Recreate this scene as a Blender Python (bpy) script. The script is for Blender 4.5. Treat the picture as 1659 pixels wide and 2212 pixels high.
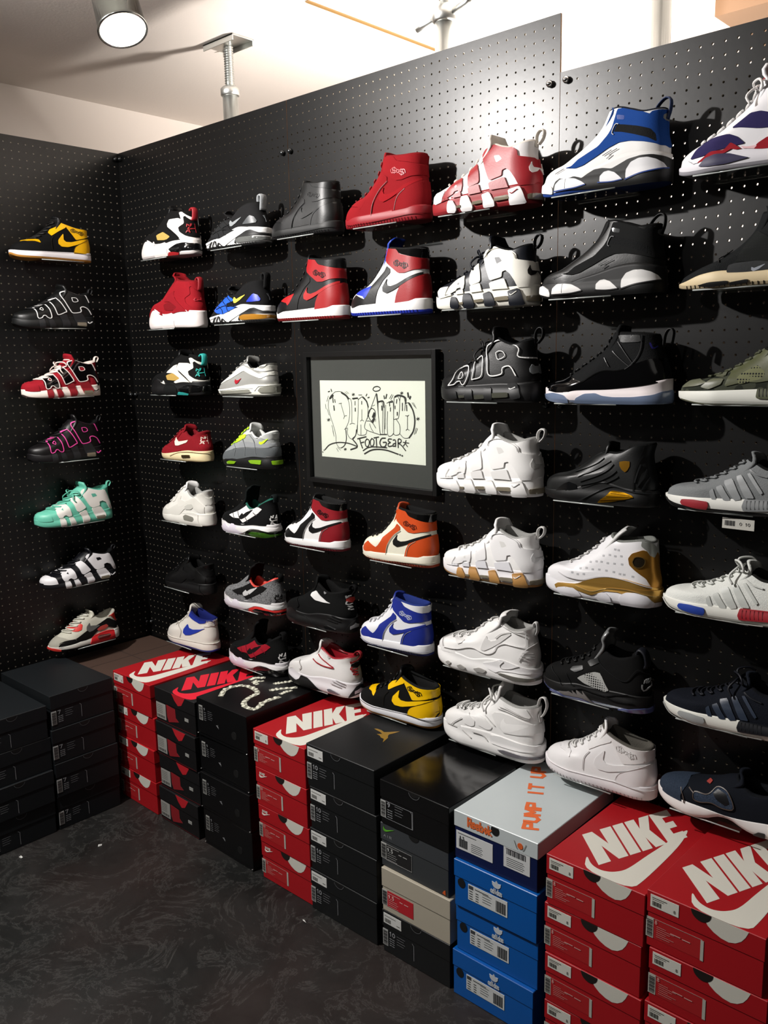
import bpy, math, random
import numpy as np
from mathutils import Vector, Matrix
from mathutils.geometry import delaunay_2d_cdt

for o in list(bpy.data.objects): bpy.data.objects.remove(o)
S = bpy.context.scene
COL = S.collection

# ------------------------------------------------------------------ camera, world, lights, exposure
F_PX, PITCH, YAW, ROLL = 1890.7, .17539, .82402, -.01942
fw = Vector((-math.cos(YAW)*math.cos(PITCH), math.sin(YAW)*math.cos(PITCH), -math.sin(PITCH)))
rt = Vector((math.sin(YAW), math.cos(YAW), 0)); upv = rt.cross(fw)
rr = rt*math.cos(ROLL)+upv*math.sin(ROLL); uu = upv*math.cos(ROLL)-rt*math.sin(ROLL)
cam = bpy.data.cameras.new('camera'); co = bpy.data.objects.new('camera', cam); COL.objects.link(co)
cam.sensor_fit = 'HORIZONTAL'; cam.sensor_width = 36; cam.lens = 36*F_PX/1659; cam.clip_start = .02
co.matrix_world = Matrix(((rr[0], uu[0], -fw[0], 2.9304), (rr[1], uu[1], -fw[1], -1.8008), (rr[2], uu[2], -fw[2], 1.4777), (0, 0, 0, 1)))
S.camera = co
w = bpy.data.worlds.new('world'); S.world = w; w.use_nodes = True
w.node_tree.nodes['Background'].inputs[0].default_value = (1, .95, .88, 1)
w.node_tree.nodes['Background'].inputs[1].default_value = .03

def spot(name, loc, aim, power, deg, col=(1, .965, .935), r=.03, blend=.6):
    l = bpy.data.lights.new(name, 'SPOT'); l.energy = power; l.color = col; l.spot_size = math.radians(deg); l.spot_blend = blend; l.shadow_soft_size = r
    o = bpy.data.objects.new(name, l); COL.objects.link(o); o.location = loc
    o.rotation_euler = (Vector(aim)-Vector(loc)).to_track_quat('-Z', 'Y').to_euler(); return o
spot('shelf_spot', (.72, -1.5, 2.40), (1.95, 0, .8), 260, 165, r=.026, blend=.85)
spot('corner_fill', (1.75, -2.0, 2.38), (.3, -.4, 1.2), 14, 120, r=.05)  # added fill aimed at the corner, brightens box fronts, stands for no fixture
spot('backroom_lamp', (1.5, .36, 1.86), (1.5, .36+.42, 2.76), 130, 172, col=(1, .93, .86), r=.05, blend=.35)
l = bpy.data.lights.new('room_fill', 'AREA'); l.shape = 'RECTANGLE'; l.size = 2.4; l.size_y = 1.2; l.energy = 4; l.color = (1, .95, .88)
o = bpy.data.objects.new('room_fill', l); COL.objects.link(o); o.location = (3.4, -2.6, 2.42)
S.view_settings.view_transform = 'Standard'; S.view_settings.look = 'None'; S.view_settings.gamma = 1; S.view_settings.use_curve_mapping = False
S.view_settings.exposure = 0.0
S.cycles.max_bounces = 7; S.cycles.transparent_max_bounces = 16; S.cycles.sample_clamp_indirect = 4

# ------------------------------------------------------------------ materials
def lin(h):
    h = h.lstrip('#'); c = [int(h[i:i+2], 16)/255 for i in (0, 2, 4)]
    return tuple(x/12.92 if x <= .04045 else ((x+.055)/1.055)**2.4 for x in c)+(1,)
MATS = {}
def mat(col, rough=.5, metal=0., kind='', spec=.5):
    key = (col, rough, metal, kind, spec)
    if key in MATS: return MATS[key]
    m = bpy.data.materials.new('%s_%s' % (kind or 'plain', col.lstrip('#'))); m.use_nodes = True
    nt = m.node_tree; N = nt.nodes; b = N['Principled BSDF']
    b.inputs['Base Color'].default_value = lin(col); b.inputs['Roughness'].default_value = rough; b.inputs['Metallic'].default_value = metal
    b.inputs['Specular IOR Level'].default_value = spec
    def noise(scale, detail=3):
        tc = N.new('ShaderNodeTexCoord'); n = N.new('ShaderNodeTexNoise'); n.inputs['Scale'].default_value = scale; n.inputs['Detail'].default_value = detail
        nt.links.new(tc.outputs['Object'], n.inputs['Vector']); return n
    def bump(src, st, dist=.001):
        bp = N.new('ShaderNodeBump'); bp.inputs['Strength'].default_value = st; bp.inputs['Distance'].default_value = dist
        nt.links.new(src, bp.inputs['Height']); nt.links.new(bp.outputs['Normal'], b.inputs['Normal'])
    if kind == 'leather': bump(noise(260).outputs['Fac'], .22, .0006)
    elif kind == 'suede':
        bump(noise(900).outputs['Fac'], .5, .0008)
    elif kind == 'fabric':
        tc = N.new('ShaderNodeTexCoord'); v = N.new('ShaderNodeTexVoronoi'); v.inputs['Scale'].default_value = 420
        nt.links.new(tc.outputs['Object'], v.inputs['Vector']); bump(v.outputs['Distance'], .5, .0008)
    elif kind == 'card': bump(noise(60).outputs['Fac'], .08, .001)
    elif kind in ('elephant', 'camo', 'denim', 'net', 'snake'):
        ramp = N.new('ShaderNodeValToRGB')
        if kind == 'elephant':
            tc = N.new('ShaderNodeTexCoord'); v = N.new('ShaderNodeTexVoronoi'); v.feature = 'DISTANCE_TO_EDGE'; v.inputs['Scale'].default_value = 400
            nt.links.new(tc.outputs['Object'], v.inputs['Vector']); src = v.outputs['Distance']
            ramp.color_ramp.elements[0].position = .06; ramp.color_ramp.elements[1].position = .16
            ramp.color_ramp.elements[0].color = lin('#262729'); ramp.color_ramp.elements[1].color = lin(col)
        elif kind == 'camo':
            src = noise(38, 1).outputs['Fac']; ramp.color_ramp.interpolation = 'CONSTANT'
            ramp.color_ramp.elements[0].color = lin('#23261f'); ramp.color_ramp.elements[1].position = .5; ramp.color_ramp.elements[1].color = lin(col)
        elif kind == 'net':
            tc = N.new('ShaderNodeTexCoord'); v = N.new('ShaderNodeTexVoronoi'); v.inputs['Scale'].default_value = 190; v.inputs['Randomness'].default_value = 0
            nt.links.new(tc.outputs['Object'], v.inputs['Vector']); src = v.outputs['Distance']; ramp.color_ramp.interpolation = 'CONSTANT'
            ramp.color_ramp.elements[0].color = lin('#1b1c1d'); ramp.color_ramp.elements[1].position = .34; ramp.color_ramp.elements[1].color = lin(col)
        else:
            src = noise(700, 2).outputs['Fac']; ramp.color_ramp.elements[0].position = .35; ramp.color_ramp.elements[1].position = .65
            ramp.color_ramp.elements[0].color = lin('#1c2431'); ramp.color_ramp.elements[1].color = lin(col)
        nt.links.new(src, ramp.inputs['Fac']); nt.links.new(ramp.outputs['Color'], b.inputs['Base Color'])
    elif kind == 'air':
        b.inputs['Transmission Weight'].default_value = .35; b.inputs['Coat Weight'].default_value = .6
    elif kind == 'pipe':
        n = noise(30); r = N.new('ShaderNodeMapRange'); r.inputs[3].default_value = .25; r.inputs[4].default_value = .5
        nt.links.new(n.outputs['Fac'], r.inputs['Value']); nt.links.new(r.outputs['Result'], b.inputs['Roughness'])
    elif kind == 'plaster': bump(noise(120).outputs['Fac'], .15, .002)
    MATS[key] = m; return m
def clear(name, tint, gloss_rough=.03, refl=.12):
    m = bpy.data.materials.new(name); m.use_nodes = True; nt = m.node_tree; N = nt.nodes
    for n in list(N): N.remove(n)
    out = N.new('ShaderNodeOutputMaterial'); t = N.new('ShaderNodeBsdfTransparent'); t.inputs[0].default_value = tint
    g = N.new('ShaderNodeBsdfGlossy'); g.inputs['Roughness'].default_value = gloss_rough
    lw = N.new('ShaderNodeLayerWeight'); pw = N.new('ShaderNodeMath'); pw.operation = 'POWER'; pw.inputs[1].default_value = 5; f = N.new('ShaderNodeMath'); f.operation = 'MULTIPLY_ADD'; f.inputs[1].default_value = .9; f.inputs[2].default_value = .05
    lw.inputs[0].default_value = .5; nt.links.new(lw.outputs['Facing'], pw.inputs[0]); nt.links.new(pw.outputs[0], f.inputs[0])
    mx = N.new('ShaderNodeMixShader')
    nt.links.new(f.outputs[0], mx.inputs[0]); nt.links.new(t.outputs[0], mx.inputs[1]); nt.links.new(g.outputs[0], mx.inputs[2]); nt.links.new(mx.outputs[0], out.inputs[0])
    return m
def emit(name, col, st):
    m = bpy.data.materials.new(name); m.use_nodes = True; b = m.node_tree.nodes['Principled BSDF']
    b.inputs['Emission Color'].default_value = lin(col); b.inputs['Emission Strength'].default_value = st; return m

# ------------------------------------------------------------------ object helpers
def mesh_obj(name, verts, faces, m, parent=None, smooth=True, flat=None):
    me = bpy.data.meshes.new(name); me.from_pydata([tuple(map(float, v)) for v in verts], [], [tuple(map(int, f)) for f in faces]); me.update()
    if smooth:
        a = np.ones(len(me.polygons), bool)
        if flat is not None: a[flat:] = False
        me.polygons.foreach_set('use_smooth', a)
    me.materials.append(m)
    o = bpy.data.objects.new(name, me); COL.objects.link(o)
    if parent is not None: o.parent = parent
    return o
def tag(o, label, cat, group=None, kind=None):
    if label: o['label'] = label
    if cat: o['category'] = cat
    if group: o['group'] = group
    if kind: o['kind'] = kind
    return o
def thing(name, label, cat, loc=(0, 0, 0), rz=0, group=None):
    o = bpy.data.objects.new(name, None); o.empty_display_size = .02; COL.objects.link(o); o.location = loc; o.rotation_euler = (0, 0, rz)
    return tag(o, label, cat, group)
class Geo:
    """collects shapes; put() links them as one mesh"""
    def __init__(s): s.v = []; s.f = []
    def add(s, v, f): n = len(s.v); s.v += [tuple(q) for q in v]; s.f += [tuple(i+n for i in q) for q in f]; return s
    def box(s, a, b):
        (x0, y0, z0), (x1, y1, z1) = a, b
        return s.add([(x0, y0, z0), (x1, y0, z0), (x1, y1, z0), (x0, y1, z0), (x0, y0, z1), (x1, y0, z1), (x1, y1, z1), (x0, y1, z1)],
                     [(3, 2, 1, 0), (4, 5, 6, 7), (0, 1, 5, 4), (1, 2, 6, 5), (2, 3, 7, 6), (3, 0, 4, 7)])
    def tube(s, pts, r, n=6, sx=1.0, cap=True):
        P = [Vector(p) for p in pts]; V = []; m = len(P); up = Vector((0, 1, 0)); prev = None
        for i, p in enumerate(P):
            t = (P[min(i+1, m-1)]-P[max(i-1, 0)]).normalized()
            a = (prev-t*prev.dot(t)) if prev is not None else (up-t*up.dot(t))
            if a.length < 1e-4: a = Vector((1, 0, 0))-t*t[0]
            a.normalize(); prev = a; b = t.cross(a); rad = r[i] if hasattr(r, '__len__') else r
            V += [p+(a*math.cos(2*math.pi*k/n)*sx+b*math.sin(2*math.pi*k/n))*rad for k in range(n)]
        F = [(i*n+k, i*n+(k+1) % n, (i+1)*n+(k+1) % n, (i+1)*n+k) for i in range(m-1) for k in range(n)]
        if cap: F += [tuple(range(n))[::-1], tuple(range((m-1)*n, m*n))]
        return s.add(V, F)
    def lathe(s, prof, c=(0, 0, 0), n=24):
        V = [(c[0]+r*math.cos(2*math.pi*k/n), c[1]+r*math.sin(2*math.pi*k/n), c[2]+z) for r, z in prof for k in range(n)]
        m = len(prof)
        F = [(i*n+k, i*n+(k+1) % n, (i+1)*n+(k+1) % n, (i+1)*n+k) for i in range(m-1) for k in range(n)]
        F += [tuple(range(n))[::-1], tuple(range((m-1)*n, m*n))]
        return s.add(V, F)
    def xf(s, M): s.v = [tuple(M @ Vector(q)) for q in s.v]; return s
    def put(s, name, m, parent=None, smooth=False): return mesh_obj(name, s.v, s.f, m, parent, smooth)
def bevel(o, w=.001, seg=2):
    b = o.modifiers.new('bevel', 'BEVEL'); b.width = w; b.segments = seg; b.limit_method = 'ANGLE'; return o

# flat artwork: shapes drawn in a plane (origin, u axis, v axis), laid e above it
GLY = {'A': [[(0, 0), (.5, 1), (1, 0)], [(.2, .38), (.8, .38)]], 'B': [[(0, 0), (0, 1), (.8, .95), (.8, .6), (0, .52), (.95, .45), (.9, .02), (0, 0)]], 'D': [[(0, 0), (0, 1), (.7, .9), (1, .5), (.7, .1), (0, 0)]],
 'E': [[(1, 1), (0, 1), (0, 0), (1, 0)], [(0, .5), (.8, .5)]], 'F': [[(1, 1), (0, 1), (0, 0)], [(0, .5), (.8, .5)]], 'G': [[(1, .85), (.6, 1), (.1, .8), (0, .4), (.3, 0), (.9, .1), (1, .45), (.6, .45)]],
 'I': [[(.5, 0), (.5, 1)]], 'K': [[(0, 0), (0, 1)], [(1, 1), (.05, .45), (1, 0)]], 'M': [[(0, 0), (0, 1), (.5, .4), (1, 1), (1, 0)]], 'N': [[(0, 0), (0, 1), (1, 0), (1, 1)]], 'O': [[(.5, 1), (0, .7), (0, .3), (.5, 0), (1, .3), (1, .7), (.5, 1)]],
 'P': [[(0, 0), (0, 1), (.9, .95), (.9, .5), (0, .45)]], 'R': [[(0, 0), (0, 1), (.9, .95), (.9, .52), (0, .48)], [(.4, .48), (1, 0)]], 'T': [[(0, 1), (1, 1)], [(.5, 1), (.5, 0)]], 'U': [[(0, 1), (0, .2), (.5, 0), (1, .2), (1, 1)]],
 'a': [[(.9, .6), (.4, .66), (0, .4), (.1, .05), (.6, 0), (.9, .2)], [(.9, .65), (.9, 0)]], 'b': [[(0, 1), (0, 0), (.7, 0), (.9, .3), (.6, .62), (0, .55)]], 'd': [[(.9, 1), (.9, 0), (.2, 0), (0, .3), (.3, .62), (.9, .55)]],
 'e': [[(0, .33), (.9, .36), (.7, .65), (.2, .62), (0, .3), (.3, 0), (.85, .08)]], 'i': [[(.5, 0), (.5, .62)], [(.5, .82), (.5, .92)]], 'k': [[(0, 0), (0, 1)], [(.85, .65), (.05, .3), (.9, 0)]], 'o': [[(.45, .64), (0, .32), (.45, 0), (.9, .32), (.45, .64)]],
 's': [[(.85, .55), (.3, .64), (.1, .45), (.8, .2), (.6, 0), (.05, .06)]], '0': [[(.5, 1), (.05, .75), (.05, .25), (.5, 0), (.95, .25), (.95, .75), (.5, 1)]], '1': [[(.2, .75), (.55, 1), (.55, 0)]], '5': [[(.9, 1), (.1, 1), (.1, .55), (.7, .6), (.95, .3), (.6, 0), (.05, .05)]],
 '7': [[(0, 1), (1, 1), (.4, 0)]], '8': [[(.5, .53), (.1, .75), (.5, 1), (.9, .75), (.5, .53), (0, .27), (.5, 0), (1, .27), (.5, .53)]], '9': [[(.9, .65), (.5, .45), (.1, .7), (.5, 1), (.9, .75), (.8, .3), (.4, 0)]], '.': [[(.3, 0), (.5, .02)]], ' ': []}
def glyphs(txt, x, y, w, h, gap=.28):
    """text as strokes: box w x h for the whole line"""
    n = len(txt); cw = w/(n+(n-1)*gap); out = []
    for i, ch in enumerate(txt):
        for st in GLY.get(ch, []): out.append([(x+(i*(1+gap)+a)*cw, y+b*h) for a, b in st])
    return out
def ribbon(pts, wd, joint=True):
    P = np.array(pts, float); T = np.gradient(P, axis=0) if len(P) > 2 else np.repeat((P[1:]-P[:1]), 2, 0)
    T /= np.linalg.norm(T, axis=1, keepdims=True)+1e-9; Nn = np.stack([-T[:, 1], T[:, 0]], 1)
    P = P.copy(); P[0] -= T[0]*wd*.4; P[-1] += T[-1]*wd*.4
    return P+Nn*wd/2, P-Nn*wd/2
class Flat:
    def __init__(s, o, U, V, e=.0006):
        s.o, s.U, s.V = Vector(o), Vector(U), Vector(V); s.N = s.U.cross(s.V).normalized(); s.e = e; s.g = Geo(); s.n = 0
    def p(s, a, b, k=1): return tuple(s.o+s.U*float(a)+s.V*float(b)+s.N*(s.e*k+s.n*6e-6*k))
    def poly(s, pts):
        s.n += 1; n = len(pts); r = delaunay_2d_cdt([Vector(q) for q in pts], [], [list(range(n))], 1, 1e-7)
        s.g.add([s.p(*q) for q in r[0]], [tuple(f) for f in r[2]])
        s.g.add([s.p(*q) for q in pts]+[s.p(q[0], q[1], 0) for q in pts], [(i, (i+1) % n, n+(i+1) % n, n+i) for i in range(n)]); return s
    def rect(s, a, b, c, d): return s.poly([(a, b), (c, b), (c, d), (a, d)])
    def line(s, pts, wd, smooth=False):
        s.n += 1
        if smooth and len(pts) > 2: pts = arc(pts, max(8, 6*len(pts)))
        L, R = ribbon(pts, wd); n = len(L)
        s.g.add([s.p(*q) for q in L]+[s.p(*q) for q in R], [(i+1, i, n+i, n+i+1) for i in range(n-1)]); return s
    def text(s, t, x, y, w, h, wd):
        for st in glyphs(t, x, y, w, h):
            for i in range(len(st)-1): s.line(st[i:i+2], wd)
        return s
    def put(s, name, m, parent=None): return s.g.put(name, m, parent)
# ---- sneaker surfaces (numpy): toe at x=0, heel at x=1, side facing the viewer at +y, all in units of shoe length
def arc(pts, n=64):
    p = np.array(pts, float)
    if len(p) > 2:
        q = np.vstack([2*p[0]-p[1], p, 2*p[-1]-p[-2]]); out = []
        for i in range(1, len(q)-2):
            t = np.linspace(0, 1, 12, endpoint=False)[:, None]
            a, b, c, d = q[i-1], q[i], q[i+1], q[i+2]
            out.append(.5*((2*b)+(-a+c)*t+(2*a-5*b+4*c-d)*t*t+(-a+3*b-3*c+d)*t**3))
        p = np.vstack(out+[p[-1:]])
    s = np.r_[0, np.cumsum(np.linalg.norm(np.diff(p, axis=0), axis=1))]; s /= s[-1]
    t = np.linspace(0, 1, n)
    return np.array([np.interp(t, s, p[:, k]) for k in range(p.shape[1])]).T

def hump(d, p):
    d = np.clip(d, 0, 1)
    return (1-(1-d)**p)**(1/p)

WX = ((0, .14), (.12, .158), (.3, .172), (.45, .16), (.6, .146), (.8, .132), (1, .125))

class Last:
    def __init__(self, F, B, T, Bt, O=None, C=(), w=1.0, af=.3, ab=.17, kt=.34, kb=.06, bulge=.012, afs=.33, wt=1.0):
        self.F, self.B = arc(F), arc(B)
        self.T, self.Bt = arc(T), arc(Bt)
        self.O = arc(O) if O else self.Bt+np.array([0, .022])
        self.w, self.af, self.ab, self.kt, self.kb, self.bulge, self.afs, self.wt = w, af, ab, kt, kb, bulge, afs, wt
        t = np.linspace(0, 1, 64); self.t = t
        x1 = self.F[-1, 0]+(self.B[-1, 0]-self.F[-1, 0])*t
        z1 = self.F[-1, 1]+(self.B[-1, 1]-self.F[-1, 1])*t
        if len(C):
            c = arc([tuple(self.F[-1])]+list(C)+[tuple(self.B[-1])])
            self.dc = np.interp(x1, c[:, 0], c[:, 1])-z1
        else: self.dc = 0*t
        x0 = self.F[0, 0]+(self.B[0, 0]-self.F[0, 0])*t
        z0 = self.F[0, 1]+(self.B[0, 1]-self.F[0, 1])*t
        self.ds = np.interp(x0, self.T[:, 0], self.T[:, 1])-.014-z0
    def W(self, x): return np.interp(x, [a for a, b in WX], [b for a, b in WX])*self.w
    def up(self, s, v):
        s, v = np.asarray(s, float), np.asarray(v, float)
        tau = (1-np.cos(np.pi*np.clip(np.abs(s), 0, 1)))/2
        vv = np.clip(v, 0, 1)
        xf, zf = np.interp(vv, self.t, self.F[:, 0]), np.interp(vv, self.t, self.F[:, 1])
        xb, zb = np.interp(vv, self.t, self.B[:, 0]), np.interp(vv, self.t, self.B[:, 1])
        x = xf+(xb-xf)*tau
        z = zf+(zb-zf)*tau+(1-vv)**1.5*np.interp(tau, self.t, self.ds)+vv**1.6*np.interp(tau, self.t, self.dc)
        af = self.af+(.17-self.af)*vv
        k = 1-(self.kt+(self.kb-self.kt)*tau)*vv**1.2
        y = self.W(x)*self.wt*k*hump((x-xf)/af, 2.3)*hump((xb-x)/self.ab, 2.2)*np.sign(s)
        return np.stack([x, y, z], -1)
    def side(self, s, v, lo, hi):
        s, v = np.asarray(s, float), np.asarray(v, float)
        x = (1-np.cos(np.pi*np.clip(np.abs(s), 0, 1)))/2
        a, b = np.interp(x, lo[:, 0], lo[:, 1]), np.interp(x, hi[:, 0], hi[:, 1])
        z = a+(b-a)*v
        h = (z-np.interp(x, self.Bt[:, 0], self.Bt[:, 1]))/.1
        w = self.W(x)*1.0+self.bulge*np.sin(np.pi*np.clip(h, 0, 1))-.006*(1-np.clip(h/.25, 0, 1))
        y = w*hump(x/self.afs, 2.1)*hump((1-x)/.17, 2.1)*np.sign(s)
        return np.stack([x, y, z], -1)
    def ev(self, which, s, v):
        if which == 'U': return self.up(s, v)
        if which == 'M': return self.side(s, v, self.O, self.T)
        return self.side(s, v, self.Bt, self.T)
    def inv(self, which, P):
        """(x, z) drawn on the side view -> (s, v) on the surface"""
        key = '_g'+which
        if not hasattr(self, key):
            S, V = np.meshgrid(np.linspace(0.0005, 1, 161), np.linspace(0, 1, 81), indexing='ij')
            setattr(self, key, (S.ravel(), V.ravel(), self.ev(which, S.ravel(), V.ravel())))
        S, V, G = getattr(self, key)
        P = np.asarray(P, float); out = []
        for q in P:
            i = np.argmin((G[:, 0]-q[0])**2+(G[:, 2]-q[1])**2); s, v = S[i], V[i]
            for _ in range(3):
                e = 2e-3
                f = self.ev(which, s, v)[[0, 2]]; r = q-f
                fs = (self.ev(which, min(s+e, 1), v)[[0, 2]]-self.ev(which, max(s-e, 1e-4), v)[[0, 2]])/(min(s+e, 1)-max(s-e, 1e-4))
                fv = (self.ev(which, s, min(v+e, 1))[[0, 2]]-self.ev(which, s, max(v-e, 0))[[0, 2]])/(min(v+e, 1)-max(v-e, 0))
                J = np.array([fs, fv]).T
                d = np.linalg.solve(J.T@J+1e-7*np.eye(2), J.T@r)
                d = np.clip(d, -.02, .02)
                s = min(max(s+d[0], .0005), 1); v = min(max(v+d[1], 0), 1)
            out.append((s, v))
        return np.array(out)
    def nrm(self, which, s, v):
        e = 4e-3
        s = np.asarray(s, float); v = np.asarray(v, float)
        sg = np.where(s < 0, -1., 1.); a = np.clip(np.abs(s), .012, .985); vc = np.clip(v, e, 1-e)
        ds = self.ev(which, sg*(a+e), vc)-self.ev(which, sg*(a-e), vc)
        dv = self.ev(which, sg*a, vc+e)-self.ev(which, sg*a, vc-e)
        n = np.cross(dv, ds)*sg[..., None]
        n /= np.linalg.norm(n, axis=-1, keepdims=True)+1e-12
        if which != 'U' : n[..., 2] *= .3
        f = np.where(n[..., 1]*sg < -.05, -1., 1.)[..., None]
        n = n*f
        return n/(np.linalg.norm(n, axis=-1, keepdims=True)+1e-12)
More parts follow.
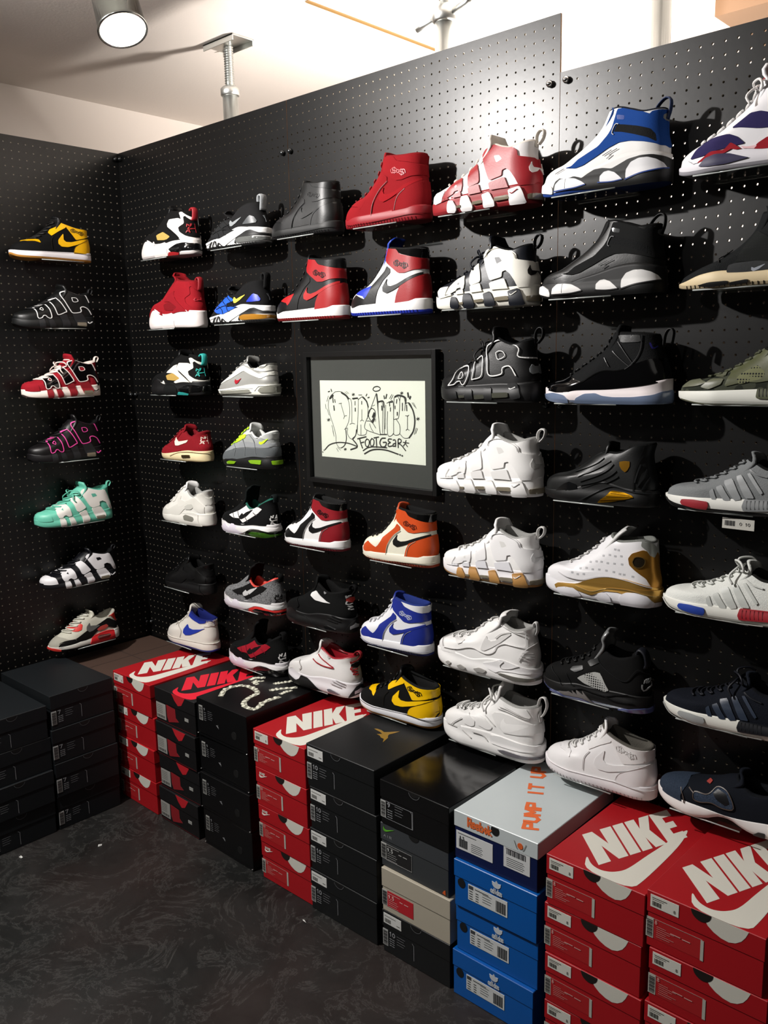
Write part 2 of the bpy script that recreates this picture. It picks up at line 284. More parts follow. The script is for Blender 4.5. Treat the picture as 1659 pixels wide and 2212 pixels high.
ART = [(0.0012,[(0.1184,0.2706),(0.0965,0.2556),(0.0877,0.2313),(0.0942,0.2019),(0.1065,0.1727),(0.1151,0.1461),(0.1168,0.1219),(0.1271,0.1089),(0.1385,0.1082),(0.1542,0.1185),(0.1586,0.1348),(0.1576,0.1587)]),(0.0012,[(0.1184,0.2706),(0.1412,0.2708),(0.1633,0.2567),(0.1738,0.2385),(0.1758,0.2123),(0.1700,0.1857),(0.1579,0.1667),(0.1521,0.1625)]),
(0.0042,[(0.1449,0.2683),(0.1616,0.2606),(0.1724,0.2516)]),(0.0023,[(0.1577,0.1614),(0.1594,0.1348),(0.1503,0.1156),(0.1385,0.1082)]),(0.0012,[(0.1322,0.2363),(0.1437,0.2379)]),(0.0012,[(0.1406,0.2365),(0.1536,0.2011)]),(0.0012,[(0.1495,0.1930),(0.1555,0.2011),(0.1631,0.2027)]),
(0.0047,[(0.1083,0.2598),(0.0963,0.2516)]),(0.0028,[(0.1070,0.2558),(0.1086,0.2398)]),(0.0023,[(0.1155,0.2479),(0.1171,0.2400)]),(0.0033,[(0.1109,0.2292),(0.1123,0.2172)]),(0.0012,[(0.1724,0.2516),(0.1816,0.2492),(0.1846,0.2283),(0.1830,0.1836)]),(0.0012,[(0.1753,0.1780),(0.1847,0.1815),(0.1947,0.1800)]),
(0.0012,[(0.1928,0.2494),(0.2076,0.2548),(0.2108,0.2393),(0.2042,0.1554)]),(0.0033,[(0.1892,0.2519),(0.2076,0.2535)]),(0.0019,[(0.1981,0.2443),(0.1977,0.2338)]),(0.0028,[(0.1985,0.2247),(0.1982,0.2169)]),(0.0012,[(0.1521,0.1625),(0.1655,0.1670),(0.1631,0.1536),(0.1738,0.1382),(0.1887,0.1375),(0.2004,0.1526),(0.2049,0.1765)]),
(0.0023,[(0.2008,0.1632),(0.1972,0.1472),(0.1850,0.1374)]),(0.0012,[(0.2041,0.1528),(0.2095,0.1491),(0.2223,0.1484),(0.2370,0.1516),(0.2427,0.1623)]),(0.0012,[(0.2111,0.2497),(0.2296,0.2578),(0.2436,0.2451),(0.2483,0.2247),(0.2456,0.1962)]),(0.0033,[(0.2295,0.2565),(0.2436,0.2451),(0.2495,0.2298)]),
(0.0012,[(0.2247,0.2215),(0.2238,0.1928)]),(0.0012,[(0.2182,0.1887),(0.2238,0.1923),(0.2309,0.1892)]),(0.0012,[(0.2196,0.1783),(0.2187,0.1495)]),(0.0021,[(0.2248,0.2448),(0.2245,0.2370)]),(0.0014,[(0.2815,0.2675),(0.2495,0.2066),(0.2342,0.1776),(0.2410,0.1648),(0.2941,0.1529)]),(0.0014,[(0.2941,0.1529),(0.2885,0.2053),(0.2833,0.2675)]),
(0.0037,[(0.2832,0.2642),(0.2867,0.2409)]),(0.0021,[(0.2703,0.2806),(0.2750,0.2852),(0.2873,0.2871),(0.2963,0.2836),(0.2969,0.2796),(0.2905,0.2755),(0.2782,0.2738),(0.2702,0.2775),(0.2703,0.2806)]),(0.0019,[(0.2608,0.2250),(0.2516,0.2170),(0.2512,0.2015),(0.2598,0.1915),(0.2687,0.1918),(0.2762,0.2049),(0.2749,0.2202),(0.2644,0.2263),(0.2608,0.2250)]),(0.0061,[(0.2728,0.2112),(0.2680,0.2026)]),
(0.0061,[(0.2706,0.1957),(0.2654,0.1891)]),(0.0014,[(0.2436,0.1896),(0.2544,0.1900),(0.2667,0.1840),(0.2770,0.1715)]),(0.0012,[(0.2541,0.1822),(0.2575,0.1733),(0.2626,0.1657),(0.2678,0.1608)]),(0.0009,[(0.2664,0.2328),(0.2753,0.2356)]),(0.0009,[(0.2777,0.1972),(0.2768,0.1895)]),
(0.0012,[(0.2879,0.2435),(0.2885,0.2053),(0.2942,0.1568)]),(0.0012,[(0.2897,0.2461),(0.3002,0.2463),(0.3050,0.2312),(0.3030,0.1585)]),(0.0012,[(0.3109,0.2338),(0.3100,0.1575)]),(0.0023,[(0.3016,0.2336),(0.3023,0.2222)]),(0.0012,[(0.3208,0.2416),(0.3347,0.2469),(0.3448,0.2421),(0.3444,0.1565)]),
(0.0012,[(0.3237,0.2190),(0.3210,0.1809),(0.3237,0.1530),(0.3358,0.1523),(0.3445,0.1603)]),(0.0012,[(0.3165,0.2365),(0.3127,0.1704)]),(0.0033,[(0.2896,0.2448),(0.3071,0.2464),(0.3102,0.2313)]),(0.0028,[(0.3295,0.2443),(0.3431,0.2459)]),(0.0021,[(0.3311,0.2418),(0.3316,0.2343)]),
(0.0021,[(0.3342,0.2294),(0.3340,0.2205)]),(0.0023,[(0.2959,0.1543),(0.3186,0.1553)]),(0.0012,[(0.3485,0.2572),(0.3455,0.2020),(0.3539,0.1998),(0.3642,0.2051),(0.3685,0.2476),(0.3587,0.2623),(0.3485,0.2572)]),(0.0012,[(0.3539,0.1998),(0.3671,0.1826),(0.3666,0.1600),(0.3529,0.1543),(0.3461,0.1566)]),
(0.0012,[(0.3685,0.2476),(0.3721,0.2601),(0.3821,0.2602),(0.3884,0.2455),(0.3863,0.2232)]),(0.0037,[(0.3519,0.2598),(0.3655,0.2637),(0.3887,0.2579),(0.3900,0.2431)]),(0.0021,[(0.3585,0.2524),(0.3566,0.2424)]),(0.0021,[(0.3514,0.2348),(0.3512,0.2273)]),
(0.0028,[(0.3594,0.2175),(0.3592,0.2100)]),(0.0021,[(0.3784,0.2428),(0.3780,0.2230)]),(0.0012,[(0.3900,0.2431),(0.4049,0.2434),(0.4176,0.2216),(0.4237,0.1971),(0.4166,0.1697),(0.4031,0.1517),(0.3831,0.1482),(0.3666,0.1600)]),(0.0033,[(0.4016,0.2433),(0.4160,0.2240),(0.4220,0.1971),(0.4166,0.1697),(0.4015,0.1503)]),
(0.0012,[(0.3960,0.2098),(0.3953,0.1738)]),(0.0012,[(0.3894,0.2096),(0.3960,0.2086),(0.4010,0.2112)]),(0.0012,[(0.3902,0.1698),(0.3953,0.1730),(0.4018,0.1703)]),(0.0023,[(0.3933,0.2382),(0.3939,0.2234)]),(0.0009,[(0.0823,0.2420),(0.0889,0.2582)]),
(0.0009,[(0.0760,0.2338),(0.0774,0.2203)]),(0.0009,[(0.0821,0.2204),(0.0903,0.2018)]),(0.0009,[(0.1007,0.1725),(0.1073,0.1458)]),(0.0009,[(0.1039,0.1564),(0.1083,0.1404)]),(0.0009,[(0.1582,0.2697),(0.1692,0.2646)]),(0.0009,[(0.1639,0.2724),(0.1748,0.2660)]),
(0.0009,[(0.1173,0.1057),(0.1246,0.0966)]),(0.0009,[(0.1213,0.1086),(0.1344,0.1012)]),(0.0009,[(0.4131,0.2448),(0.4227,0.2340)]),(0.0009,[(0.4180,0.2449),(0.4275,0.2304)]),(0.0009,[(0.4266,0.1775),(0.4197,0.1599)]),(0.0009,[(0.4314,0.1765),(0.4247,0.1626)]),
(0.0009,[(0.3365,0.2520),(0.3453,0.2646)]),(0.0009,[(0.3314,0.2544),(0.3402,0.2658)]),(0.0023,[(0.1013,0.2775),(0.1038,0.2712)]),(0.0021,[(0.0894,0.2702),(0.0953,0.2716)]),(0.0023,[(0.3110,0.2616),(0.3125,0.2541)]),(0.0028,[(0.3214,0.2655),(0.3177,0.2554)]),
(0.0037,[(0.3988,0.2703),(0.4003,0.2605)]),(0.0037,[(0.4078,0.2611),(0.4051,0.2557)]),(0.0019,[(0.2460,0.2657),(0.2423,0.2605)]),(0.0021,[(0.2547,0.2569),(0.2493,0.2555)]),(0.0012,[(0.2134,0.2627),(0.2261,0.2629)]),(0.0026,[(0.2054,0.1378),(0.2221,0.1415),(0.2386,0.1452)]),
(0.0026,[(0.2128,0.1387),(0.2178,0.1245),(0.2237,0.1124)]),(0.0023,[(0.2164,0.1265),(0.2297,0.1298)]),(0.0023,[(0.2420,0.1393),(0.2352,0.1319),(0.2367,0.1202),(0.2438,0.1172),(0.2498,0.1235),(0.2502,0.1353),(0.2420,0.1393)]),(0.0023,[(0.2619,0.1416),(0.2552,0.1342),(0.2563,0.1226),(0.2626,0.1195),(0.2685,0.1258),(0.2689,0.1370),(0.2619,0.1416)]),
(0.0023,[(0.2698,0.1435),(0.2876,0.1467)]),(0.0026,[(0.2783,0.1445),(0.2797,0.1173)]),(0.0026,[(0.3131,0.1448),(0.2991,0.1429),(0.2921,0.1309),(0.2985,0.1204),(0.3118,0.1217),(0.3166,0.1327),(0.3048,0.1326)]),(0.0023,[(0.3362,0.1434),(0.3259,0.1429),(0.3237,0.1372),(0.3319,0.1340),(0.3235,0.1295),(0.3254,0.1224),(0.3378,0.1244)]),
(0.0023,[(0.3423,0.1407),(0.3499,0.1415),(0.3517,0.1340),(0.3508,0.1233)]),(0.0023,[(0.3507,0.1322),(0.3428,0.1297),(0.3419,0.1238),(0.3505,0.1253)]),(0.0023,[(0.3606,0.1213),(0.3611,0.1434),(0.3713,0.1431),(0.3701,0.1355),(0.3609,0.1330),(0.3733,0.1276),(0.3874,0.1145)]),(0.0019,[(0.3897,0.1422),(0.3872,0.1346),(0.3943,0.1257)]),
(0.0019,[(0.3795,0.1367),(0.3995,0.1352)]),(0.0019,[(0.3872,0.1346),(0.3800,0.1267)]),(0.0023,[(0.2263,0.1052),(0.2467,0.1150),(0.2754,0.1184),(0.3176,0.1182)]),(0.0028,[(0.2315,0.0963),(0.2572,0.1077),(0.2823,0.1118),(0.3174,0.1112),(0.3602,0.1027)]),(0.0030,[(0.3660,0.1016),(0.3680,0.1012)]),
(0.0030,[(0.3740,0.0995),(0.3757,0.0991)]),(0.0023,[(0.0679,0.0988),(0.0884,0.1144),(0.1238,0.1231),(0.1657,0.1231),(0.2028,0.1158)]),(0.0028,[(0.1857,0.1355),(0.2035,0.1158),(0.1763,0.1050)]),(0.0021,[(0.0631,0.0974),(0.0647,0.0967)]),(0.0021,[(0.0572,0.0916),(0.0588,0.0911)]),
(0.0012,[(0.1867,0.2650),(0.1977,0.2623)]),(0.0012,[(0.1913,0.2678),(0.1930,0.2596)]),(0.0012,[(0.1968,0.2664),(0.1875,0.2609)]),(0.0012,[(0.3717,0.2713),(0.3816,0.2688)]),(0.0012,[(0.3758,0.2739),(0.3775,0.2662)]),(0.0012,[(0.3808,0.2726),(0.3725,0.2674)]),
(0.0012,[(0.4280,0.2037),(0.4389,0.2011)]),(0.0012,[(0.4326,0.2067),(0.4344,0.1981)]),(0.0012,[(0.4380,0.2054),(0.4290,0.1994)]),(0.0012,[(0.0811,0.1897),(0.0943,0.1868)]),(0.0012,[(0.0867,0.1930),(0.0887,0.1835)]),(0.0012,[(0.0932,0.1916),(0.0822,0.1849)]),
(0.0012,[(0.1487,0.1060),(0.1586,0.1040)]),(0.0012,[(0.1529,0.1087),(0.1545,0.1014)]),(0.0012,[(0.1578,0.1077),(0.1495,0.1024)]),]
BLOBS = [(0.0084,[(0.053,0.053),(0.026,0.087),(0.023,0.124),(0.048,0.151),(0.099,0.148),(0.125,0.132),(0.131,0.099),(0.148,0.065),(0.181,0.046),(0.213,0.055),(0.193,0.103),(0.197,0.155)]),(0.0071,[(0.015,0.197),(0.021,0.216),(0.037,0.232)]),(0.0065,[(0.037,0.196),(0.064,0.181)]),(0.0065,[(0.102,0.222),(0.115,0.240),(0.127,0.270)]),(0.0078,[(0.136,0.179),(0.151,0.204),(0.178,0.240)]),(0.0065,[(0.181,0.179),(0.185,0.214)]),(0.0058,[(0.041,0.185),(0.056,0.211)]),]
# ------------------------------------------------------------------ the room
ZC = 2.45
def slab(name, a, b, m): return tag(Geo().box(a, b).put(name, m), None, None, kind='structure')
fl = bpy.data.materials.new('marbled_vinyl'); fl.use_nodes = True; nt = fl.node_tree; N = nt.nodes; b = N['Principled BSDF']
tc = N.new('ShaderNodeTexCoord'); n1 = N.new('ShaderNodeTexNoise'); n1.inputs['Scale'].default_value = 3.2; n1.inputs['Detail'].default_value = 9; n1.inputs['Roughness'].default_value = .68; n1.inputs['Distortion'].default_value = .6
n2 = N.new('ShaderNodeTexNoise'); n2.inputs['Scale'].default_value = 1.7; n2.inputs['Detail'].default_value = 5
n3 = N.new('ShaderNodeTexNoise'); n3.inputs['Scale'].default_value = 6; n3.inputs['Detail'].default_value = 10; n3.inputs['Roughness'].default_value = .75; n3.inputs['Distortion'].default_value = .9
r1 = N.new('ShaderNodeValToRGB'); r1.color_ramp.elements[0].position = .38; r1.color_ramp.elements[0].color = lin('#0c0d0c'); r1.color_ramp.elements[1].position = .72; r1.color_ramp.elements[1].color = lin('#232322')
r2 = N.new('ShaderNodeValToRGB'); r2.color_ramp.elements[0].position = .45; r2.color_ramp.elements[0].color = (0, 0, 0, 1); r2.color_ramp.elements[1].position = .62; r2.color_ramp.elements[1].color = lin('#3a201a')
r3 = N.new('ShaderNodeValToRGB'); e = r3.color_ramp.elements; e[0].position = .485; e[0].color = (0, 0, 0, 1); e[1].position = .5; e[1].color = (.055, .055, .052, 1); e.new(.515).color = (0, 0, 0, 1)
m1 = N.new('ShaderNodeMix'); m1.data_type = 'RGBA'; m1.blend_type = 'ADD'; m1.inputs[0].default_value = .16
m2 = N.new('ShaderNodeMix'); m2.data_type = 'RGBA'; m2.blend_type = 'ADD'; m2.inputs[0].default_value = .55
for n in (n1, n2, n3): nt.links.new(tc.outputs['Object'], n.inputs['Vector'])
nt.links.new(n1.outputs['Fac'], r1.inputs[0]); nt.links.new(n2.outputs['Fac'], r2.inputs[0]); nt.links.new(n3.outputs['Fac'], r3.inputs[0])
nt.links.new(r1.outputs[0], m1.inputs[6]); nt.links.new(r2.outputs[0], m1.inputs[7]); nt.links.new(m1.outputs[2], m2.inputs[6]); nt.links.new(r3.outputs[0], m2.inputs[7])
nt.links.new(m2.outputs[2], b.inputs['Base Color']); b.inputs['Roughness'].default_value = .5; b.inputs['Specular IOR Level'].default_value = .3
plaster = mat('#e4dcd5', .9, kind='plaster')
slab('floor', (-.3, -3.6, -.06), (4.6, 1.5, 0), fl)
slab('ceiling', (-.32, -3.6, ZC), (4.6, 1.5, ZC+.05), plaster)
slab('wall_left', (-.32, -3.6, 0), (-.27, 1.5, ZC), plaster)
slab('wall_back', (-.32, 1.45, 0), (4.6, 1.5, ZC), plaster)
slab('trim_1', (1.005, .0, ZC-.004), (1.017, 1.45, ZC), mat('#7a5c30', .6))
slab('trim_2', (1.825, .80, ZC-.05), (3.2, 1.40, ZC), mat('#6d5138', .6))  # brown slab under the ceiling at the right

# ------------------------------------------------------------------ pegboards: real holes through 5.5 mm board
board_m = mat('#090909', .36, kind='card', spec=.38)
def pegboard(name, label, w, z0, z1, loc, rz, zrows):
    """front face looks along local -y; x runs 0..w"""
    root = thing(name, label, 'pegboard', loc, rz, 'black pegboard panels')
    t = .0055; r = .0026; nx = 36; mx = .0175; px = (w-2*mx)/(nx-1); pz = .025
    nz = int((z1-z0-.03)/pz); zt = z1-.022
    V = []; F = []; K8 = 8
    xs = [0]+[mx+px*(i+.5) for i in range(nx-1)]+[w]; zs = [z1]+[zt-pz*(j+.5) for j in range(nz-1)]
    zs.append(zt-pz*(nz-.5)); ang = [math.pi/8*0+math.pi/4*k for k in range(8)]
    cs = [(math.cos(a)*r, math.sin(a)*r) for a in ang]
    for j in range(nz):
        zc = zt-pz*j; za, zb = zs[j+1], zs[j]
        for i in range(nx):
            xc = mx+px*i; xa, xb = xs[i], xs[i+1]; n = len(V)
            V += [(xb, 0, zc), (xb, 0, zb), (xc, 0, zb), (xa, 0, zb), (xa, 0, zc), (xa, 0, za), (xc, 0, za), (xb, 0, za)]
            V += [(xc+a, 0, zc+b) for a, b in cs]+[(xc+a, t, zc+b) for a, b in cs]
            for k in range(8):
                q = (k+1) % 8
                F.append((n+k, n+8+k, n+8+q, n+q)); F.append((n+8+k, n+16+k, n+16+q, n+8+q))
    zl = zs[-1]; n = len(V)
    V += [(0, 0, zl), (w, 0, zl), (w, 0, z0), (0, 0, z0), (0, 0, z1), (w, 0, z1), (w, t, z1), (0, t, z1), (w, t, z0), (0, t, z0)]
    F += [(n, n+3, n+2, n+1)]
    face = mesh_obj('panel_face', V, F, board_m, root, smooth=False)
    face.data.materials.append(mat('#7a7264', .7)); ix = np.zeros(len(F), int); ix[1:-1:2] = 1; face.data.polygons.foreach_set('material_index', ix)
    g = Geo()
    g.add([(0, 0, z1), (w, 0, z1), (w, t, z1), (0, t, z1)], [(0, 1, 2, 3)]); g.add([(w, 0, z0), (w, t, z0), (w, t, z1), (w, 0, z1)], [(0, 1, 2, 3)])
    g.add([(0, 0, z0), (0, t, z0), (0, t, z1), (0, 0, z1)], [(3, 2, 1, 0)]); g.add([(0, 0, z0), (w, 0, z0), (w, t, z0), (0, t, z0)], [(3, 2, 1, 0)])
    g.put('cut_edge', mat('#8a6a4a', .8), root)
    return root
pegboard('pegboard_panel', 'black pegboard panel on the long wall next to the corner', .9115, .39, 2.212, (-.002, 0, 0), 0, 0)
pegboard('pegboard_panel', 'black pegboard panel in the middle of the long wall, behind the framed drawing', .9085, .39, 2.212, (.9115, 0, 0), 0, 0)
pegboard('pegboard_panel', 'black pegboard panel at the far right with the lower top edge', .9085, .27, 2.09, (1.8215, 0, 0), 0, 0)
pegboard('pegboard_panel', 'black pegboard panel on the short left wall beside the corner', .9085, .39, 2.212, (0, -.908, 0), math.pi/2, 0)
def simple(name, label, cat, g, m, group=None, smooth=False): return tag(g.put(name, m, None, smooth), label, cat, group)
wood = mat('#3a332b', .7)
simple('batten', 'dark timber batten behind the top rows of holes of the long pegboard wall', 'batten', Geo().box((.03, .008, 2.05), (1.81, .016, 2.128)), wood)
simple('batten', 'dark timber batten behind the lower pegboard panel at the right', 'batten', Geo().box((1.84, .008, 1.93), (2.7, .016, 2.0)), wood)
steel = mat('#c9cbc8', .3, 1., 'pipe'); chrome = mat('#d8d8d8', .12, 1.)
def prop(x, top, label, jack, wing):
    r = thing('support_post', label, 'post', (x, .0415, 0), 0, 'galvanised posts behind the pegboard')
    Geo().lathe([(.0243, 0), (.0243, top)], n=28).put('pipe', steel, r, True)
    if jack:
        g = Geo(); h = top
        pr = [(.014, top)]
        k = 0
        while h < ZC-.012:
            pr += [(.0155, h), (.0125, h+.0035)]; h += .007; k += 1
        Geo().lathe(pr+[(.014, ZC-.006)], n=20).put('threaded_rod', steel, r)
        g = Geo().box((-.075, -.04, ZC-.006), (.075, .04, ZC-.001)); g.box((-.075, -.04, ZC-.02), (.075, -.037, ZC-.001)); g.box((-.075, .037, ZC-.02), (.075, .04, ZC-.001))
        bevel(g.put('base_plate', steel, r))
    if wing:
        c = thing_part('wing_nut', r)
        Geo().lathe([(.026, 0), (.031, .004), (.031, .03), (.02, .045)], (0, 0, top-.005), 20).put('nut_collar', steel, c, True)
        wz = top+.012
        Geo().tube([(.02, 0, wz), (.07, -.002, wz+.012), (.085, -.002, wz+.022)], [.008, .009, .007], 8).put('wing_handle', steel, c, True)
        Geo().tube([(-.02, 0, wz), (-.07, 0, wz-.006), (-.09, 0, wz-.012)], [.008, .009, .007], 8).put('wing_handle', steel, c, True)
    return r
def thing_part(name, parent):
    o = bpy.data.objects.new(name, None); o.empty_display_size = .02; COL.objects.link(o); o.parent = parent; return o
prop(.603, 2.315, 'galvanised post with a threaded jack and square plate against the ceiling', True, False)
prop(1.462, 2.295, 'galvanised post in the middle with a collar nut and two handles', True, True)
prop(2.03, ZC-.002, 'plain thick galvanised post above the lower pegboard panel at the right', False, False)
Geo().lathe([(.026, 0), (.03, .003), (.03, .022), (.022, .03)], (0, 0, 2.29), 20).put('nut_collar', steel, [o for o in bpy.data.objects if o.name.startswith('support_post')][0], True)
cap_m = mat('#4b4d4e', .22, .9)
for (x, y, z, rz, lb) in [(1.797, 0, 2.07, 0, 'left cap nut of the pair at the step of the pegboard top edge'), (1.839, 0, 2.07, 0, 'right cap nut of the pair at the step of the pegboard top edge'),
    (.892, 0, 2.07, 0, 'left cap nut of the pair above the plain black high-top'), (.925, 0, 2.07, 0, 'right cap nut of the pair above the plain black high-top'),
    (.018, 0, 2.19, 0, 'cap nut on the long wall at the top of the corner'), (0, -.016, 2.19, 1, 'cap nut on the short wall at the top of the corner'),
    (1.797, 0, 1.357, 0, 'left cap nut of the pair under the patent black high-top'), (1.836, 0, 1.357, 0, 'right cap nut of the pair under the patent black high-top'),
    (.018, 0, 1.357, 0, 'cap nut in the corner at mid height, on the long wall'), (0, -.018, 1.357, 1, 'cap nut in the corner at mid height, on the short wall'),
    (.018, 0, .477, 0, 'cap nut low in the corner above the brown carton, on the long wall'), (0, -.018, .477, 1, 'cap nut low in the corner above the brown carton, on the short wall')]:
    g = Geo().lathe([(.006, 0), (.0075, .001), (.0078, .006), (.006, .011), (.002, .013)], n=20)
    M = Matrix.Rotation(math.pi/2, 4, 'X') if not rz else Matrix.Rotation(math.pi/2, 4, 'Y')
    g.xf(M); o = simple('cap_nut', lb, 'nut', g, cap_m if x < 1.7 or z < 2 else chrome, 'cap nuts on the pegboard', True); o.location = (x, y, z)

# ceiling spotlight, top left of the picture
ax = Vector((.40, -.06, -.90)).normalized(); q = Vector((0, 0, -1)).rotation_difference(ax); P0 = Vector((.845, -.48, 2.296))-ax*.10
r = thing('ceiling_spotlight', 'chrome ceiling spotlight with a bright round lens, top left', 'spotlight', (P0[0], P0[1], ZC))
def at(g):
    M = Matrix.Translation(P0-Vector((P0[0], P0[1], ZC))) @ q.to_matrix().to_4x4(); return g.xf(M)
at(Geo().lathe([(.03, .06), (.050, .05), (.057, .01), (.060, -.085), (.063, -.089), (.063, -.095), (.058, -.096), (.056, -.09)], n=36)).put('lamp_head', mat('#b9bdb8', .18, 1.), r, True)
at(Geo().lathe([(.001, -.089), (.0565, -.089), (.0565, -.095), (.04, -.101), (.001, -.104)], n=32)).put('lens', emit('lamp_lens', '#fff4e6', 14), r, True)
at(Geo().tube([(-.064, 0, -.03), (-.070, 0, .0), (-.06, 0, .05)], .004, 6).tube([(.064, 0, -.03), (.070, 0, .0), (.06, 0, .05)], .004, 6)).put('yoke', chrome, r, True)
Geo().lathe([(.05, -.004), (.05, 0)], n=24).put('ceiling_rose', mat('#c9c9c4', .3, .8), r)

# dark blocks added out of view behind the boards to dim the holes
bevel(simple('dimming_block', 'dark block added behind the long pegboard to dim its lower holes', 'dimming block', Geo().box((.0, .52, 0), (1.9, .98, 1.60)), mat('#241f1b', .7), 'dimming blocks added behind the pegboard'), .004)
bevel(simple('dimming_block', 'tall dark block added behind the lower pegboard panel to dim its holes', 'dimming block', Geo().box((1.93, .30, 0), (2.9, .80, 1.72)), mat('#2c1a17', .7), 'dimming blocks added behind the pegboard'), .004)

# framed drawing
r = thing('framed_drawing', 'black-framed ink lettering on a white sheet, hung in the middle of the pegboard', 'picture', (.968, 0, 1.11))
Wf, Hf = .507, .385; blk = mat('#0d0d0d', .3)
def bar(g, a, b): return g.box(a, b)
g = Geo().box((0, -.022, 0), (.014, 0, Hf)); g.box((Wf-.014, -.022, 0), (Wf, 0, Hf)); g.box((.014, -.022, Hf-.014), (Wf-.014, 0, Hf)); g.box((.014, -.022, 0), (Wf-.014, 0, .014))
bevel(g.put('frame', blk, r), .0008)
Geo().box((.014, -.006, .014), (Wf-.014, -.002, Hf-.014)).put('mount', mat('#3a3c3a', .8), r)
sh = Geo().box((.054, -.0072, .078), (.459, -.006, .303)).put('paper_sheet', mat('#e9ebdf', .85), r)
f = Flat((0, -.0072, 0), (1, 0, 0), (0, 0, 1), .0003)
for wd, pts in ART: f.line(pts, wd*1.4, True)
f.put('ink_lettering', mat('#1b1c1a', .6), sh)
Geo().box((.014, -.0125, .014), (Wf-.014, -.0115, Hf-.014)).put('glass', clear('picture_glass', (.96, .97, .96, 1)), r)
# scraps on the floor
for i, (x, y, lb) in enumerate([(.441, -.777, 'white scrap on the floor in front of the black box stack at the left'), (.574, -.588, 'white scrap on the floor below the first red box stack'), (1.336, -.414, 'white scrap on the floor in front of the middle red box stack')]):
    g = Geo().add([(0, 0, .001), (.012, .002, .001), (.014, .007, .003), (.003, .006, .005), (.006, .003, .006)], [(0, 1, 4), (1, 2, 4), (2, 3, 4), (3, 0, 4), (3, 2, 1, 0)])
    o = simple('paper_scrap', lb, 'scrap', g, mat('#cfd0cc', .8), 'paper scraps'); o.location = (x, y, 0); o.rotation_euler = (0, 0, i*1.3)
# profiles per kind
SOLE_CUP=dict(T=[(0,.088),(.1,.078),(.3,.078),(.6,.088),(.85,.1),(1,.104)],Bt=[(0,.04),(.05,.014),(.14,.003),(.3,0),(.6,0),(.95,0),(1,.006)])
KINDS={}
KINDS['hightop']=dict(F=[(.02,.075),(.025,.12),(.07,.165),(.15,.195),(.24,.215),(.32,.255),(.40,.32),(.455,.375),(.49,.44),(.50,.485)],
 B=[(.975,.09),(.985,.16),(.975,.24),(.958,.33),(.955,.40),(.965,.455)],C=[(.62,.472),(.8,.455)],**SOLE_CUP)
KINDS['midtop']=dict(F=[(.02,.075),(.025,.12),(.07,.165),(.15,.195),(.24,.215),(.32,.25),(.40,.30),(.47,.35),(.51,.40),(.53,.445)],
 B=[(.975,.09),(.985,.16),(.975,.24),(.962,.31),(.965,.36)],C=[(.65,.40),(.8,.365)],**SOLE_CUP)
KINDS['bigletter']=dict(F=[(.015,.09),(.02,.15),(.07,.185),(.15,.21),(.25,.24),(.35,.285),(.44,.34),(.5,.41),(.56,.462)],
 B=[(.985,.13),(.99,.19),(.97,.28),(.958,.36),(.965,.44)],C=[(.64,.455),(.74,.42),(.82,.405),(.9,.425)],
 T=[(0,.115),(.1,.10),(.3,.12),(.5,.13),(.7,.14),(.85,.14),(1,.15)],Bt=[(0,.05),(.05,.02),(.14,.005),(.3,0),(.95,0),(1,.012)])
KINDS['runner']=dict(F=[(.02,.075),(.03,.115),(.08,.15),(.16,.185),(.26,.225),(.34,.27),(.42,.325),(.49,.36),(.545,.375)],
 B=[(.975,.12),(.985,.17),(.965,.23),(.955,.29),(.97,.345)],C=[(.62,.335),(.7,.29),(.78,.28),(.88,.32)],
 T=[(0,.07),(.1,.065),(.3,.075),(.5,.10),(.7,.125),(.85,.125),(1,.125)],Bt=[(0,.045),(.05,.02),(.14,.005),(.3,0),(.95,0),(1,.02)])
KINDS['diamond']=dict(F=[(.02,.1),(.025,.14),(.08,.18),(.18,.21),(.28,.25),(.38,.32),(.46,.38),(.52,.42),(.58,.46)],
 B=[(.975,.15),(.985,.2),(.965,.28),(.955,.36),(.96,.41)],C=[(.7,.43),(.82,.415)],
 T=[(0,.10),(.06,.115),(.13,.13),(.2,.17),(.27,.19),(.34,.175),(.42,.14),(.55,.135),(.75,.16),(1,.15)],Bt=[(0,.04),(.05,.018),(.14,.003),(.3,0),(.6,.005),(.95,0),(1,.02)])
KINDS['trainer']=dict(F=[(.02,.08),(.03,.115),(.08,.145),(.16,.19),(.25,.24),(.34,.285),(.40,.30),(.45,.30)],
 B=[(.975,.14),(.98,.19),(.955,.27),(.93,.34),(.925,.40)],C=[(.55,.28),(.62,.30),(.68,.36),(.8,.39)],
 T=[(0,.08),(.1,.075),(.3,.09),(.45,.13),(.6,.17),(.7,.185),(.85,.17),(1,.16)],Bt=[(0,.04),(.05,.018),(.14,.003),(.3,0),(.95,0),(1,.02)])
KINDS['strap']=dict(F=[(.02,.09),(.03,.13),(.09,.175),(.17,.195),(.27,.23),(.36,.28),(.42,.32),(.47,.345)],
 B=[(.975,.13),(.985,.19),(.97,.26),(.955,.32),(.96,.36)],C=[(.6,.26),(.7,.25),(.82,.30)],
 T=[(0,.10),(.08,.11),(.2,.13),(.3,.11),(.5,.10),(.75,.125),(1,.125)],Bt=[(0,.045),(.05,.018),(.14,.003),(.3,0),(.95,0),(1,.02)])
KINDS['worm']=dict(F=[(.02,.10),(.03,.16),(.09,.21),(.17,.235),(.27,.27),(.36,.32),(.44,.37),(.47,.41),(.48,.455)],
 B=[(.975,.15),(.985,.2),(.97,.28),(.95,.35),(.955,.41)],C=[(.6,.42),(.72,.37),(.84,.385)],
 T=[(0,.09),(.1,.13),(.2,.17),(.3,.14),(.45,.13),(.62,.16),(.8,.17),(1,.15)],Bt=[(0,.05),(.05,.02),(.14,.005),(.3,0),(.95,0),(1,.03)])
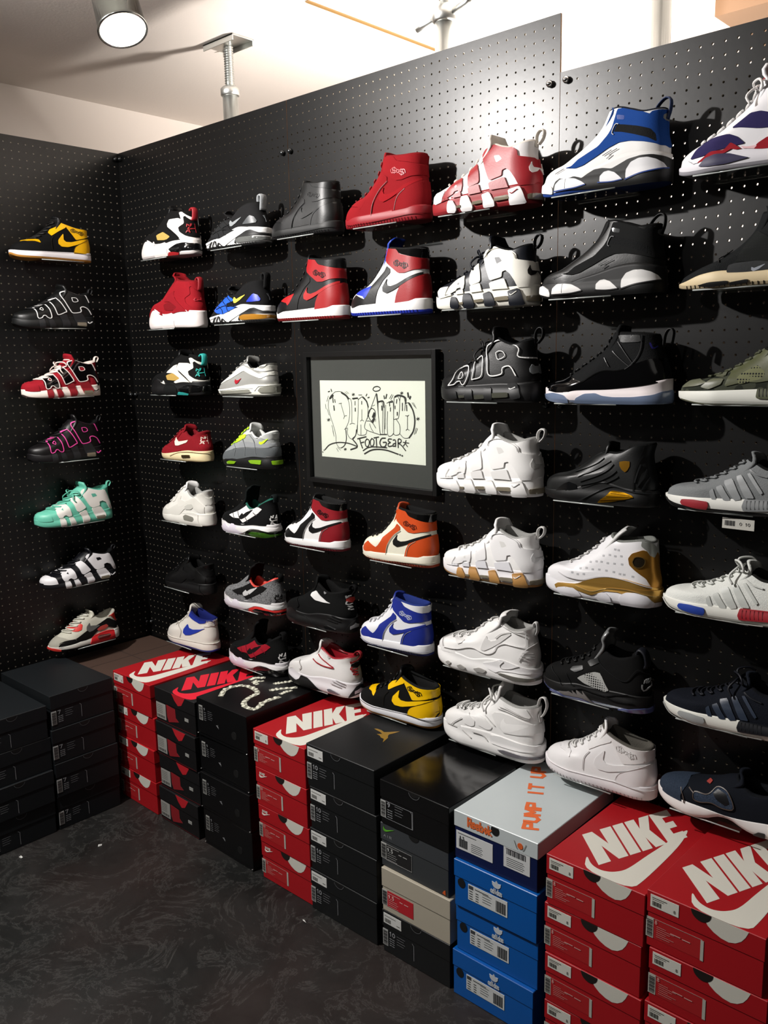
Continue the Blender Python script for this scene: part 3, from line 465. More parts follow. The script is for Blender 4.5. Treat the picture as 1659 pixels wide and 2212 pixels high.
KINDS['ring']=dict(F=[(.02,.09),(.03,.14),(.08,.17),(.16,.19),(.26,.24),(.36,.30),(.45,.37),(.5,.43),(.54,.51)],
 B=[(.985,.2),(.985,.25),(.965,.32),(.96,.40),(.965,.46)],C=[(.65,.51),(.75,.48),(.85,.45)],
 T=[(0,.08),(.08,.12),(.18,.125),(.3,.10),(.42,.13),(.55,.16),(.7,.20),(.85,.21),(1,.18)],Bt=[(0,.04),(.05,.018),(.14,.003),(.3,0),(.95,0),(1,.03)])
KINDS['patent']=dict(F=[(.02,.09),(.03,.125),(.08,.145),(.16,.16),(.24,.2),(.34,.26),(.42,.31),(.50,.37),(.54,.43),(.56,.475)],
 B=[(.985,.16),(.975,.22),(.95,.30),(.925,.38),(.90,.455)],C=[(.65,.475),(.78,.468)],
 T=[(0,.105),(.1,.095),(.18,.085),(.26,.085),(.35,.105),(.6,.115),(.85,.14),(1,.17)],Bt=[(0,.05),(.05,.02),(.14,.005),(.3,0),(.95,0),(1,.02)])
KINDS['ribbed']=dict(F=[(.02,.08),(.03,.15),(.1,.19),(.2,.205),(.3,.235),(.4,.29),(.47,.335),(.52,.36)],
 B=[(.985,.12),(.985,.18),(.96,.27),(.945,.36),(.965,.43)],C=[(.62,.36),(.72,.365),(.85,.42)],
 T=[(0,.07),(.1,.07),(.3,.09),(.45,.13),(.6,.17),(.8,.13),(1,.12)],Bt=[(0,.04),(.05,.018),(.14,.003),(.3,0),(.95,0),(1,.02)])
KINDS['dimple']=dict(F=[(.02,.08),(.03,.14),(.1,.185),(.2,.2),(.3,.245),(.4,.31),(.48,.37),(.54,.435),(.58,.46)],
 B=[(.98,.15),(.985,.2),(.965,.28),(.955,.36),(.945,.44)],C=[(.68,.43),(.78,.44),(.88,.455)],
 T=[(0,.10),(.1,.12),(.2,.11),(.3,.10),(.42,.12),(.55,.13),(.8,.13),(1,.12)],Bt=[(0,.045),(.05,.018),(.14,.003),(.3,0),(.95,0),(1,.02)])
KINDS['shark']=dict(F=[(.02,.08),(.03,.14),(.08,.18),(.16,.205),(.26,.235),(.36,.27),(.44,.31),(.49,.37),(.54,.42)],
 B=[(.975,.12),(.985,.18),(.96,.27),(.93,.34),(.90,.38)],C=[(.62,.37),(.72,.345),(.82,.36)],
 T=[(0,.08),(.1,.085),(.25,.095),(.4,.12),(.5,.115),(.65,.12),(.8,.125),(1,.12)],Bt=[(0,.04),(.05,.018),(.14,.003),(.3,0),(.95,0),(1,.02)])
KINDS['jumbo95']=dict(F=[(.02,.10),(.03,.16),(.08,.2),(.16,.22),(.26,.235),(.36,.27),(.46,.34),(.54,.40),(.62,.43)],
 B=[(.975,.15),(.985,.22),(.965,.3),(.945,.37),(.95,.41)],C=[(.7,.42),(.82,.385)],
 T=[(0,.10),(.1,.12),(.3,.14),(.45,.12),(.6,.15),(.75,.16),(1,.12)],Bt=[(0,.05),(.05,.02),(.14,.005),(.3,0),(.95,0),(1,.02)])
KINDS['bubble']=dict(F=[(.02,.10),(.03,.16),(.08,.2),(.16,.23),(.26,.24),(.36,.27),(.45,.32),(.51,.37),(.55,.43)],
 B=[(.98,.15),(.985,.22),(.97,.3),(.96,.36),(.965,.40)],C=[(.65,.41),(.8,.385)],
 T=[(0,.10),(.1,.13),(.3,.15),(.45,.16),(.6,.16),(.8,.15),(1,.13)],Bt=[(0,.05),(.05,.02),(.14,.005),(.3,0),(.95,0),(1,.02)])
KINDS['seven']=dict(F=[(.015,.07),(.025,.13),(.08,.17),(.16,.2),(.26,.245),(.36,.31),(.44,.37),(.48,.43),(.5,.50)],
 B=[(.98,.13),(.985,.2),(.965,.3),(.955,.4),(.96,.47)],C=[(.65,.50),(.8,.475)],
 T=[(0,.07),(.1,.07),(.2,.08),(.3,.10),(.45,.12),(.6,.10),(.8,.11),(1,.11)],Bt=[(0,.04),(.05,.018),(.14,.003),(.3,0),(.95,0),(1,.02)])
KINDS['sock']=dict(F=[(.015,.05),(.025,.09),(.08,.12),(.16,.15),(.26,.18),(.36,.23),(.44,.29),(.49,.35),(.52,.43)],
 B=[(.98,.12),(.985,.18),(.965,.26),(.955,.34),(.96,.42)],C=[(.65,.42),(.8,.40)],
 T=[(0,.04),(.1,.055),(.2,.085),(.33,.10),(.5,.095),(.8,.11),(1,.11)],Bt=[(0,.025),(.05,.01),(.14,.002),(.3,0),(.95,0),(1,.02)])
KINDS['knit']=dict(F=[(.015,.06),(.03,.11),(.08,.14),(.16,.155),(.26,.175),(.36,.215),(.44,.26),(.5,.3),(.55,.345)],
 B=[(.98,.12),(.985,.18),(.965,.25),(.95,.31),(.96,.345)],C=[(.63,.32),(.72,.285),(.85,.30)],
 T=[(0,.075),(.1,.08),(.25,.085),(.5,.095),(.8,.11),(1,.12)],Bt=[(0,.045),(.05,.022),(.14,.006),(.3,0),(.95,0),(1,.02)])
KINDS['pump']=dict(F=[(.02,.10),(.03,.15),(.08,.18),(.16,.2),(.26,.22),(.36,.25),(.44,.28),(.5,.31),(.56,.33)],
 B=[(.98,.12),(.985,.18),(.965,.25),(.95,.31),(.96,.36)],C=[(.63,.29),(.72,.26),(.85,.30)],
 T=[(0,.11),(.1,.10),(.25,.10),(.45,.09),(.55,.08),(.7,.09),(.85,.11),(1,.12)],Bt=[(0,.06),(.05,.03),(.14,.008),(.3,0),(.42,.02),(.5,.055),(.58,.055),(.66,.02),(.75,0),(.95,0),(1,.03)])
WHERE = {  # kind of shoe, wall, toe coordinate along the wall, height of the shelf, shoe length, height factor
 'L1': ('midtop','L',-0.4616,1.8149,0.2817,1.0384),
 'L2': ('bigletter','L',-0.4715,1.5936,0.2851,0.9422),
 'L3': ('bigletter','L',-0.4621,1.3637,0.2797,0.9578),
 'L4': ('bigletter','L',-0.4616,1.1469,0.2704,1.0785),
 'L5': ('bigletter','L',-0.458,0.9243,0.2869,0.9194),
 'L6': ('bigletter','L',-0.4585,0.7067,0.2866,0.7983),
 'L7': ('runner','L',-0.4494,0.4818,0.2675,1.0552),
 'A1': ('diamond','R',0.2443,1.8117,0.2945,1.0762),
 'A2': ('diamond','R',0.2629,1.5836,0.286,1.2159),
 'A3': ('diamond','R',0.2505,1.3659,0.2967,0.9901),
 'A4': ('runner','R',0.2849,1.1467,0.2614,1.0932),
 'A5': ('runner','R',0.2678,0.9293,0.2742,1.2356),
 'A6': ('runner','R',0.2575,0.6886,0.2668,1.1109),
 'A7': ('midtop','R',0.2505,0.4837,0.2743,1.1179),
 'B1': ('trainer','R',0.6066,1.8094,0.2783,1.0528),
 'B2': ('trainer','R',0.606,1.5863,0.2815,1.0571),
 'B3': ('runner','R',0.6292,1.3671,0.2691,1.0748),
 'B4': ('runner','R',0.6321,1.1471,0.2622,1.2408),
 'B5': ('strap','R',0.6096,0.932,0.2672,1.2358),
 'B6': ('strap','R',0.6035,0.6836,0.282,1.142),
 'B7': ('strap','R',0.6135,0.485,0.2787,1.2544),
 'C1': ('hightop','R',0.9176,1.811,0.2711,1.0529),
 'C2': ('hightop','R',0.9264,1.5833,0.2769,1.2378),
 'C3': ('hightop','R',0.9215,0.9298,0.2598,1.163),
 'C4': ('worm','R',0.9175,0.69,0.2863,1.0484),
 'C5': ('worm','R',0.9158,0.497,0.3018,0.9721),
 'D1': ('hightop','R',1.2179,1.8074,0.2804,1.206),
 'D2': ('hightop','R',1.2283,1.5846,0.2692,1.2717),
 'D3': ('hightop','R',1.2516,0.9323,0.2621,1.1776),
 'D4': ('hightop','R',1.2342,0.6857,0.2578,1.1709),
 'D5': ('midtop','R',1.2262,0.4886,0.2932,1.0136),
 'E1': ('bigletter','R',1.5163,1.8047,0.3,1.0095),
 'E2': ('bigletter','R',1.5253,1.587,0.2884,1.0338),
 'E3': ('bigletter','R',1.5381,1.3681,0.2813,1.1436),
 'E4': ('bigletter','R',1.5215,1.1497,0.3069,1),
 'E5': ('bigletter','R',1.541,0.9331,0.2897,0.9709),
 'E6': ('jumbo95','R',1.5204,0.6889,0.3113,1.0819),
 'E7': ('bubble','R',1.538,0.49,0.3052,1.15),
 'F1': ('ring','R',1.8273,1.8078,0.2909,1.0322),
 'F2': ('ring','R',1.8238,1.5952,0.2907,0.9962),
 'F3': ('patent','R',1.8417,1.371,0.2957,1.0297),
 'F4': ('ribbed','R',1.8429,1.1539,0.2742,1.1162),
 'F5': ('dimple','R',1.8481,0.9383,0.2834,1.1043),
 'F6': ('shark','R',1.8452,0.6961,0.2751,1.172),
 'F7': ('midtop','R',1.8542,0.4955,0.2829,1.1229),
 'G1': ('seven','R',2.1381,1.8065,0.3,1),
 'G2': ('sock','R',2.1469,1.5952,0.3,1),
 'G3': ('knit','R',2.1548,1.3755,0.3,1),
 'G4': ('knit','R',2.1354,1.1649,0.3,1),
 'G5': ('knit','R',2.1382,0.9484,0.3,1),
 'G6': ('knit','R',2.1482,0.7177,0.3,1),
 'G7': ('pump','R',2.1435,0.5113,0.3,1),
}
PANELS = {
 'hightop': [
  ('overlay','U','p',[(0.03,-0.023),(0.053,0.063),(0.112,0.122),(0.174,0.158),(0.252,0.138),(0.316,0.121),(0.342,0.139),(0.378,0.179),(0.391,0.21),(0.548,0.312),(0.575,0.35),(0.618,0.329),(0.621,0.299),(0.539,0.25),(0.478,0.178),(0.458,0.125),(0.445,0.035)]),
  ('vamp','U','p',[(0.17,0.162),(0.212,0.181),(0.347,0.204),(0.398,0.214),(0.378,0.179),(0.342,0.139),(0.316,0.123),(0.297,0.144),(0.249,0.151)]),
  ('heel_counter','U','p',[(0.679,0.05),(0.705,0.14),(0.741,0.195),(0.829,0.229),(0.958,0.276),(1.023,0.289),(1.055,0.09),(1.055,0.07)]),
  ('ankle_flap','U','p',[(0.533,0.46),(0.595,0.485),(0.665,0.485),(0.73,0.427),(0.851,0.404),(0.94,0.387),(1.007,0.386),(1.024,0.314),(0.889,0.306),(0.798,0.289),(0.722,0.292),(0.642,0.334),(0.559,0.378)]),
  ('collar','U','p',[(0.665,0.488),(0.73,0.43),(0.851,0.406),(0.94,0.388),(1.01,0.386),(0.993,0.486),(0.892,0.499),(0.682,0.522)]),
  ('heel_tab','U','p',[(0.952,0.308),(1.024,0.319),(1.029,0.269),(0.961,0.259)]),
  ('swoosh','U','p',[(0.588,0.258),(0.537,0.199),(0.544,0.166),(0.589,0.152),(0.667,0.171),(0.829,0.227),(0.959,0.271),(0.956,0.288),(0.829,0.252),(0.71,0.214),(0.635,0.201),(0.592,0.21),(0.579,0.231)]),
  ('stitch','U','l',[(0.45,0.051),(0.461,0.125),(0.486,0.179),(0.547,0.248),(0.626,0.296)],0.0030),
  ('stitch','U','l',[(0.713,0.085),(0.73,0.143),(0.763,0.187),(0.83,0.222)],0.0030),
  ('stitch','M','l',[(0.094,0.037),(0.248,0.017),(0.447,0.022),(1.032,0.047)],0.0031),
  ('wing','U','l',[(0.763,0.347),(0.763,0.356),(0.757,0.363),(0.748,0.363),(0.741,0.357),(0.741,0.348),(0.747,0.341),(0.756,0.341),(0.763,0.347)],0.0055),
  ('wing','U','l',[(0.771,0.357),(0.824,0.356),(0.836,0.331)],0.0055),
  ('wing','U','l',[(0.768,0.349),(0.811,0.338),(0.823,0.326)],0.0055),
  ('wing','U','l',[(0.764,0.34),(0.796,0.318),(0.804,0.322)],0.0055),
  ('wing','U','l',[(0.79,0.364),(0.795,0.324)],0.0055),
  ('wing','U','l',[(0.808,0.356),(0.813,0.321)],0.0055),
  ('wing','U','l',[(0.733,0.347),(0.68,0.348),(0.668,0.373)],0.0055),
  ('wing','U','l',[(0.736,0.355),(0.693,0.366),(0.681,0.378)],0.0055),
  ('wing','U','l',[(0.74,0.364),(0.708,0.386),(0.7,0.382)],0.0055),
  ('wing','U','l',[(0.714,0.34),(0.709,0.38)],0.0055),
  ('wing','U','l',[(0.696,0.348),(0.691,0.383)],0.0055),
 ],
 'midtop': [
  ('vamp','U','p',[(0.068,0.221),(0.139,0.255),(0.265,0.265),(0.235,0.214),(0.306,0.205),(0.31,0.169),(0.25,0.191),(0.086,0.183)]),
  ('eyestay','U','p',[(0.466,0.26),(0.442,0.294),(0.476,0.331),(0.588,0.385),(0.628,0.434),(0.664,0.369),(0.556,0.313),(0.508,0.284)]),
  ('ankle_flap','U','p',[(0.623,0.437),(0.627,0.505),(0.702,0.468),(0.819,0.413),(0.931,0.375),(1.025,0.356),(1.033,0.296),(0.946,0.28),(0.863,0.258),(0.77,0.236),(0.723,0.298),(0.666,0.366)]),
  ('heel_counter','U','p',[(0.718,0.064),(0.727,0.134),(0.76,0.17),(0.865,0.22),(1.032,0.296),(1.058,0.238),(1.057,0.07)]),
  ('swoosh','U','p',[(0.611,0.296),(0.539,0.222),(0.532,0.177),(0.568,0.147),(0.651,0.148),(0.76,0.179),(0.908,0.232),(0.972,0.236),(0.972,0.266),(0.863,0.249),(0.702,0.206),(0.632,0.204),(0.604,0.226)]),
  ('stitch','U','l',[(0.437,0.116),(0.441,0.2),(0.479,0.251)],0.0028),
  ('stitch','U','l',[(0.718,0.104),(0.727,0.134),(0.76,0.17),(0.865,0.22),(1.025,0.294)],0.0027),
  ('stitch','M','l',[(0.108,0.181),(0.291,0.136),(0.464,0.102),(0.71,0.092),(1.036,0.075)],0.0029),
  ('leaper','U','l',[(0.996,0.194),(1,0.167),(0.989,0.147),(0.972,0.105)],0.0042),
  ('leaper','U','l',[(0.993,0.165),(1.016,0.149),(1.04,0.149)],0.0042),
  ('leaper','U','l',[(0.977,0.155),(0.989,0.155)],0.0032),
  ('wing','U','l',[(0.801,0.32),(0.801,0.329),(0.795,0.336),(0.786,0.336),(0.779,0.33),(0.779,0.321),(0.785,0.314),(0.794,0.314),(0.801,0.32)],0.0055),
  ('wing','U','l',[(0.81,0.329),(0.862,0.328),(0.873,0.303)],0.0055),
  ('wing','U','l',[(0.806,0.322),(0.849,0.31),(0.86,0.298)],0.0055),
  ('wing','U','l',[(0.802,0.313),(0.833,0.29),(0.842,0.294)],0.0055),
  ('wing','U','l',[(0.828,0.336),(0.832,0.297)],0.0055),
  ('wing','U','l',[(0.846,0.327),(0.85,0.293)],0.0055),
  ('wing','U','l',[(0.77,0.321),(0.718,0.322),(0.707,0.347)],0.0055),
  ('wing','U','l',[(0.774,0.328),(0.731,0.34),(0.72,0.352)],0.0055),
  ('wing','U','l',[(0.778,0.337),(0.747,0.36),(0.738,0.356)],0.0055),
  ('wing','U','l',[(0.752,0.314),(0.748,0.353)],0.0055),
  ('wing','U','l',[(0.734,0.323),(0.73,0.357)],0.0055),
 ],
 'bigE': [
  ('toe_cap','U','p',[(0.085,0.145),(0.114,0.169),(0.197,0.173),(0.238,0.174),(0.206,0.126),(0.192,0.058),(0.117,0.083)]),
  ('letter_a','U','p',[(0.207,0.113),(0.249,0.166),(0.291,0.196),(0.327,0.223),(0.393,0.249),(0.404,0.194),(0.397,0.15),(0.375,0.142),(0.366,0.161),(0.332,0.154),(0.321,0.138),(0.262,0.116)]),
  ('letter_hole','U','p',[(0.334,0.191),(0.349,0.201),(0.356,0.188),(0.34,0.178)]),
  ('letter_i','U','p',[(0.452,0.29),(0.515,0.336),(0.541,0.268),(0.552,0.205),(0.544,0.191),(0.466,0.17),(0.452,0.185),(0.447,0.25)]),
  ('letter_r','U','p',[(0.553,0.388),(0.57,0.426),(0.636,0.444),(0.705,0.454),(0.796,0.427),(0.866,0.38),(0.874,0.337),(0.97,0.317),(0.994,0.241),(1.031,0.064),(0.92,0.073),(0.891,0.133),(0.864,0.184),(0.825,0.235),(0.784,0.263),(0.752,0.254),(0.749,0.216),(0.641,0.195),(0.607,0.264)]),
  ('letter_hole','U','p',[(0.671,0.367),(0.717,0.365),(0.746,0.334),(0.697,0.314)]),
  ('pod','U','p',[(0.2,0.104),(0.28,0.118),(0.274,0.034),(0.198,0.038)]),
  ('pod','U','p',[(0.327,0.135),(0.392,0.148),(0.398,0.092),(0.407,0.046),(0.35,0.04),(0.325,0.083)]),
  ('pod','U','p',[(0.456,0.167),(0.55,0.184),(0.567,0.133),(0.598,0.05),(0.511,0.041),(0.468,0.098)]),
  ('pod','U','p',[(0.636,0.18),(0.774,0.205),(0.795,0.163),(0.815,0.116),(0.829,0.056),(0.698,0.044),(0.655,0.122)]),
  ('pillar','S','p',[(0.283,0.092),(0.325,0.089),(0.359,0.042),(0.358,0.017),(0.334,-0.002),(0.27,0.008)]),
  ('pillar','S','p',[(0.396,0.111),(0.456,0.114),(0.503,0.041),(0.508,0.022),(0.487,-0.005),(0.399,-0.001)]),
  ('pillar','S','p',[(0.581,0.101),(0.644,0.116),(0.7,0.038),(0.696,0.007),(0.6,0.005),(0.601,0.055)]),
  ('pillar','S','p',[(0.809,0.107),(0.899,0.126),(0.928,0.069),(0.947,0.002),(0.826,-0.006),(0.828,0.062)]),
  ('air_window','S','p',[(0.509,0.057),(0.589,0.062),(0.597,0.04),(0.511,0.036)]),
  ('air_window','S','p',[(0.701,0.066),(0.819,0.072),(0.833,0.042),(0.702,0.039)]),
  ('air_window','S','p',[(0.367,0.045),(0.406,0.047),(0.406,0.03),(0.367,0.029)]),
  ('air_window','S','p',[(0.952,0.063),(0.993,0.07),(1.034,0.07),(1.035,0.03),(0.991,0.025),(0.954,0.029)]),
  ('tick','U','p',[(0.953,0.292),(0.946,0.253),(0.952,0.227),(0.967,0.211),(0.979,0.218),(0.998,0.247),(0.977,0.246),(0.966,0.248),(0.958,0.266)]),
  ('sole_tick','S','l',[(0.836,0.083),(0.852,0.076),(0.886,0.102)],0.0053),
  ('stitch','U','l',[(0.592,0.372),(0.608,0.409),(0.706,0.431),(0.837,0.388),(0.861,0.344)],0.0020),
 ],
 'bigL': [
  ('toe_cap','U','p',[(-0.023,0.126),(0,0.171),(0.088,0.199),(0.133,0.199),(0.146,0.155),(0.159,0.08),(0.112,0.06),(0.02,0.089)]),
  ('letter_a','U','p',[(0.224,0.224),(0.268,0.252),(0.358,0.276),(0.367,0.252),(0.388,0.131),(0.346,0.118),(0.307,0.149),(0.283,0.141),(0.269,0.12),(0.225,0.12),(0.206,0.171)]),
  ('letter_hole','U','p',[(0.273,0.212),(0.303,0.232),(0.295,0.204)]),
  ('letter_i','U','p',[(0.424,0.315),(0.442,0.332),(0.499,0.358),(0.511,0.347),(0.586,0.209),(0.572,0.194),(0.487,0.161),(0.461,0.175)]),
  ('letter_r','U','p',[(0.556,0.404),(0.59,0.439),(0.731,0.464),(0.867,0.407),(0.903,0.324),(0.945,0.17),(0.99,0.035),(0.918,0.141),(0.867,0.236),(0.819,0.265),(0.776,0.254),(0.776,0.203),(0.675,0.186),(0.643,0.212),(0.586,0.328)]),
  ('letter_hole','U','p',[(0.68,0.374),(0.735,0.371),(0.756,0.334),(0.695,0.323)]),
  ('pod','US','p',[(0.233,0.112),(0.287,0.114),(0.299,0.076),(0.307,-0),(0.245,0.001),(0.231,0.053)]),
  ('pod','US','p',[(0.346,0.108),(0.4,0.112),(0.439,0.01),(0.373,-0.004),(0.353,0.05)]),
  ('pod','US','p',[(0.485,0.148),(0.582,0.176),(0.623,0.054),(0.613,0.013),(0.532,0.005),(0.518,0.089)]),
  ('pod','US','p',[(0.662,0.18),(0.781,0.195),(0.843,0.094),(0.845,0.051),(0.714,0.038),(0.685,0.112)]),
  ('air_window','S','p',[(0.706,0.072),(0.83,0.072),(0.834,0.022),(0.717,0.029)]),
  ('sole_tick','S','l',[(0.854,0.076),(0.87,0.061),(0.917,0.081)],0.0094),
 ],
 'outL': [
  ('outline','U','l',[(0.224,0.224),(0.268,0.252),(0.358,0.276),(0.367,0.252),(0.388,0.131),(0.346,0.118),(0.307,0.149),(0.283,0.141),(0.269,0.12),(0.225,0.12),(0.224,0.224)],0.0090),
  ('outline','U','l',[(0.424,0.315),(0.442,0.332),(0.499,0.358),(0.511,0.347),(0.586,0.209),(0.572,0.194),(0.487,0.161),(0.461,0.175),(0.424,0.315)],0.0091),
  ('outline','U','l',[(0.916,0.176),(0.876,0.235),(0.819,0.265),(0.776,0.254),(0.776,0.203),(0.675,0.186),(0.643,0.212),(0.586,0.328),(0.556,0.404),(0.59,0.439),(0.731,0.464),(0.844,0.419),(0.882,0.367),(0.903,0.324)],0.0094),
  ('outline','U','l',[(0.68,0.374),(0.735,0.371),(0.756,0.334),(0.695,0.323),(0.68,0.374)],0.0062),
  ('outline','U','l',[(0.27,0.213),(0.305,0.235),(0.297,0.201),(0.27,0.213)],0.0045),
 ],
 'outE': [
  ('outline','U','l',[(0.189,0.119),(0.251,0.17),(0.276,0.235),(0.388,0.252),(0.401,0.198),(0.368,0.132),(0.34,0.128),(0.326,0.151),(0.292,0.146),(0.262,0.127),(0.189,0.119)],0.0067),
  ('outline','U','l',[(0.305,0.17),(0.329,0.212),(0.351,0.198),(0.338,0.172),(0.305,0.17)],0.0044),
  ('outline','U','l',[(0.442,0.162),(0.453,0.235),(0.457,0.285),(0.522,0.328),(0.536,0.253),(0.528,0.184),(0.442,0.162)],0.0065),
  ('outline','U','l',[(0.987,0.309),(0.871,0.324),(0.874,0.375),(0.845,0.403),(0.756,0.436),(0.69,0.443),(0.577,0.408),(0.559,0.376),(0.577,0.307),(0.604,0.196),(0.725,0.202),(0.732,0.242),(0.771,0.258),(0.814,0.251),(0.86,0.192)],0.0081),
  ('outline','U','l',[(0.659,0.352),(0.686,0.365),(0.731,0.358),(0.75,0.328),(0.698,0.306),(0.676,0.311),(0.659,0.352)],0.0053),
  ('tick','U','p',[(0.961,0.271),(0.952,0.24),(0.958,0.214),(0.974,0.2),(0.989,0.208),(1.001,0.234),(1,0.257),(0.973,0.253)]),
  ('sole_tick','S','l',[(0.803,0.102),(0.82,0.096),(0.858,0.111)],0.0073),
  ('air_window','S','p',[(0.47,0.051),(0.569,0.055),(0.568,0.027),(0.47,0.021)]),
  ('air_window','S','p',[(0.642,0.067),(0.794,0.072),(0.798,0.039),(0.646,0.031)]),
  ('air_window','S','p',[(0.316,0.048),(0.372,0.05),(0.373,0.031),(0.318,0.029)]),
  ('pillar','S','p',[(0.193,0.074),(0.291,0.076),(0.302,0.024),(0.205,0.016)]),
  ('pillar','S','p',[(0.367,0.086),(0.445,0.091),(0.457,0.019),(0.378,0.015)]),
  ('pillar','S','p',[(0.555,0.105),(0.629,0.11),(0.646,0.018),(0.57,0.015)]),
  ('pillar','S','p',[(0.776,0.134),(0.871,0.143),(0.909,0.035),(0.83,0.021)]),
 ],
 'diamond': [
  ('x_strap','U','p',[(0.645,0.317),(0.679,0.358),(0.842,0.355),(0.88,0.34),(0.854,0.406),(0.885,0.417),(0.971,0.346),(0.964,0.32),(0.918,0.372),(0.901,0.361),(0.91,0.297),(0.844,0.263),(0.86,0.222),(0.939,0.174),(1.095,0.134),(1.093,0.064),(0.944,0.084),(0.828,0.191),(0.721,0.253),(0.656,0.286)]),
  ('window','U','p',[(0.464,0.217),(0.495,0.229),(0.577,0.245),(0.65,0.228),(0.709,0.187),(0.651,0.166),(0.598,0.162),(0.486,0.17)]),
  ('front_strap','U','p',[(0.47,0.247),(0.488,0.267),(0.589,0.328),(0.652,0.341),(0.641,0.312),(0.675,0.259),(0.775,0.201),(0.881,0.138),(0.754,0.134),(0.665,0.112),(0.598,0.148),(0.709,0.187),(0.577,0.245)]),
  ('toe_shield','U','p',[(0.05,0.093),(0.187,0.124),(0.397,0.135),(0.421,0.165),(0.444,0.126),(0.434,0.072)]),
  ('heel_air','S','p',[(0.683,0.066),(0.803,0.108),(0.922,0.115),(0.975,0.105),(1.104,0.078),(1.096,0.006),(0.976,0.038),(0.876,0.035),(0.827,0.009),(0.728,0.028)]),
  ('shank','S','p',[(0.645,0.002),(0.685,0.037),(0.773,0.032),(0.857,0.02),(0.829,-0.001)]),
  ('toe_arch','S','p',[(0.432,0.092),(0.494,0.137),(0.579,0.12),(0.656,0.073),(0.655,0.005),(0.575,-0.004),(0.435,-0.008)]),
  ('heel_mark','U','l',[(0.952,0.257),(0.951,0.239),(1.035,0.261)],0.0129),
  ('heel_text','U','t','NIKE',(0.936, 0.299),(1.035, 0.258)),
  ('heel_text','U','t','AIR',(0.939, 0.24),(1.036, 0.203)),
  ('stitch','U','l',[(0.91,0.297),(0.844,0.263),(0.86,0.222),(0.939,0.174),(1.073,0.138)],0.0032),
 ],
 'runner90': [
  ('mudguard','U','p',[(-0.02,0.101),(0.005,0.176),(0.083,0.181),(0.166,0.159),(0.233,0.131),(0.368,0.125),(0.276,0.108),(0.111,0.105),(0.074,0.031),(-0.016,0.043)]),
  ('wave','U','p',[(0.083,0.054),(0.104,0.106),(0.173,0.126),(0.314,0.131),(0.495,0.198),(0.673,0.237),(0.813,0.287),(0.95,0.199),(0.949,0.115),(0.758,0.185),(0.619,0.153),(0.514,0.08),(0.287,0.065),(0.1,0.036)]),
  ('eyestay','U','p',[(0.294,0.224),(0.354,0.252),(0.424,0.287),(0.443,0.27),(0.411,0.216),(0.357,0.204),(0.309,0.21)]),
  ('swoosh','U','p',[(0.537,0.28),(0.487,0.239),(0.477,0.202),(0.507,0.167),(0.565,0.174),(0.684,0.218),(0.578,0.235),(0.532,0.24)]),
  ('heel_clip','U','p',[(0.623,0.176),(0.684,0.202),(0.771,0.212),(0.8,0.183),(0.744,0.155),(0.647,0.149)]),
  ('heel_tab','U','p',[(0.856,0.364),(0.89,0.361),(0.945,0.283),(0.961,0.195),(0.864,0.292)]),
  ('cassette','S','p',[(0.498,0.009),(0.53,0.085),(0.615,0.129),(0.731,0.134),(0.878,0.119),(0.887,0.054),(0.938,-0.033),(0.817,-0.033),(0.643,-0.021)]),
  ('air_window','S','p',[(0.61,0.082),(0.65,0.099),(0.802,0.084),(0.82,0.063),(0.785,0.038),(0.629,0.044)]),
  ('heel_cap','S','p',[(0.885,0.117),(1.001,0.106),(1.007,-0.052),(0.911,-0.042),(0.881,0.056)]),
  ('front_tread','S','p',[(-0.029,0.087),(0.007,0.05),(0.025,0.01),(0.113,-0.008),(0.113,0.027),(0.037,0.055),(-0.002,0.104)]),
 ],
 'runner1': [
  ('mudguard','U','p',[(-0.006,0.042),(-0.046,0.115),(0.009,0.161),(0.293,0.157),(0.437,0.137),(0.603,0.119),(0.062,0.041)]),
  ('eyestay','U','p',[(0.403,0.203),(0.437,0.265),(0.477,0.341),(0.565,0.332),(0.495,0.255),(0.476,0.193)]),
  ('swoosh','U','p',[(0.452,0.27),(0.439,0.219),(0.468,0.172),(0.528,0.174),(0.692,0.216),(0.725,0.247),(0.59,0.228),(0.524,0.222),(0.492,0.241)]),
  ('heel_counter','U','p',[(0.949,0.088),(0.925,0.184),(0.921,0.264),(0.937,0.309),(1.065,0.359),(1.112,0.091)]),
  ('heel_text','U','t','NIKE',(0.93, 0.287),(1.036, 0.266)),
  ('heel_text','U','l',[(0.932,0.255),(0.937,0.233),(1.043,0.264)],0.0088),
  ('heel_text','U','t','AIR',(0.927, 0.23),(1.045, 0.21)),
  ('air_window','S','p',[(0.606,0.069),(0.768,0.077),(0.78,0.046),(0.614,0.035)]),
  ('stitch','S','l',[(0.378,0.051),(0.535,0.093),(0.767,0.111),(1.088,0.097)],0.0038),
 ],
 'runner97': [
  ('wave','U','p',[(-0.03,0.129),(-0.008,0.162),(0.137,0.217),(0.465,0.293),(0.558,0.319),(0.677,0.282),(0.856,0.23),(0.967,0.258),(1.055,0.268),(1.053,0.227),(0.946,0.217),(0.874,0.184),(0.689,0.23),(0.578,0.267),(0.363,0.178),(0.16,0.123)]),
  ('wave','U','p',[(0.555,0.324),(0.658,0.344),(0.763,0.302),(0.89,0.281),(0.938,0.32),(1.059,0.319),(1.057,0.298),(0.902,0.255),(0.746,0.276),(0.651,0.308)]),
  ('wave','U','p',[(0.727,0.375),(0.839,0.332),(0.917,0.331),(0.95,0.371),(0.949,0.356),(0.913,0.306),(0.82,0.317)]),
  ('heel_pull','U','p',[(0.97,0.381),(1.046,0.38),(1.057,0.165),(0.956,0.176)]),
  ('swoosh','U','p',[(0.457,0.178),(0.451,0.152),(0.468,0.128),(0.506,0.136),(0.557,0.189),(0.51,0.168),(0.48,0.166)]),
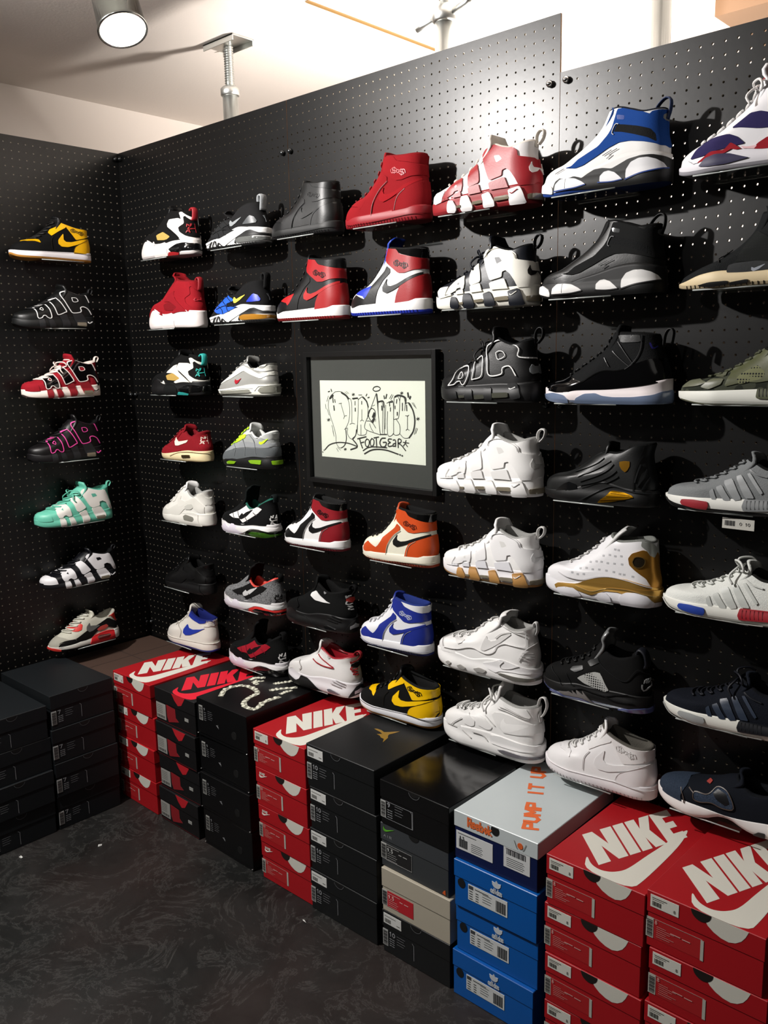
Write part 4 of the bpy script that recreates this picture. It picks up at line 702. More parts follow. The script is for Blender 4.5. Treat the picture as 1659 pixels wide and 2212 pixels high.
  ('white_edge','S','p',[(0.092,0.062),(0.278,0.088),(0.452,0.105),(0.615,0.126),(0.78,0.127),(0.955,0.147),(1.082,0.155),(1.08,0.13),(0.954,0.111),(0.845,0.107),(0.788,0.055),(0.766,0.085),(0.618,0.085),(0.167,0.053)]),
  ('air_window','S','p',[(0.846,0.06),(0.875,0.096),(0.977,0.11),(1.044,0.094),(1.058,0.042),(0.881,0.04)]),
  ('air_window','S','p',[(0.197,0.049),(0.458,0.063),(0.703,0.075),(0.737,0.039),(0.213,0.022)]),
 ],
 'runner95': [
  ('wave_light','U','p',[(0.013,0.149),(0.083,0.199),(0.464,0.289),(0.619,0.317),(0.826,0.292),(0.934,0.271),(1.066,0.316),(1.068,0.343),(0.943,0.337),(0.844,0.304),(0.613,0.37),(0.516,0.329),(0.304,0.225)]),
  ('wave_mid','U','p',[(0.079,0.111),(0.013,0.149),(0.33,0.216),(0.575,0.25),(0.789,0.236),(0.937,0.239),(1.075,0.295),(1.072,0.251),(0.943,0.201),(0.791,0.198),(0.583,0.195),(0.375,0.175),(0.23,0.128)]),
  ('wave_dark','U','p',[(0.087,0.078),(0.098,0.118),(0.378,0.17),(0.584,0.189),(0.791,0.192),(0.944,0.196),(1.092,0.252),(1.091,0.099),(0.086,0.055)]),
  ('lace_guard','U','p',[(0.33,0.216),(0.316,0.258),(0.48,0.306),(0.554,0.314),(0.546,0.281),(0.436,0.244)]),
  ('swoosh','U','p',[(0.813,0.259),(0.806,0.239),(0.839,0.227),(0.878,0.244),(0.926,0.291),(0.877,0.269),(0.838,0.251)]),
  ('rib','U','l',[(0.33,0.216),(0.403,0.176),(0.387,0.109)],0.0056),
  ('rib','U','l',[(0.503,0.269),(0.561,0.205),(0.57,0.117)],0.0056),
  ('rib','U','l',[(0.624,0.306),(0.724,0.244),(0.761,0.136)],0.0055),
  ('air_window','S','p',[(0.637,0.07),(0.675,0.079),(0.853,0.086),(0.848,0.044),(0.678,0.046)]),
  ('air_window','S','p',[(0.254,0.043),(0.313,0.058),(0.428,0.055),(0.393,0.03),(0.26,0.025)]),
  ('air_window','S','p',[(0.964,0.082),(1.038,0.08),(1.036,0.041),(0.973,0.043)]),
 ],
 'trainer': [
  ('side_fin','U','p',[(0.168,0.147),(0.255,0.189),(0.333,0.225),(0.361,0.297),(0.539,0.244),(0.551,0.223),(0.434,0.199),(0.459,0.158),(0.344,0.123),(0.31,0.104)]),
  ('side_fin','U','p',[(0.31,0.109),(0.407,0.16),(0.572,0.172),(0.696,0.137),(0.568,0.108),(0.378,0.096)]),
  ('rib','U','l',[(0.304,0.176),(0.375,0.142),(0.394,0.1)],0.0055),
  ('rib','U','l',[(0.361,0.224),(0.438,0.179),(0.489,0.096)],0.0055),
  ('rib','U','l',[(0.39,0.273),(0.498,0.226),(0.588,0.152)],0.0055),
  ('rib','U','l',[(0.271,0.147),(0.438,0.179),(0.666,0.148)],0.0055),
  ('heel_panel','U','p',[(0.754,0.203),(0.856,0.281),(0.905,0.264),(0.935,0.224),(0.931,0.205),(0.854,0.2)]),
  ('swoosh','U','p',[(0.563,0.261),(0.547,0.234),(0.562,0.203),(0.59,0.199),(0.65,0.223),(0.748,0.277),(0.664,0.257),(0.6,0.236)]),
  ('heel_mark','U','l',[(0.955,0.274),(0.985,0.214)],0.0062),
  ('foam','S','p',[(0.083,0.073),(0.315,0.093),(0.507,0.096),(0.663,0.109),(0.856,0.174),(0.97,0.165),(1.1,0.15),(1.097,0.097),(0.968,0.101),(0.881,0.143),(0.71,0.107),(0.578,0.053),(0.47,0.012),(0.353,0.077),(0.141,0.05)]),
  ('air_window','S','p',[(0.656,0.064),(0.715,0.082),(0.883,0.08),(1.03,0.066),(1.045,0.046),(0.954,0.029),(0.716,0.029),(0.67,0.034)]),
  ('tread','S','l',[(0.222,0.026),(0.278,0.07)],0.0111),
  ('tread','S','l',[(0.289,0.018),(0.336,0.077),(0.36,0.016)],0.0089),
  ('tread','S','l',[(0.372,0.01),(0.396,0.05),(0.454,0.012)],0.0110),
  ('heel_rubber','S','p',[(0.637,0.03),(0.666,0.089),(0.806,0.137),(0.881,0.143),(0.969,0.106),(1.097,0.097),(1.096,0.083),(0.882,0.085),(0.715,0.082),(0.664,0.064),(0.661,0.029)]),
 ],
 'strap': [
  ('lace_shroud','U','p',[(0.307,0.174),(0.37,0.195),(0.461,0.224),(0.567,0.275),(0.608,0.329),(0.734,0.296),(0.869,0.268),(0.807,0.225),(0.666,0.163),(0.546,0.114),(0.484,0.154),(0.383,0.152)]),
  ('swoosh','U','p',[(0.52,0.206),(0.481,0.17),(0.481,0.148),(0.525,0.146),(0.602,0.174),(0.724,0.256),(0.589,0.217),(0.545,0.192)]),
  ('rib','U','l',[(0.373,0.19),(0.404,0.148)],0.0056),
  ('rib','U','l',[(0.443,0.217),(0.495,0.149)],0.0056),
  ('rib','U','l',[(0.615,0.268),(0.669,0.24)],0.0055),
  ('rib','U','l',[(0.722,0.223),(0.787,0.201)],0.0055),
  ('rib','U','l',[(0.582,0.173),(0.636,0.132)],0.0055),
  ('heel_text','U','t','NIKE',(0.961, 0.209),(1.021, 0.185)),
  ('heel_text','U','l',[(0.956,0.182),(0.97,0.16),(1.047,0.198)],0.0094),
  ('heel_text','U','t','AIR',(0.956, 0.15),(1.034, 0.13)),
  ('toe_tooth','S','p',[(0.071,0.035),(0.182,0.063),(0.219,0.09),(0.28,0.063),(0.32,0.056),(0.365,0.11),(0.437,0.072),(0.542,0.017),(0.388,-0.016),(0.1,-0.015)]),
  ('foam','S','p',[(0.414,0.058),(0.589,0.087),(0.706,0.104),(0.805,0.102),(0.961,0.089),(1.098,0.114),(1.096,0.08),(0.963,0.056),(0.812,0.075),(0.693,0.071),(0.613,0.041),(0.542,0.017)]),
  ('heel_air','S','p',[(0.56,-0.006),(0.613,0.041),(0.714,0.067),(0.853,0.07),(0.963,0.052),(1.096,0.075),(1.101,0.008),(0.953,-0.013),(0.689,-0.023)]),
  ('air_window','S','p',[(0.645,0.02),(0.714,0.047),(0.903,0.049),(0.961,0.033),(1.01,0.033),(1.005,0.012),(0.902,-0),(0.69,-0.006)]),
  ('quarter_panel','U','p',[(0.179,0.143),(0.259,0.186),(0.404,0.131),(0.525,0.095),(0.666,0.124),(0.808,0.164),(0.955,0.204),(1.105,0.198),(1.117,0.088),(0.942,0.057),(0.703,0.076),(0.4,0.05),(0.135,0.056)]),
 ],
 'worm': [
  ('zip_panel','U','p',[(0.485,0.314),(0.492,0.339),(0.557,0.372),(0.635,0.325),(0.722,0.291),(0.78,0.281),(0.675,0.274),(0.561,0.279)]),
  ('zip_line','U','l',[(0.548,0.369),(0.609,0.337),(0.703,0.304),(0.775,0.283),(0.642,0.273),(0.545,0.288),(0.486,0.311)],0.0093),
  ('side_curve','U','l',[(0.302,0.255),(0.343,0.205),(0.319,0.175)],0.0048),
  ('button','U','p',[(0.679,0.392),(0.7,0.402),(0.717,0.391),(0.706,0.364),(0.687,0.357),(0.675,0.372)]),
  ('heel_text','U','l',[(0.934,0.372),(0.937,0.346),(0.948,0.367),(0.996,0.366)],0.0090),
  ('heel_text','U','l',[(0.944,0.312),(0.942,0.295),(0.951,0.287),(0.977,0.288)],0.0090),
  ('heel_text','U','l',[(0.957,0.272),(0.976,0.257),(0.96,0.244),(0.991,0.23)],0.0090),
  ('heel_badge','U','p',[(0.937,0.34),(0.956,0.35),(1.003,0.343),(0.997,0.305),(0.974,0.295),(0.941,0.311)]),
  ('sole_fin','S','p',[(0.061,0.055),(0.142,0.06),(0.266,0.048),(0.318,0.076),(0.336,0.116),(0.416,0.108),(0.503,0.068),(0.609,-0.001),(0.686,-0.033),(0.638,-0.057),(0.215,-0.062),(0.076,-0.033)]),
  ('sole_groove','S','l',[(0.768,0.151),(0.905,0.125)],0.0069),
  ('sole_groove','S','l',[(0.744,0.12),(0.872,0.105)],0.0069),
  ('sole_groove','S','l',[(0.807,0.172),(0.911,0.15)],0.0057),
  ('air_window','S','p',[(0.698,0.051),(0.736,0.062),(0.859,0.04),(0.848,0.024),(0.715,0.022)]),
  ('heel_unit','S','p',[(0.974,0.075),(0.994,0.127),(1.077,0.19),(1.097,0.098),(0.931,-0.003)]),
  ('sole_tick','S','p',[(0.984,0.073),(1.003,0.104),(1.027,0.098),(1.007,0.056),(0.984,0.042)]),
 ],
 'af1': [
  ('strap','U','p',[(0.506,0.398),(0.569,0.447),(0.689,0.431),(0.831,0.422),(0.922,0.412),(0.932,0.391),(0.914,0.335),(0.825,0.318),(0.7,0.337),(0.581,0.363)]),
  ('collar','U','p',[(0.724,0.526),(0.787,0.496),(0.899,0.465),(0.956,0.445),(1.134,0.485),(1.14,0.547),(0.973,0.524)]),
  ('collar_trim','U','l',[(0.731,0.514),(0.798,0.477),(0.913,0.453),(0.967,0.434),(1.121,0.476)],0.0148),
  ('swoosh','U','p',[(0.581,0.277),(0.506,0.205),(0.501,0.163),(0.548,0.141),(0.64,0.156),(0.78,0.209),(0.915,0.275),(0.827,0.251),(0.683,0.227),(0.61,0.235)]),
  ('heel_text','U','t','NIKE',(0.937, 0.373),(1.055, 0.359)),
  ('heel_text','U','t','AIR',(0.972, 0.343),(1.052, 0.328)),
  ('heel_flap','U','p',[(0.884,0.292),(0.936,0.308),(0.944,0.405),(1.131,0.451),(1.111,0.284)]),
  ('stitch','M','l',[(0.173,0.096),(0.37,0.095),(0.667,0.095),(1.096,0.134)],0.0046),
  ('stitch','U','l',[(0.337,0.235),(0.463,0.184),(0.443,0.098)],0.0046),
 ],
 'jumbo95': [
  ('toe_line','U','l',[(0.159,0.15),(0.138,0.181),(0.128,0.205),(0.217,0.238)],0.0034),
  ('eye_loop','U','p',[(0.276,0.228),(0.232,0.224),(0.254,0.229),(0.374,0.242),(0.353,0.219),(0.322,0.207)]),
  ('side_wave','U','l',[(0.164,0.151),(0.309,0.17),(0.409,0.198),(0.478,0.203),(0.533,0.189),(0.602,0.183),(0.661,0.212),(0.686,0.253),(0.745,0.282),(0.82,0.284),(0.904,0.28),(0.921,0.289),(0.916,0.335),(0.902,0.408),(0.846,0.456),(0.753,0.467)],0.0048),
  ('swoosh','U','p',[(0.578,0.311),(0.548,0.252),(0.535,0.201),(0.57,0.198),(0.635,0.231),(0.714,0.285),(0.806,0.359),(0.794,0.365),(0.739,0.34),(0.667,0.291),(0.622,0.277),(0.59,0.289)]),
  ('rib','U','l',[(0.662,0.417),(0.779,0.389),(0.9,0.364)],0.0039),
  ('rib','U','l',[(0.665,0.309),(0.715,0.348),(0.796,0.374)],0.0039),
  ('heel_line','U','l',[(0.965,0.299),(0.917,0.255),(0.877,0.185)],0.0044),
  ('heel_rib','U','l',[(0.908,0.237),(0.964,0.236)],0.0025),
  ('heel_rib','U','l',[(0.898,0.218),(0.97,0.218)],0.0025),
  ('heel_rib','U','l',[(0.889,0.199),(0.971,0.203)],0.0025),
  ('sole_wing','S','p',[(0.558,0.106),(0.648,0.13),(0.753,0.172),(0.826,0.183),(0.913,0.172),(0.974,0.137),(1,0.102),(1.024,0.083),(0.954,0.087),(0.83,0.086),(0.722,0.074),(0.686,0.058),(0.609,0.074)]),
  ('sole_tick','S','l',[(0.753,0.15),(0.723,0.119),(0.739,0.098),(0.812,0.109),(0.886,0.141)],0.0032),
  ('air_window','S','p',[(0.701,0.055),(0.73,0.064),(0.805,0.061),(0.902,0.06),(0.991,0.055),(1.024,0.061),(1.025,0.04),(0.955,0.03),(0.869,0.03),(0.776,0.042)]),
  ('pod','S','p',[(0.192,0.04),(0.226,0.059),(0.266,0.05),(0.225,0.025)]),
  ('pod','S','p',[(0.325,0.045),(0.357,0.058),(0.411,0.039),(0.384,0.022),(0.338,0.027)]),
  ('pod','S','p',[(0.482,0.05),(0.535,0.066),(0.603,0.054),(0.572,0.032),(0.503,0.031)]),
 ],
 'bubble': [
  ('toe_line','U','l',[(0.309,0.209),(0.215,0.149),(0.166,0.095)],0.0035),
  ('toe_line','U','l',[(0.123,0.099),(0.172,0.09),(0.246,0.088)],0.0042),
  ('pad','U','p',[(0.315,0.189),(0.336,0.244),(0.358,0.248),(0.435,0.215),(0.433,0.178),(0.401,0.165),(0.336,0.172)]),
  ('pad','U','p',[(0.442,0.25),(0.462,0.264),(0.518,0.255),(0.604,0.203),(0.589,0.181),(0.551,0.173),(0.464,0.191),(0.446,0.223)]),
  ('pad','U','p',[(0.679,0.389),(0.698,0.408),(0.812,0.414),(0.897,0.395),(0.93,0.337),(0.92,0.328),(0.815,0.35),(0.694,0.369)]),
  ('big_panel','U','p',[(0.588,0.287),(0.612,0.31),(0.675,0.321),(0.779,0.318),(0.889,0.299),(0.96,0.28),(0.997,0.279),(1.002,0.202),(0.924,0.21),(0.826,0.194),(0.713,0.185),(0.657,0.215),(0.613,0.258)]),
  ('swoosh','U','p',[(0.707,0.29),(0.68,0.255),(0.68,0.22),(0.704,0.195),(0.758,0.199),(0.847,0.234),(0.92,0.268),(0.916,0.279),(0.844,0.274),(0.769,0.26),(0.731,0.255),(0.71,0.268)]),
  ('rib','U','l',[(0.639,0.344),(0.745,0.34),(0.916,0.319)],0.0027),
  ('rib','U','l',[(0.653,0.359),(0.743,0.354),(0.92,0.328)],0.0027),
  ('rib','U','l',[(0.531,0.269),(0.626,0.22)],0.0027),
  ('sole_wave','S','l',[(0.321,0.121),(0.371,0.096),(0.406,0.083)],0.0042),
  ('sole_wave','S','l',[(0.418,0.131),(0.513,0.127),(0.561,0.095)],0.0041),
  ('sole_wing','S','p',[(0.582,0.143),(0.675,0.152),(0.79,0.143),(0.911,0.138),(1.018,0.139),(1.023,0.086),(0.931,0.087),(0.795,0.079),(0.696,0.079),(0.594,0.085)]),
  ('air_window','S','p',[(0.66,0.053),(0.721,0.062),(0.836,0.06),(0.96,0.057),(1.02,0.055),(1.02,0.034),(0.934,0.035),(0.797,0.031),(0.706,0.04)]),
  ('rib','U','l',[(0.969,0.297),(0.96,0.361),(0.991,0.386)],0.0032),
 ],
 'ring': [
  ('bootie','U','p',[(0.277,0.171),(0.325,0.177),(0.372,0.216),(0.437,0.244),(0.523,0.281),(0.59,0.346),(0.615,0.385),(0.647,0.504),(0.693,0.5),(0.795,0.475),(0.883,0.43),(0.9,0.446),(0.981,0.458),(1.001,0.319),(1.016,0.191),(0.979,0.219),(0.93,0.242),(0.852,0.263),(0.754,0.281),(0.676,0.282),(0.599,0.257),(0.502,0.208),(0.417,0.17),(0.358,0.159)]),
  ('strap','U','p',[(0.633,0.357),(0.654,0.402),(0.702,0.393),(0.81,0.366),(0.894,0.337),(0.923,0.301),(0.934,0.251),(0.881,0.283),(0.779,0.32),(0.692,0.347)]),
  ('strap_edge','U','l',[(0.635,0.338),(0.622,0.353),(0.643,0.402),(0.665,0.401)],0.0047),
  ('lace_lock','U','p',[(0.646,0.461),(0.659,0.463),(0.708,0.449),(0.705,0.424),(0.654,0.434)]),
  ('pull_hole','U','p',[(0.952,0.422),(0.961,0.434),(0.975,0.421),(0.973,0.398),(0.959,0.388),(0.951,0.401)]),
  ('perforation','U','l',[(0.567,0.211),(0.63,0.239)],0.0020),
  ('perforation','U','l',[(0.6,0.213),(0.673,0.242)],0.0020),
  ('perforation','U','l',[(0.598,0.188),(0.633,0.208)],0.0020),
  ('perforation','U','l',[(0.196,0.145),(0.269,0.166)],0.0021),
  ('arch','S','p',[(0.17,0.038),(0.193,0.094),(0.256,0.122),(0.323,0.119),(0.384,0.098),(0.415,0.087),(0.45,0.108),(0.507,0.132),(0.565,0.134),(0.636,0.121),(0.685,0.139),(0.754,0.166),(0.843,0.177),(0.918,0.174),(0.979,0.159),(1.018,0.137),(1.027,0.015),(0.99,-0.032),(0.757,-0.017),(0.51,0.006),(0.246,0.026)]),
  ('ring_pod','S','p',[(0.189,0.029),(0.198,0.073),(0.239,0.103),(0.3,0.101),(0.363,0.091),(0.419,0.064),(0.447,0.044),(0.368,0.032),(0.29,0.029)]),
  ('ring_pod','S','p',[(0.555,0.046),(0.554,0.081),(0.579,0.107),(0.615,0.111),(0.659,0.093),(0.699,0.062),(0.722,0.04),(0.644,0.038),(0.573,0.04)]),
  ('ring_pod','S','p',[(0.746,0.043),(0.742,0.1),(0.775,0.144),(0.83,0.161),(0.889,0.16),(0.941,0.142),(0.976,0.117),(0.992,0.085),(0.924,0.076),(0.832,0.062),(0.77,0.046)]),
  ('pod_edge','S','l',[(0.189,0.029),(0.29,0.028),(0.368,0.03),(0.447,0.041)],0.0071),
  ('pod_edge','S','l',[(0.544,0.041),(0.644,0.035),(0.722,0.04)],0.0068),
  ('pod_edge','S','l',[(0.746,0.037),(0.832,0.059),(0.924,0.073),(0.992,0.085)],0.0080),
  ('toe_bumper','S','p',[(0.03,0.045),(0.04,0.096),(0.088,0.1),(0.159,0.066),(0.175,0.038),(0.165,0.014)]),
 ],
 'patent': [
  ('rand','U','p',[(0.04,0.079),(0.062,0.129),(0.114,0.152),(0.248,0.184),(0.35,0.157),(0.388,0.148),(0.438,0.176),(0.499,0.209),(0.56,0.228),(0.643,0.227),(0.714,0.236),(0.783,0.272),(0.881,0.302),(0.941,0.305),(0.971,0.215),(1,0.169),(1.021,0.142),(0.771,0.117),(0.36,0.077),(0.013,0.068)]),
  ('rand_edge','U','l',[(0.267,0.184),(0.351,0.154),(0.388,0.146),(0.439,0.175),(0.499,0.209),(0.56,0.226),(0.643,0.225),(0.714,0.236)],0.0070),
  ('ankle_seam','U','l',[(0.816,0.461),(0.818,0.38),(0.799,0.317),(0.753,0.263),(0.714,0.236)],0.0047),
  ('rib','U','l',[(0.644,0.42),(0.706,0.346),(0.762,0.281)],0.0038),
  ('rib','U','l',[(0.609,0.356),(0.679,0.3),(0.744,0.254)],0.0039),
  ('rib','U','l',[(0.549,0.311),(0.589,0.255)],0.0039),
  ('eyestay','U','p',[(0.637,0.466),(0.806,0.463),(0.815,0.416),(0.667,0.415)]),
  ('number_mark','U','l',[(0.87,0.405),(0.889,0.369),(0.907,0.382)],0.0075),
  ('ice','S','p',[(0.022,0.018),(0.047,0.06),(0.137,0.071),(0.196,0.065),(0.25,0.056),(0.287,0.028),(0.285,-0.002),(0.043,-0.001)]),
  ('ice','S','p',[(0.326,-0.001),(0.356,0.039),(0.419,0.068),(0.502,0.073),(0.555,0.055),(0.638,0.047),(0.779,0.049),(0.919,0.064),(1.013,0.105),(1.027,0.006),(0.671,-0.005)]),
 ],
 'ribbed': [
  ('toe_panel','U','p',[(0.174,0.047),(0.196,0.079),(0.266,0.126),(0.317,0.145),(0.378,0.13),(0.398,0.067),(0.381,0.026),(0.184,0.007)]),
  ('rib','U','l',[(0.356,0.214),(0.464,0.255),(0.544,0.293),(0.587,0.324)],0.0099),
  ('rib','U','l',[(0.385,0.188),(0.496,0.229),(0.584,0.272),(0.65,0.309)],0.0110),
  ('rib','U','l',[(0.412,0.156),(0.549,0.204),(0.637,0.247),(0.678,0.287)],0.0110),
  ('rib','U','l',[(0.414,0.127),(0.563,0.166),(0.663,0.211),(0.705,0.242)],0.0110),
  ('rib','U','l',[(0.427,0.089),(0.587,0.139),(0.687,0.184),(0.725,0.205)],0.0110),
  ('heel_rib','U','l',[(0.864,0.176),(0.878,0.242),(0.892,0.293)],0.0105),
  ('heel_rib','U','l',[(0.885,0.149),(0.918,0.206),(0.935,0.261)],0.0104),
  ('heel_rib','U','l',[(0.914,0.122),(0.956,0.205)],0.0083),
  ('seam','U','l',[(0.854,0.109),(0.855,0.223),(0.873,0.307),(0.914,0.42)],0.0042),
  ('shield','U','p',[(0.731,0.309),(0.773,0.317),(0.816,0.316),(0.816,0.281),(0.8,0.252),(0.782,0.239),(0.755,0.254),(0.734,0.281)]),
  ('shank','S','p',[(0.562,0.01),(0.596,0.038),(0.64,0.066),(0.673,0.101),(0.69,0.107),(0.78,0.099),(0.85,0.082),(0.863,0.069),(0.787,0.049),(0.674,0.025)]),
  ('shank_rib','S','l',[(0.676,0.087),(0.828,0.08)],0.0043),
  ('shank_rib','S','l',[(0.646,0.062),(0.852,0.07)],0.0043),
  ('shank_rib','S','l',[(0.595,0.031),(0.787,0.05)],0.0043),
  ('sole_edge','S','l',[(0.406,0.013),(0.536,0.078),(0.644,0.128),(0.712,0.136),(0.846,0.109),(1.01,0.099)],0.0055),
 ],
 'dimple': [
  ('heel_panel','U','p',[(0.784,0.331),(0.812,0.368),(0.889,0.398),(0.929,0.384),(0.96,0.373),(0.988,0.234),(0.988,0.105),(0.972,0.095),(0.955,0.147),(0.92,0.203),(0.841,0.253),(0.796,0.286)]),
  ('hologram','U','p',[(0.821,0.312),(0.835,0.342),(0.864,0.351),(0.897,0.342),(0.907,0.319),(0.896,0.286),(0.865,0.272),(0.834,0.285)]),
  ('hologram_rim','U','l',[(0.821,0.312),(0.835,0.342),(0.864,0.351),(0.897,0.342),(0.907,0.319),(0.896,0.286),(0.865,0.272),(0.834,0.285),(0.821,0.312)],0.0062),
  ('heel_tongue','U','p',[(0.873,0.425),(0.881,0.482),(0.917,0.482),(0.947,0.421),(0.953,0.372),(0.95,0.344),(0.93,0.36),(0.91,0.394)]),
  ('seam','U','l',[(0.204,0.159),(0.295,0.14),(0.414,0.136),(0.549,0.173),(0.671,0.184),(0.825,0.171),(0.955,0.142)],0.0044),
  ('foil','US','p',[(0.169,0.063),(0.204,0.084),(0.286,0.094),(0.369,0.1),(0.494,0.151),(0.639,0.182),(0.771,0.183),(0.878,0.168),(0.966,0.144),(1.016,0.085),(1.013,0.027),(0.722,0.085),(0.612,0.079),(0.503,0.035),(0.423,0.049),(0.317,0.069),(0.192,0.036)]),
  ('foil_edge','S','l',[(0.372,0.086),(0.502,0.065),(0.598,0.092),(0.675,0.106),(0.828,0.109),(0.999,0.077)],0.0065),
  ('ring_pod','S','p',[(0.184,0.035),(0.208,0.052),(0.278,0.068),(0.352,0.069),(0.4,0.046),(0.419,0.017),(0.333,-0.002),(0.227,-0)]),
  ('ring_pod','S','p',[(0.547,0.031),(0.559,0.058),(0.591,0.069),(0.625,0.067),(0.66,0.043),(0.666,0.007),(0.597,-0.004),(0.553,0.005)]),
  ('ring_pod','S','p',[(0.731,0.028),(0.746,0.074),(0.786,0.093),(0.871,0.1),(0.938,0.083),(0.981,0.034),(0.969,0.004),(0.83,-0.013),(0.742,-0.012)]),
  ('dimple','U','d',(0.669, 0.378),.011),
  ('dimple','U','d',(0.725, 0.338),.011),
  ('dimple','U','d',(0.675, 0.332),.011),
  ('dimple','U','d',(0.628, 0.335),.011),
  ('dimple','U','d',(0.575, 0.323),.011),
  ('dimple','U','d',(0.736, 0.283),.011),
  ('dimple','U','d',(0.674, 0.28),.011),
  ('dimple','U','d',(0.618, 0.277),.011),
  ('dimple','U','d',(0.565, 0.28),.011),
  ('dimple','U','d',(0.522, 0.277),.011),
  ('dimple','U','d',(0.47, 0.267),.011),
  ('dimple','U','d',(0.757, 0.214),.011),
  ('dimple','U','d',(0.724, 0.214),.011),
  ('dimple','U','d',(0.674, 0.222),.011),
  ('dimple','U','d',(0.612, 0.224),.011),
  ('dimple','U','d',(0.553, 0.224),.011),
  ('dimple','U','d',(0.498, 0.219),.011),
  ('dimple','U','d',(0.444, 0.222),.011),
  ('dimple','U','d',(0.391, 0.213),.011),
  ('dimple','U','d',(0.429, 0.177),.011),
  ('dimple','U','d',(0.377, 0.17),.011),
  ('dimple','U','d',(0.329, 0.177),.011),
  ('dimple','U','d',(0.828, 0.209),.011),
  ('dimple','U','d',(0.698, 0.377),.011),
 ],
 'shark': [
  ('net_window','U','p',[(0.412,0.161),(0.435,0.178),(0.495,0.208),(0.556,0.228),(0.603,0.23),(0.626,0.206),(0.657,0.161),(0.69,0.122),(0.66,0.106),(0.565,0.117),(0.47,0.135)]),
  ('lace_cage','U','p',[(0.335,0.202),(0.348,0.223),(0.438,0.247),(0.454,0.225),(0.391,0.195)]),
  ('lace_cage','U','p',[(0.472,0.276),(0.497,0.295),(0.567,0.324),(0.59,0.298),(0.516,0.254)]),
  ('seam','U','l',[(0.133,0.171),(0.241,0.126),(0.282,0.068)],0.0031),
  ('seam','U','l',[(0.311,0.174),(0.357,0.117),(0.383,0.082)],0.0030),
  ('seam','U','l',[(0.569,0.313),(0.645,0.266),(0.729,0.232),(0.8,0.211),(0.845,0.225),(0.886,0.283),(0.912,0.299),(0.971,0.255)],0.0029),
  ('heel_text','U','l',[(0.945,0.201),(0.947,0.176),(0.963,0.163),(1,0.21)],0.0071),
  ('heel_text','U','t','NIKE',(0.953, 0.241),(0.978, 0.207)),
  ('eye_hole','U','p',[(0.576,0.386),(0.59,0.408),(0.608,0.394),(0.599,0.373)]),
  ('teeth','S','p',[(0.239,0.031),(0.324,0.046),(0.341,0.053),(0.389,0.039),(0.373,0.066),(0.426,0.039),(0.408,0.079),(0.479,0.047),(0.464,0.08),(0.51,0.043),(0.566,-0.004),(0.461,0.025),(0.378,0.021),(0.292,0.016)]),
  ('ice','S','p',[(0.124,0.002),(0.217,0.025),(0.291,0.012),(0.377,0.017),(0.46,0.021),(0.562,-0.012),(0.456,-0.033),(0.358,-0.026),(0.251,-0.017),(0.169,-0.012)]),
  ('ice','S','p',[(0.746,-0.016),(0.81,0.009),(0.92,0.034),(1.018,0.039),(1.02,-0.009),(0.846,-0.017)]),
  ('line','S','l',[(0.38,0.07),(0.458,0.091),(0.554,0.083),(0.664,0.079),(0.768,0.105),(0.894,0.132)],0.0053),
  ('line','S','l',[(0.665,0.076),(0.737,0.062),(0.813,0.062),(0.893,0.072)],0.0052),
 ],
 'seven': [
  ('swash','U','p',[(0.126,0.096),(0.167,0.15),(0.247,0.197),(0.374,0.204),(0.427,0.18),(0.475,0.134),(0.391,0.128),(0.301,0.117),(0.213,0.099)]),
  ('swash','U','p',[(0.387,0.238),(0.434,0.269),(0.491,0.307),(0.55,0.309),(0.61,0.289),(0.636,0.203),(0.541,0.21),(0.441,0.232)]),
  ('bolt','U','p',[(0.179,0.065),(0.268,0.118),(0.352,0.114),(0.39,0.152),(0.421,0.133),(0.503,0.063),(0.474,0.057),(0.402,0.116),(0.354,0.094),(0.281,0.096),(0.216,0.048)]),
  ('bolt','U','p',[(0.503,0.063),(0.547,0.123),(0.602,0.152),(0.659,0.152),(0.664,0.067),(0.57,0.062)]),
  ('bolt_light','U','p',[(0.451,0.123),(0.49,0.112),(0.548,0.113),(0.512,0.071),(0.482,0.085)]),
  ('side_tread','S','p',[(0.195,0.041),(0.238,0.083),(0.303,0.097),(0.385,0.089),(0.458,0.063),(0.508,0.046),(0.36,0.029),(0.254,0.031)]),
  ('stitch','U','l',[(0.12,0.087),(0.186,0.044)],0.0032),
 ],
 'sock': [
  ('mesh_window','U','p',[(0.411,0.136),(0.434,0.164),(0.46,0.234),(0.523,0.33),(0.608,0.279),(0.663,0.214),(0.672,0.115),(0.554,0.144),(0.436,0.144)]),
  ('cage','U','p',[(0.374,0.093),(0.382,0.128),(0.426,0.14),(0.554,0.144),(0.671,0.125),(0.676,0.037),(0.461,0.061),(0.38,0.079)]),
  ('toe_fold','U','l',[(0.321,0.153),(0.305,0.215),(0.33,0.18),(0.375,0.219)],0.0064),
  ('swoosh','U','p',[(0.522,0.109),(0.521,0.092),(0.534,0.081),(0.567,0.094),(0.604,0.123),(0.561,0.109),(0.538,0.101)]),
  ('tread','S','p',[(0.184,0.02),(0.269,0.034),(0.386,0.036),(0.389,0.016),(0.276,0.003)]),
  ('tread','S','p',[(0.396,0.025),(0.506,0.038),(0.51,0.018),(0.403,0.007)]),
 ],
 'knit': [
  ('stripe','U','p',[(0.366,0.134),(0.387,0.153),(0.416,0.085),(0.394,0.067),(0.375,0.099)]),
  ('stripe','U','p',[(0.403,0.16),(0.438,0.179),(0.507,0.087),(0.468,0.074)]),
  ('stripe','U','p',[(0.443,0.201),(0.498,0.223),(0.573,0.098),(0.53,0.083)]),
  ('stripe','U','p',[(0.519,0.236),(0.552,0.25),(0.624,0.154),(0.65,0.11),(0.595,0.106)]),
  ('stripe','U','p',[(0.586,0.258),(0.608,0.265),(0.701,0.149),(0.686,0.136)]),
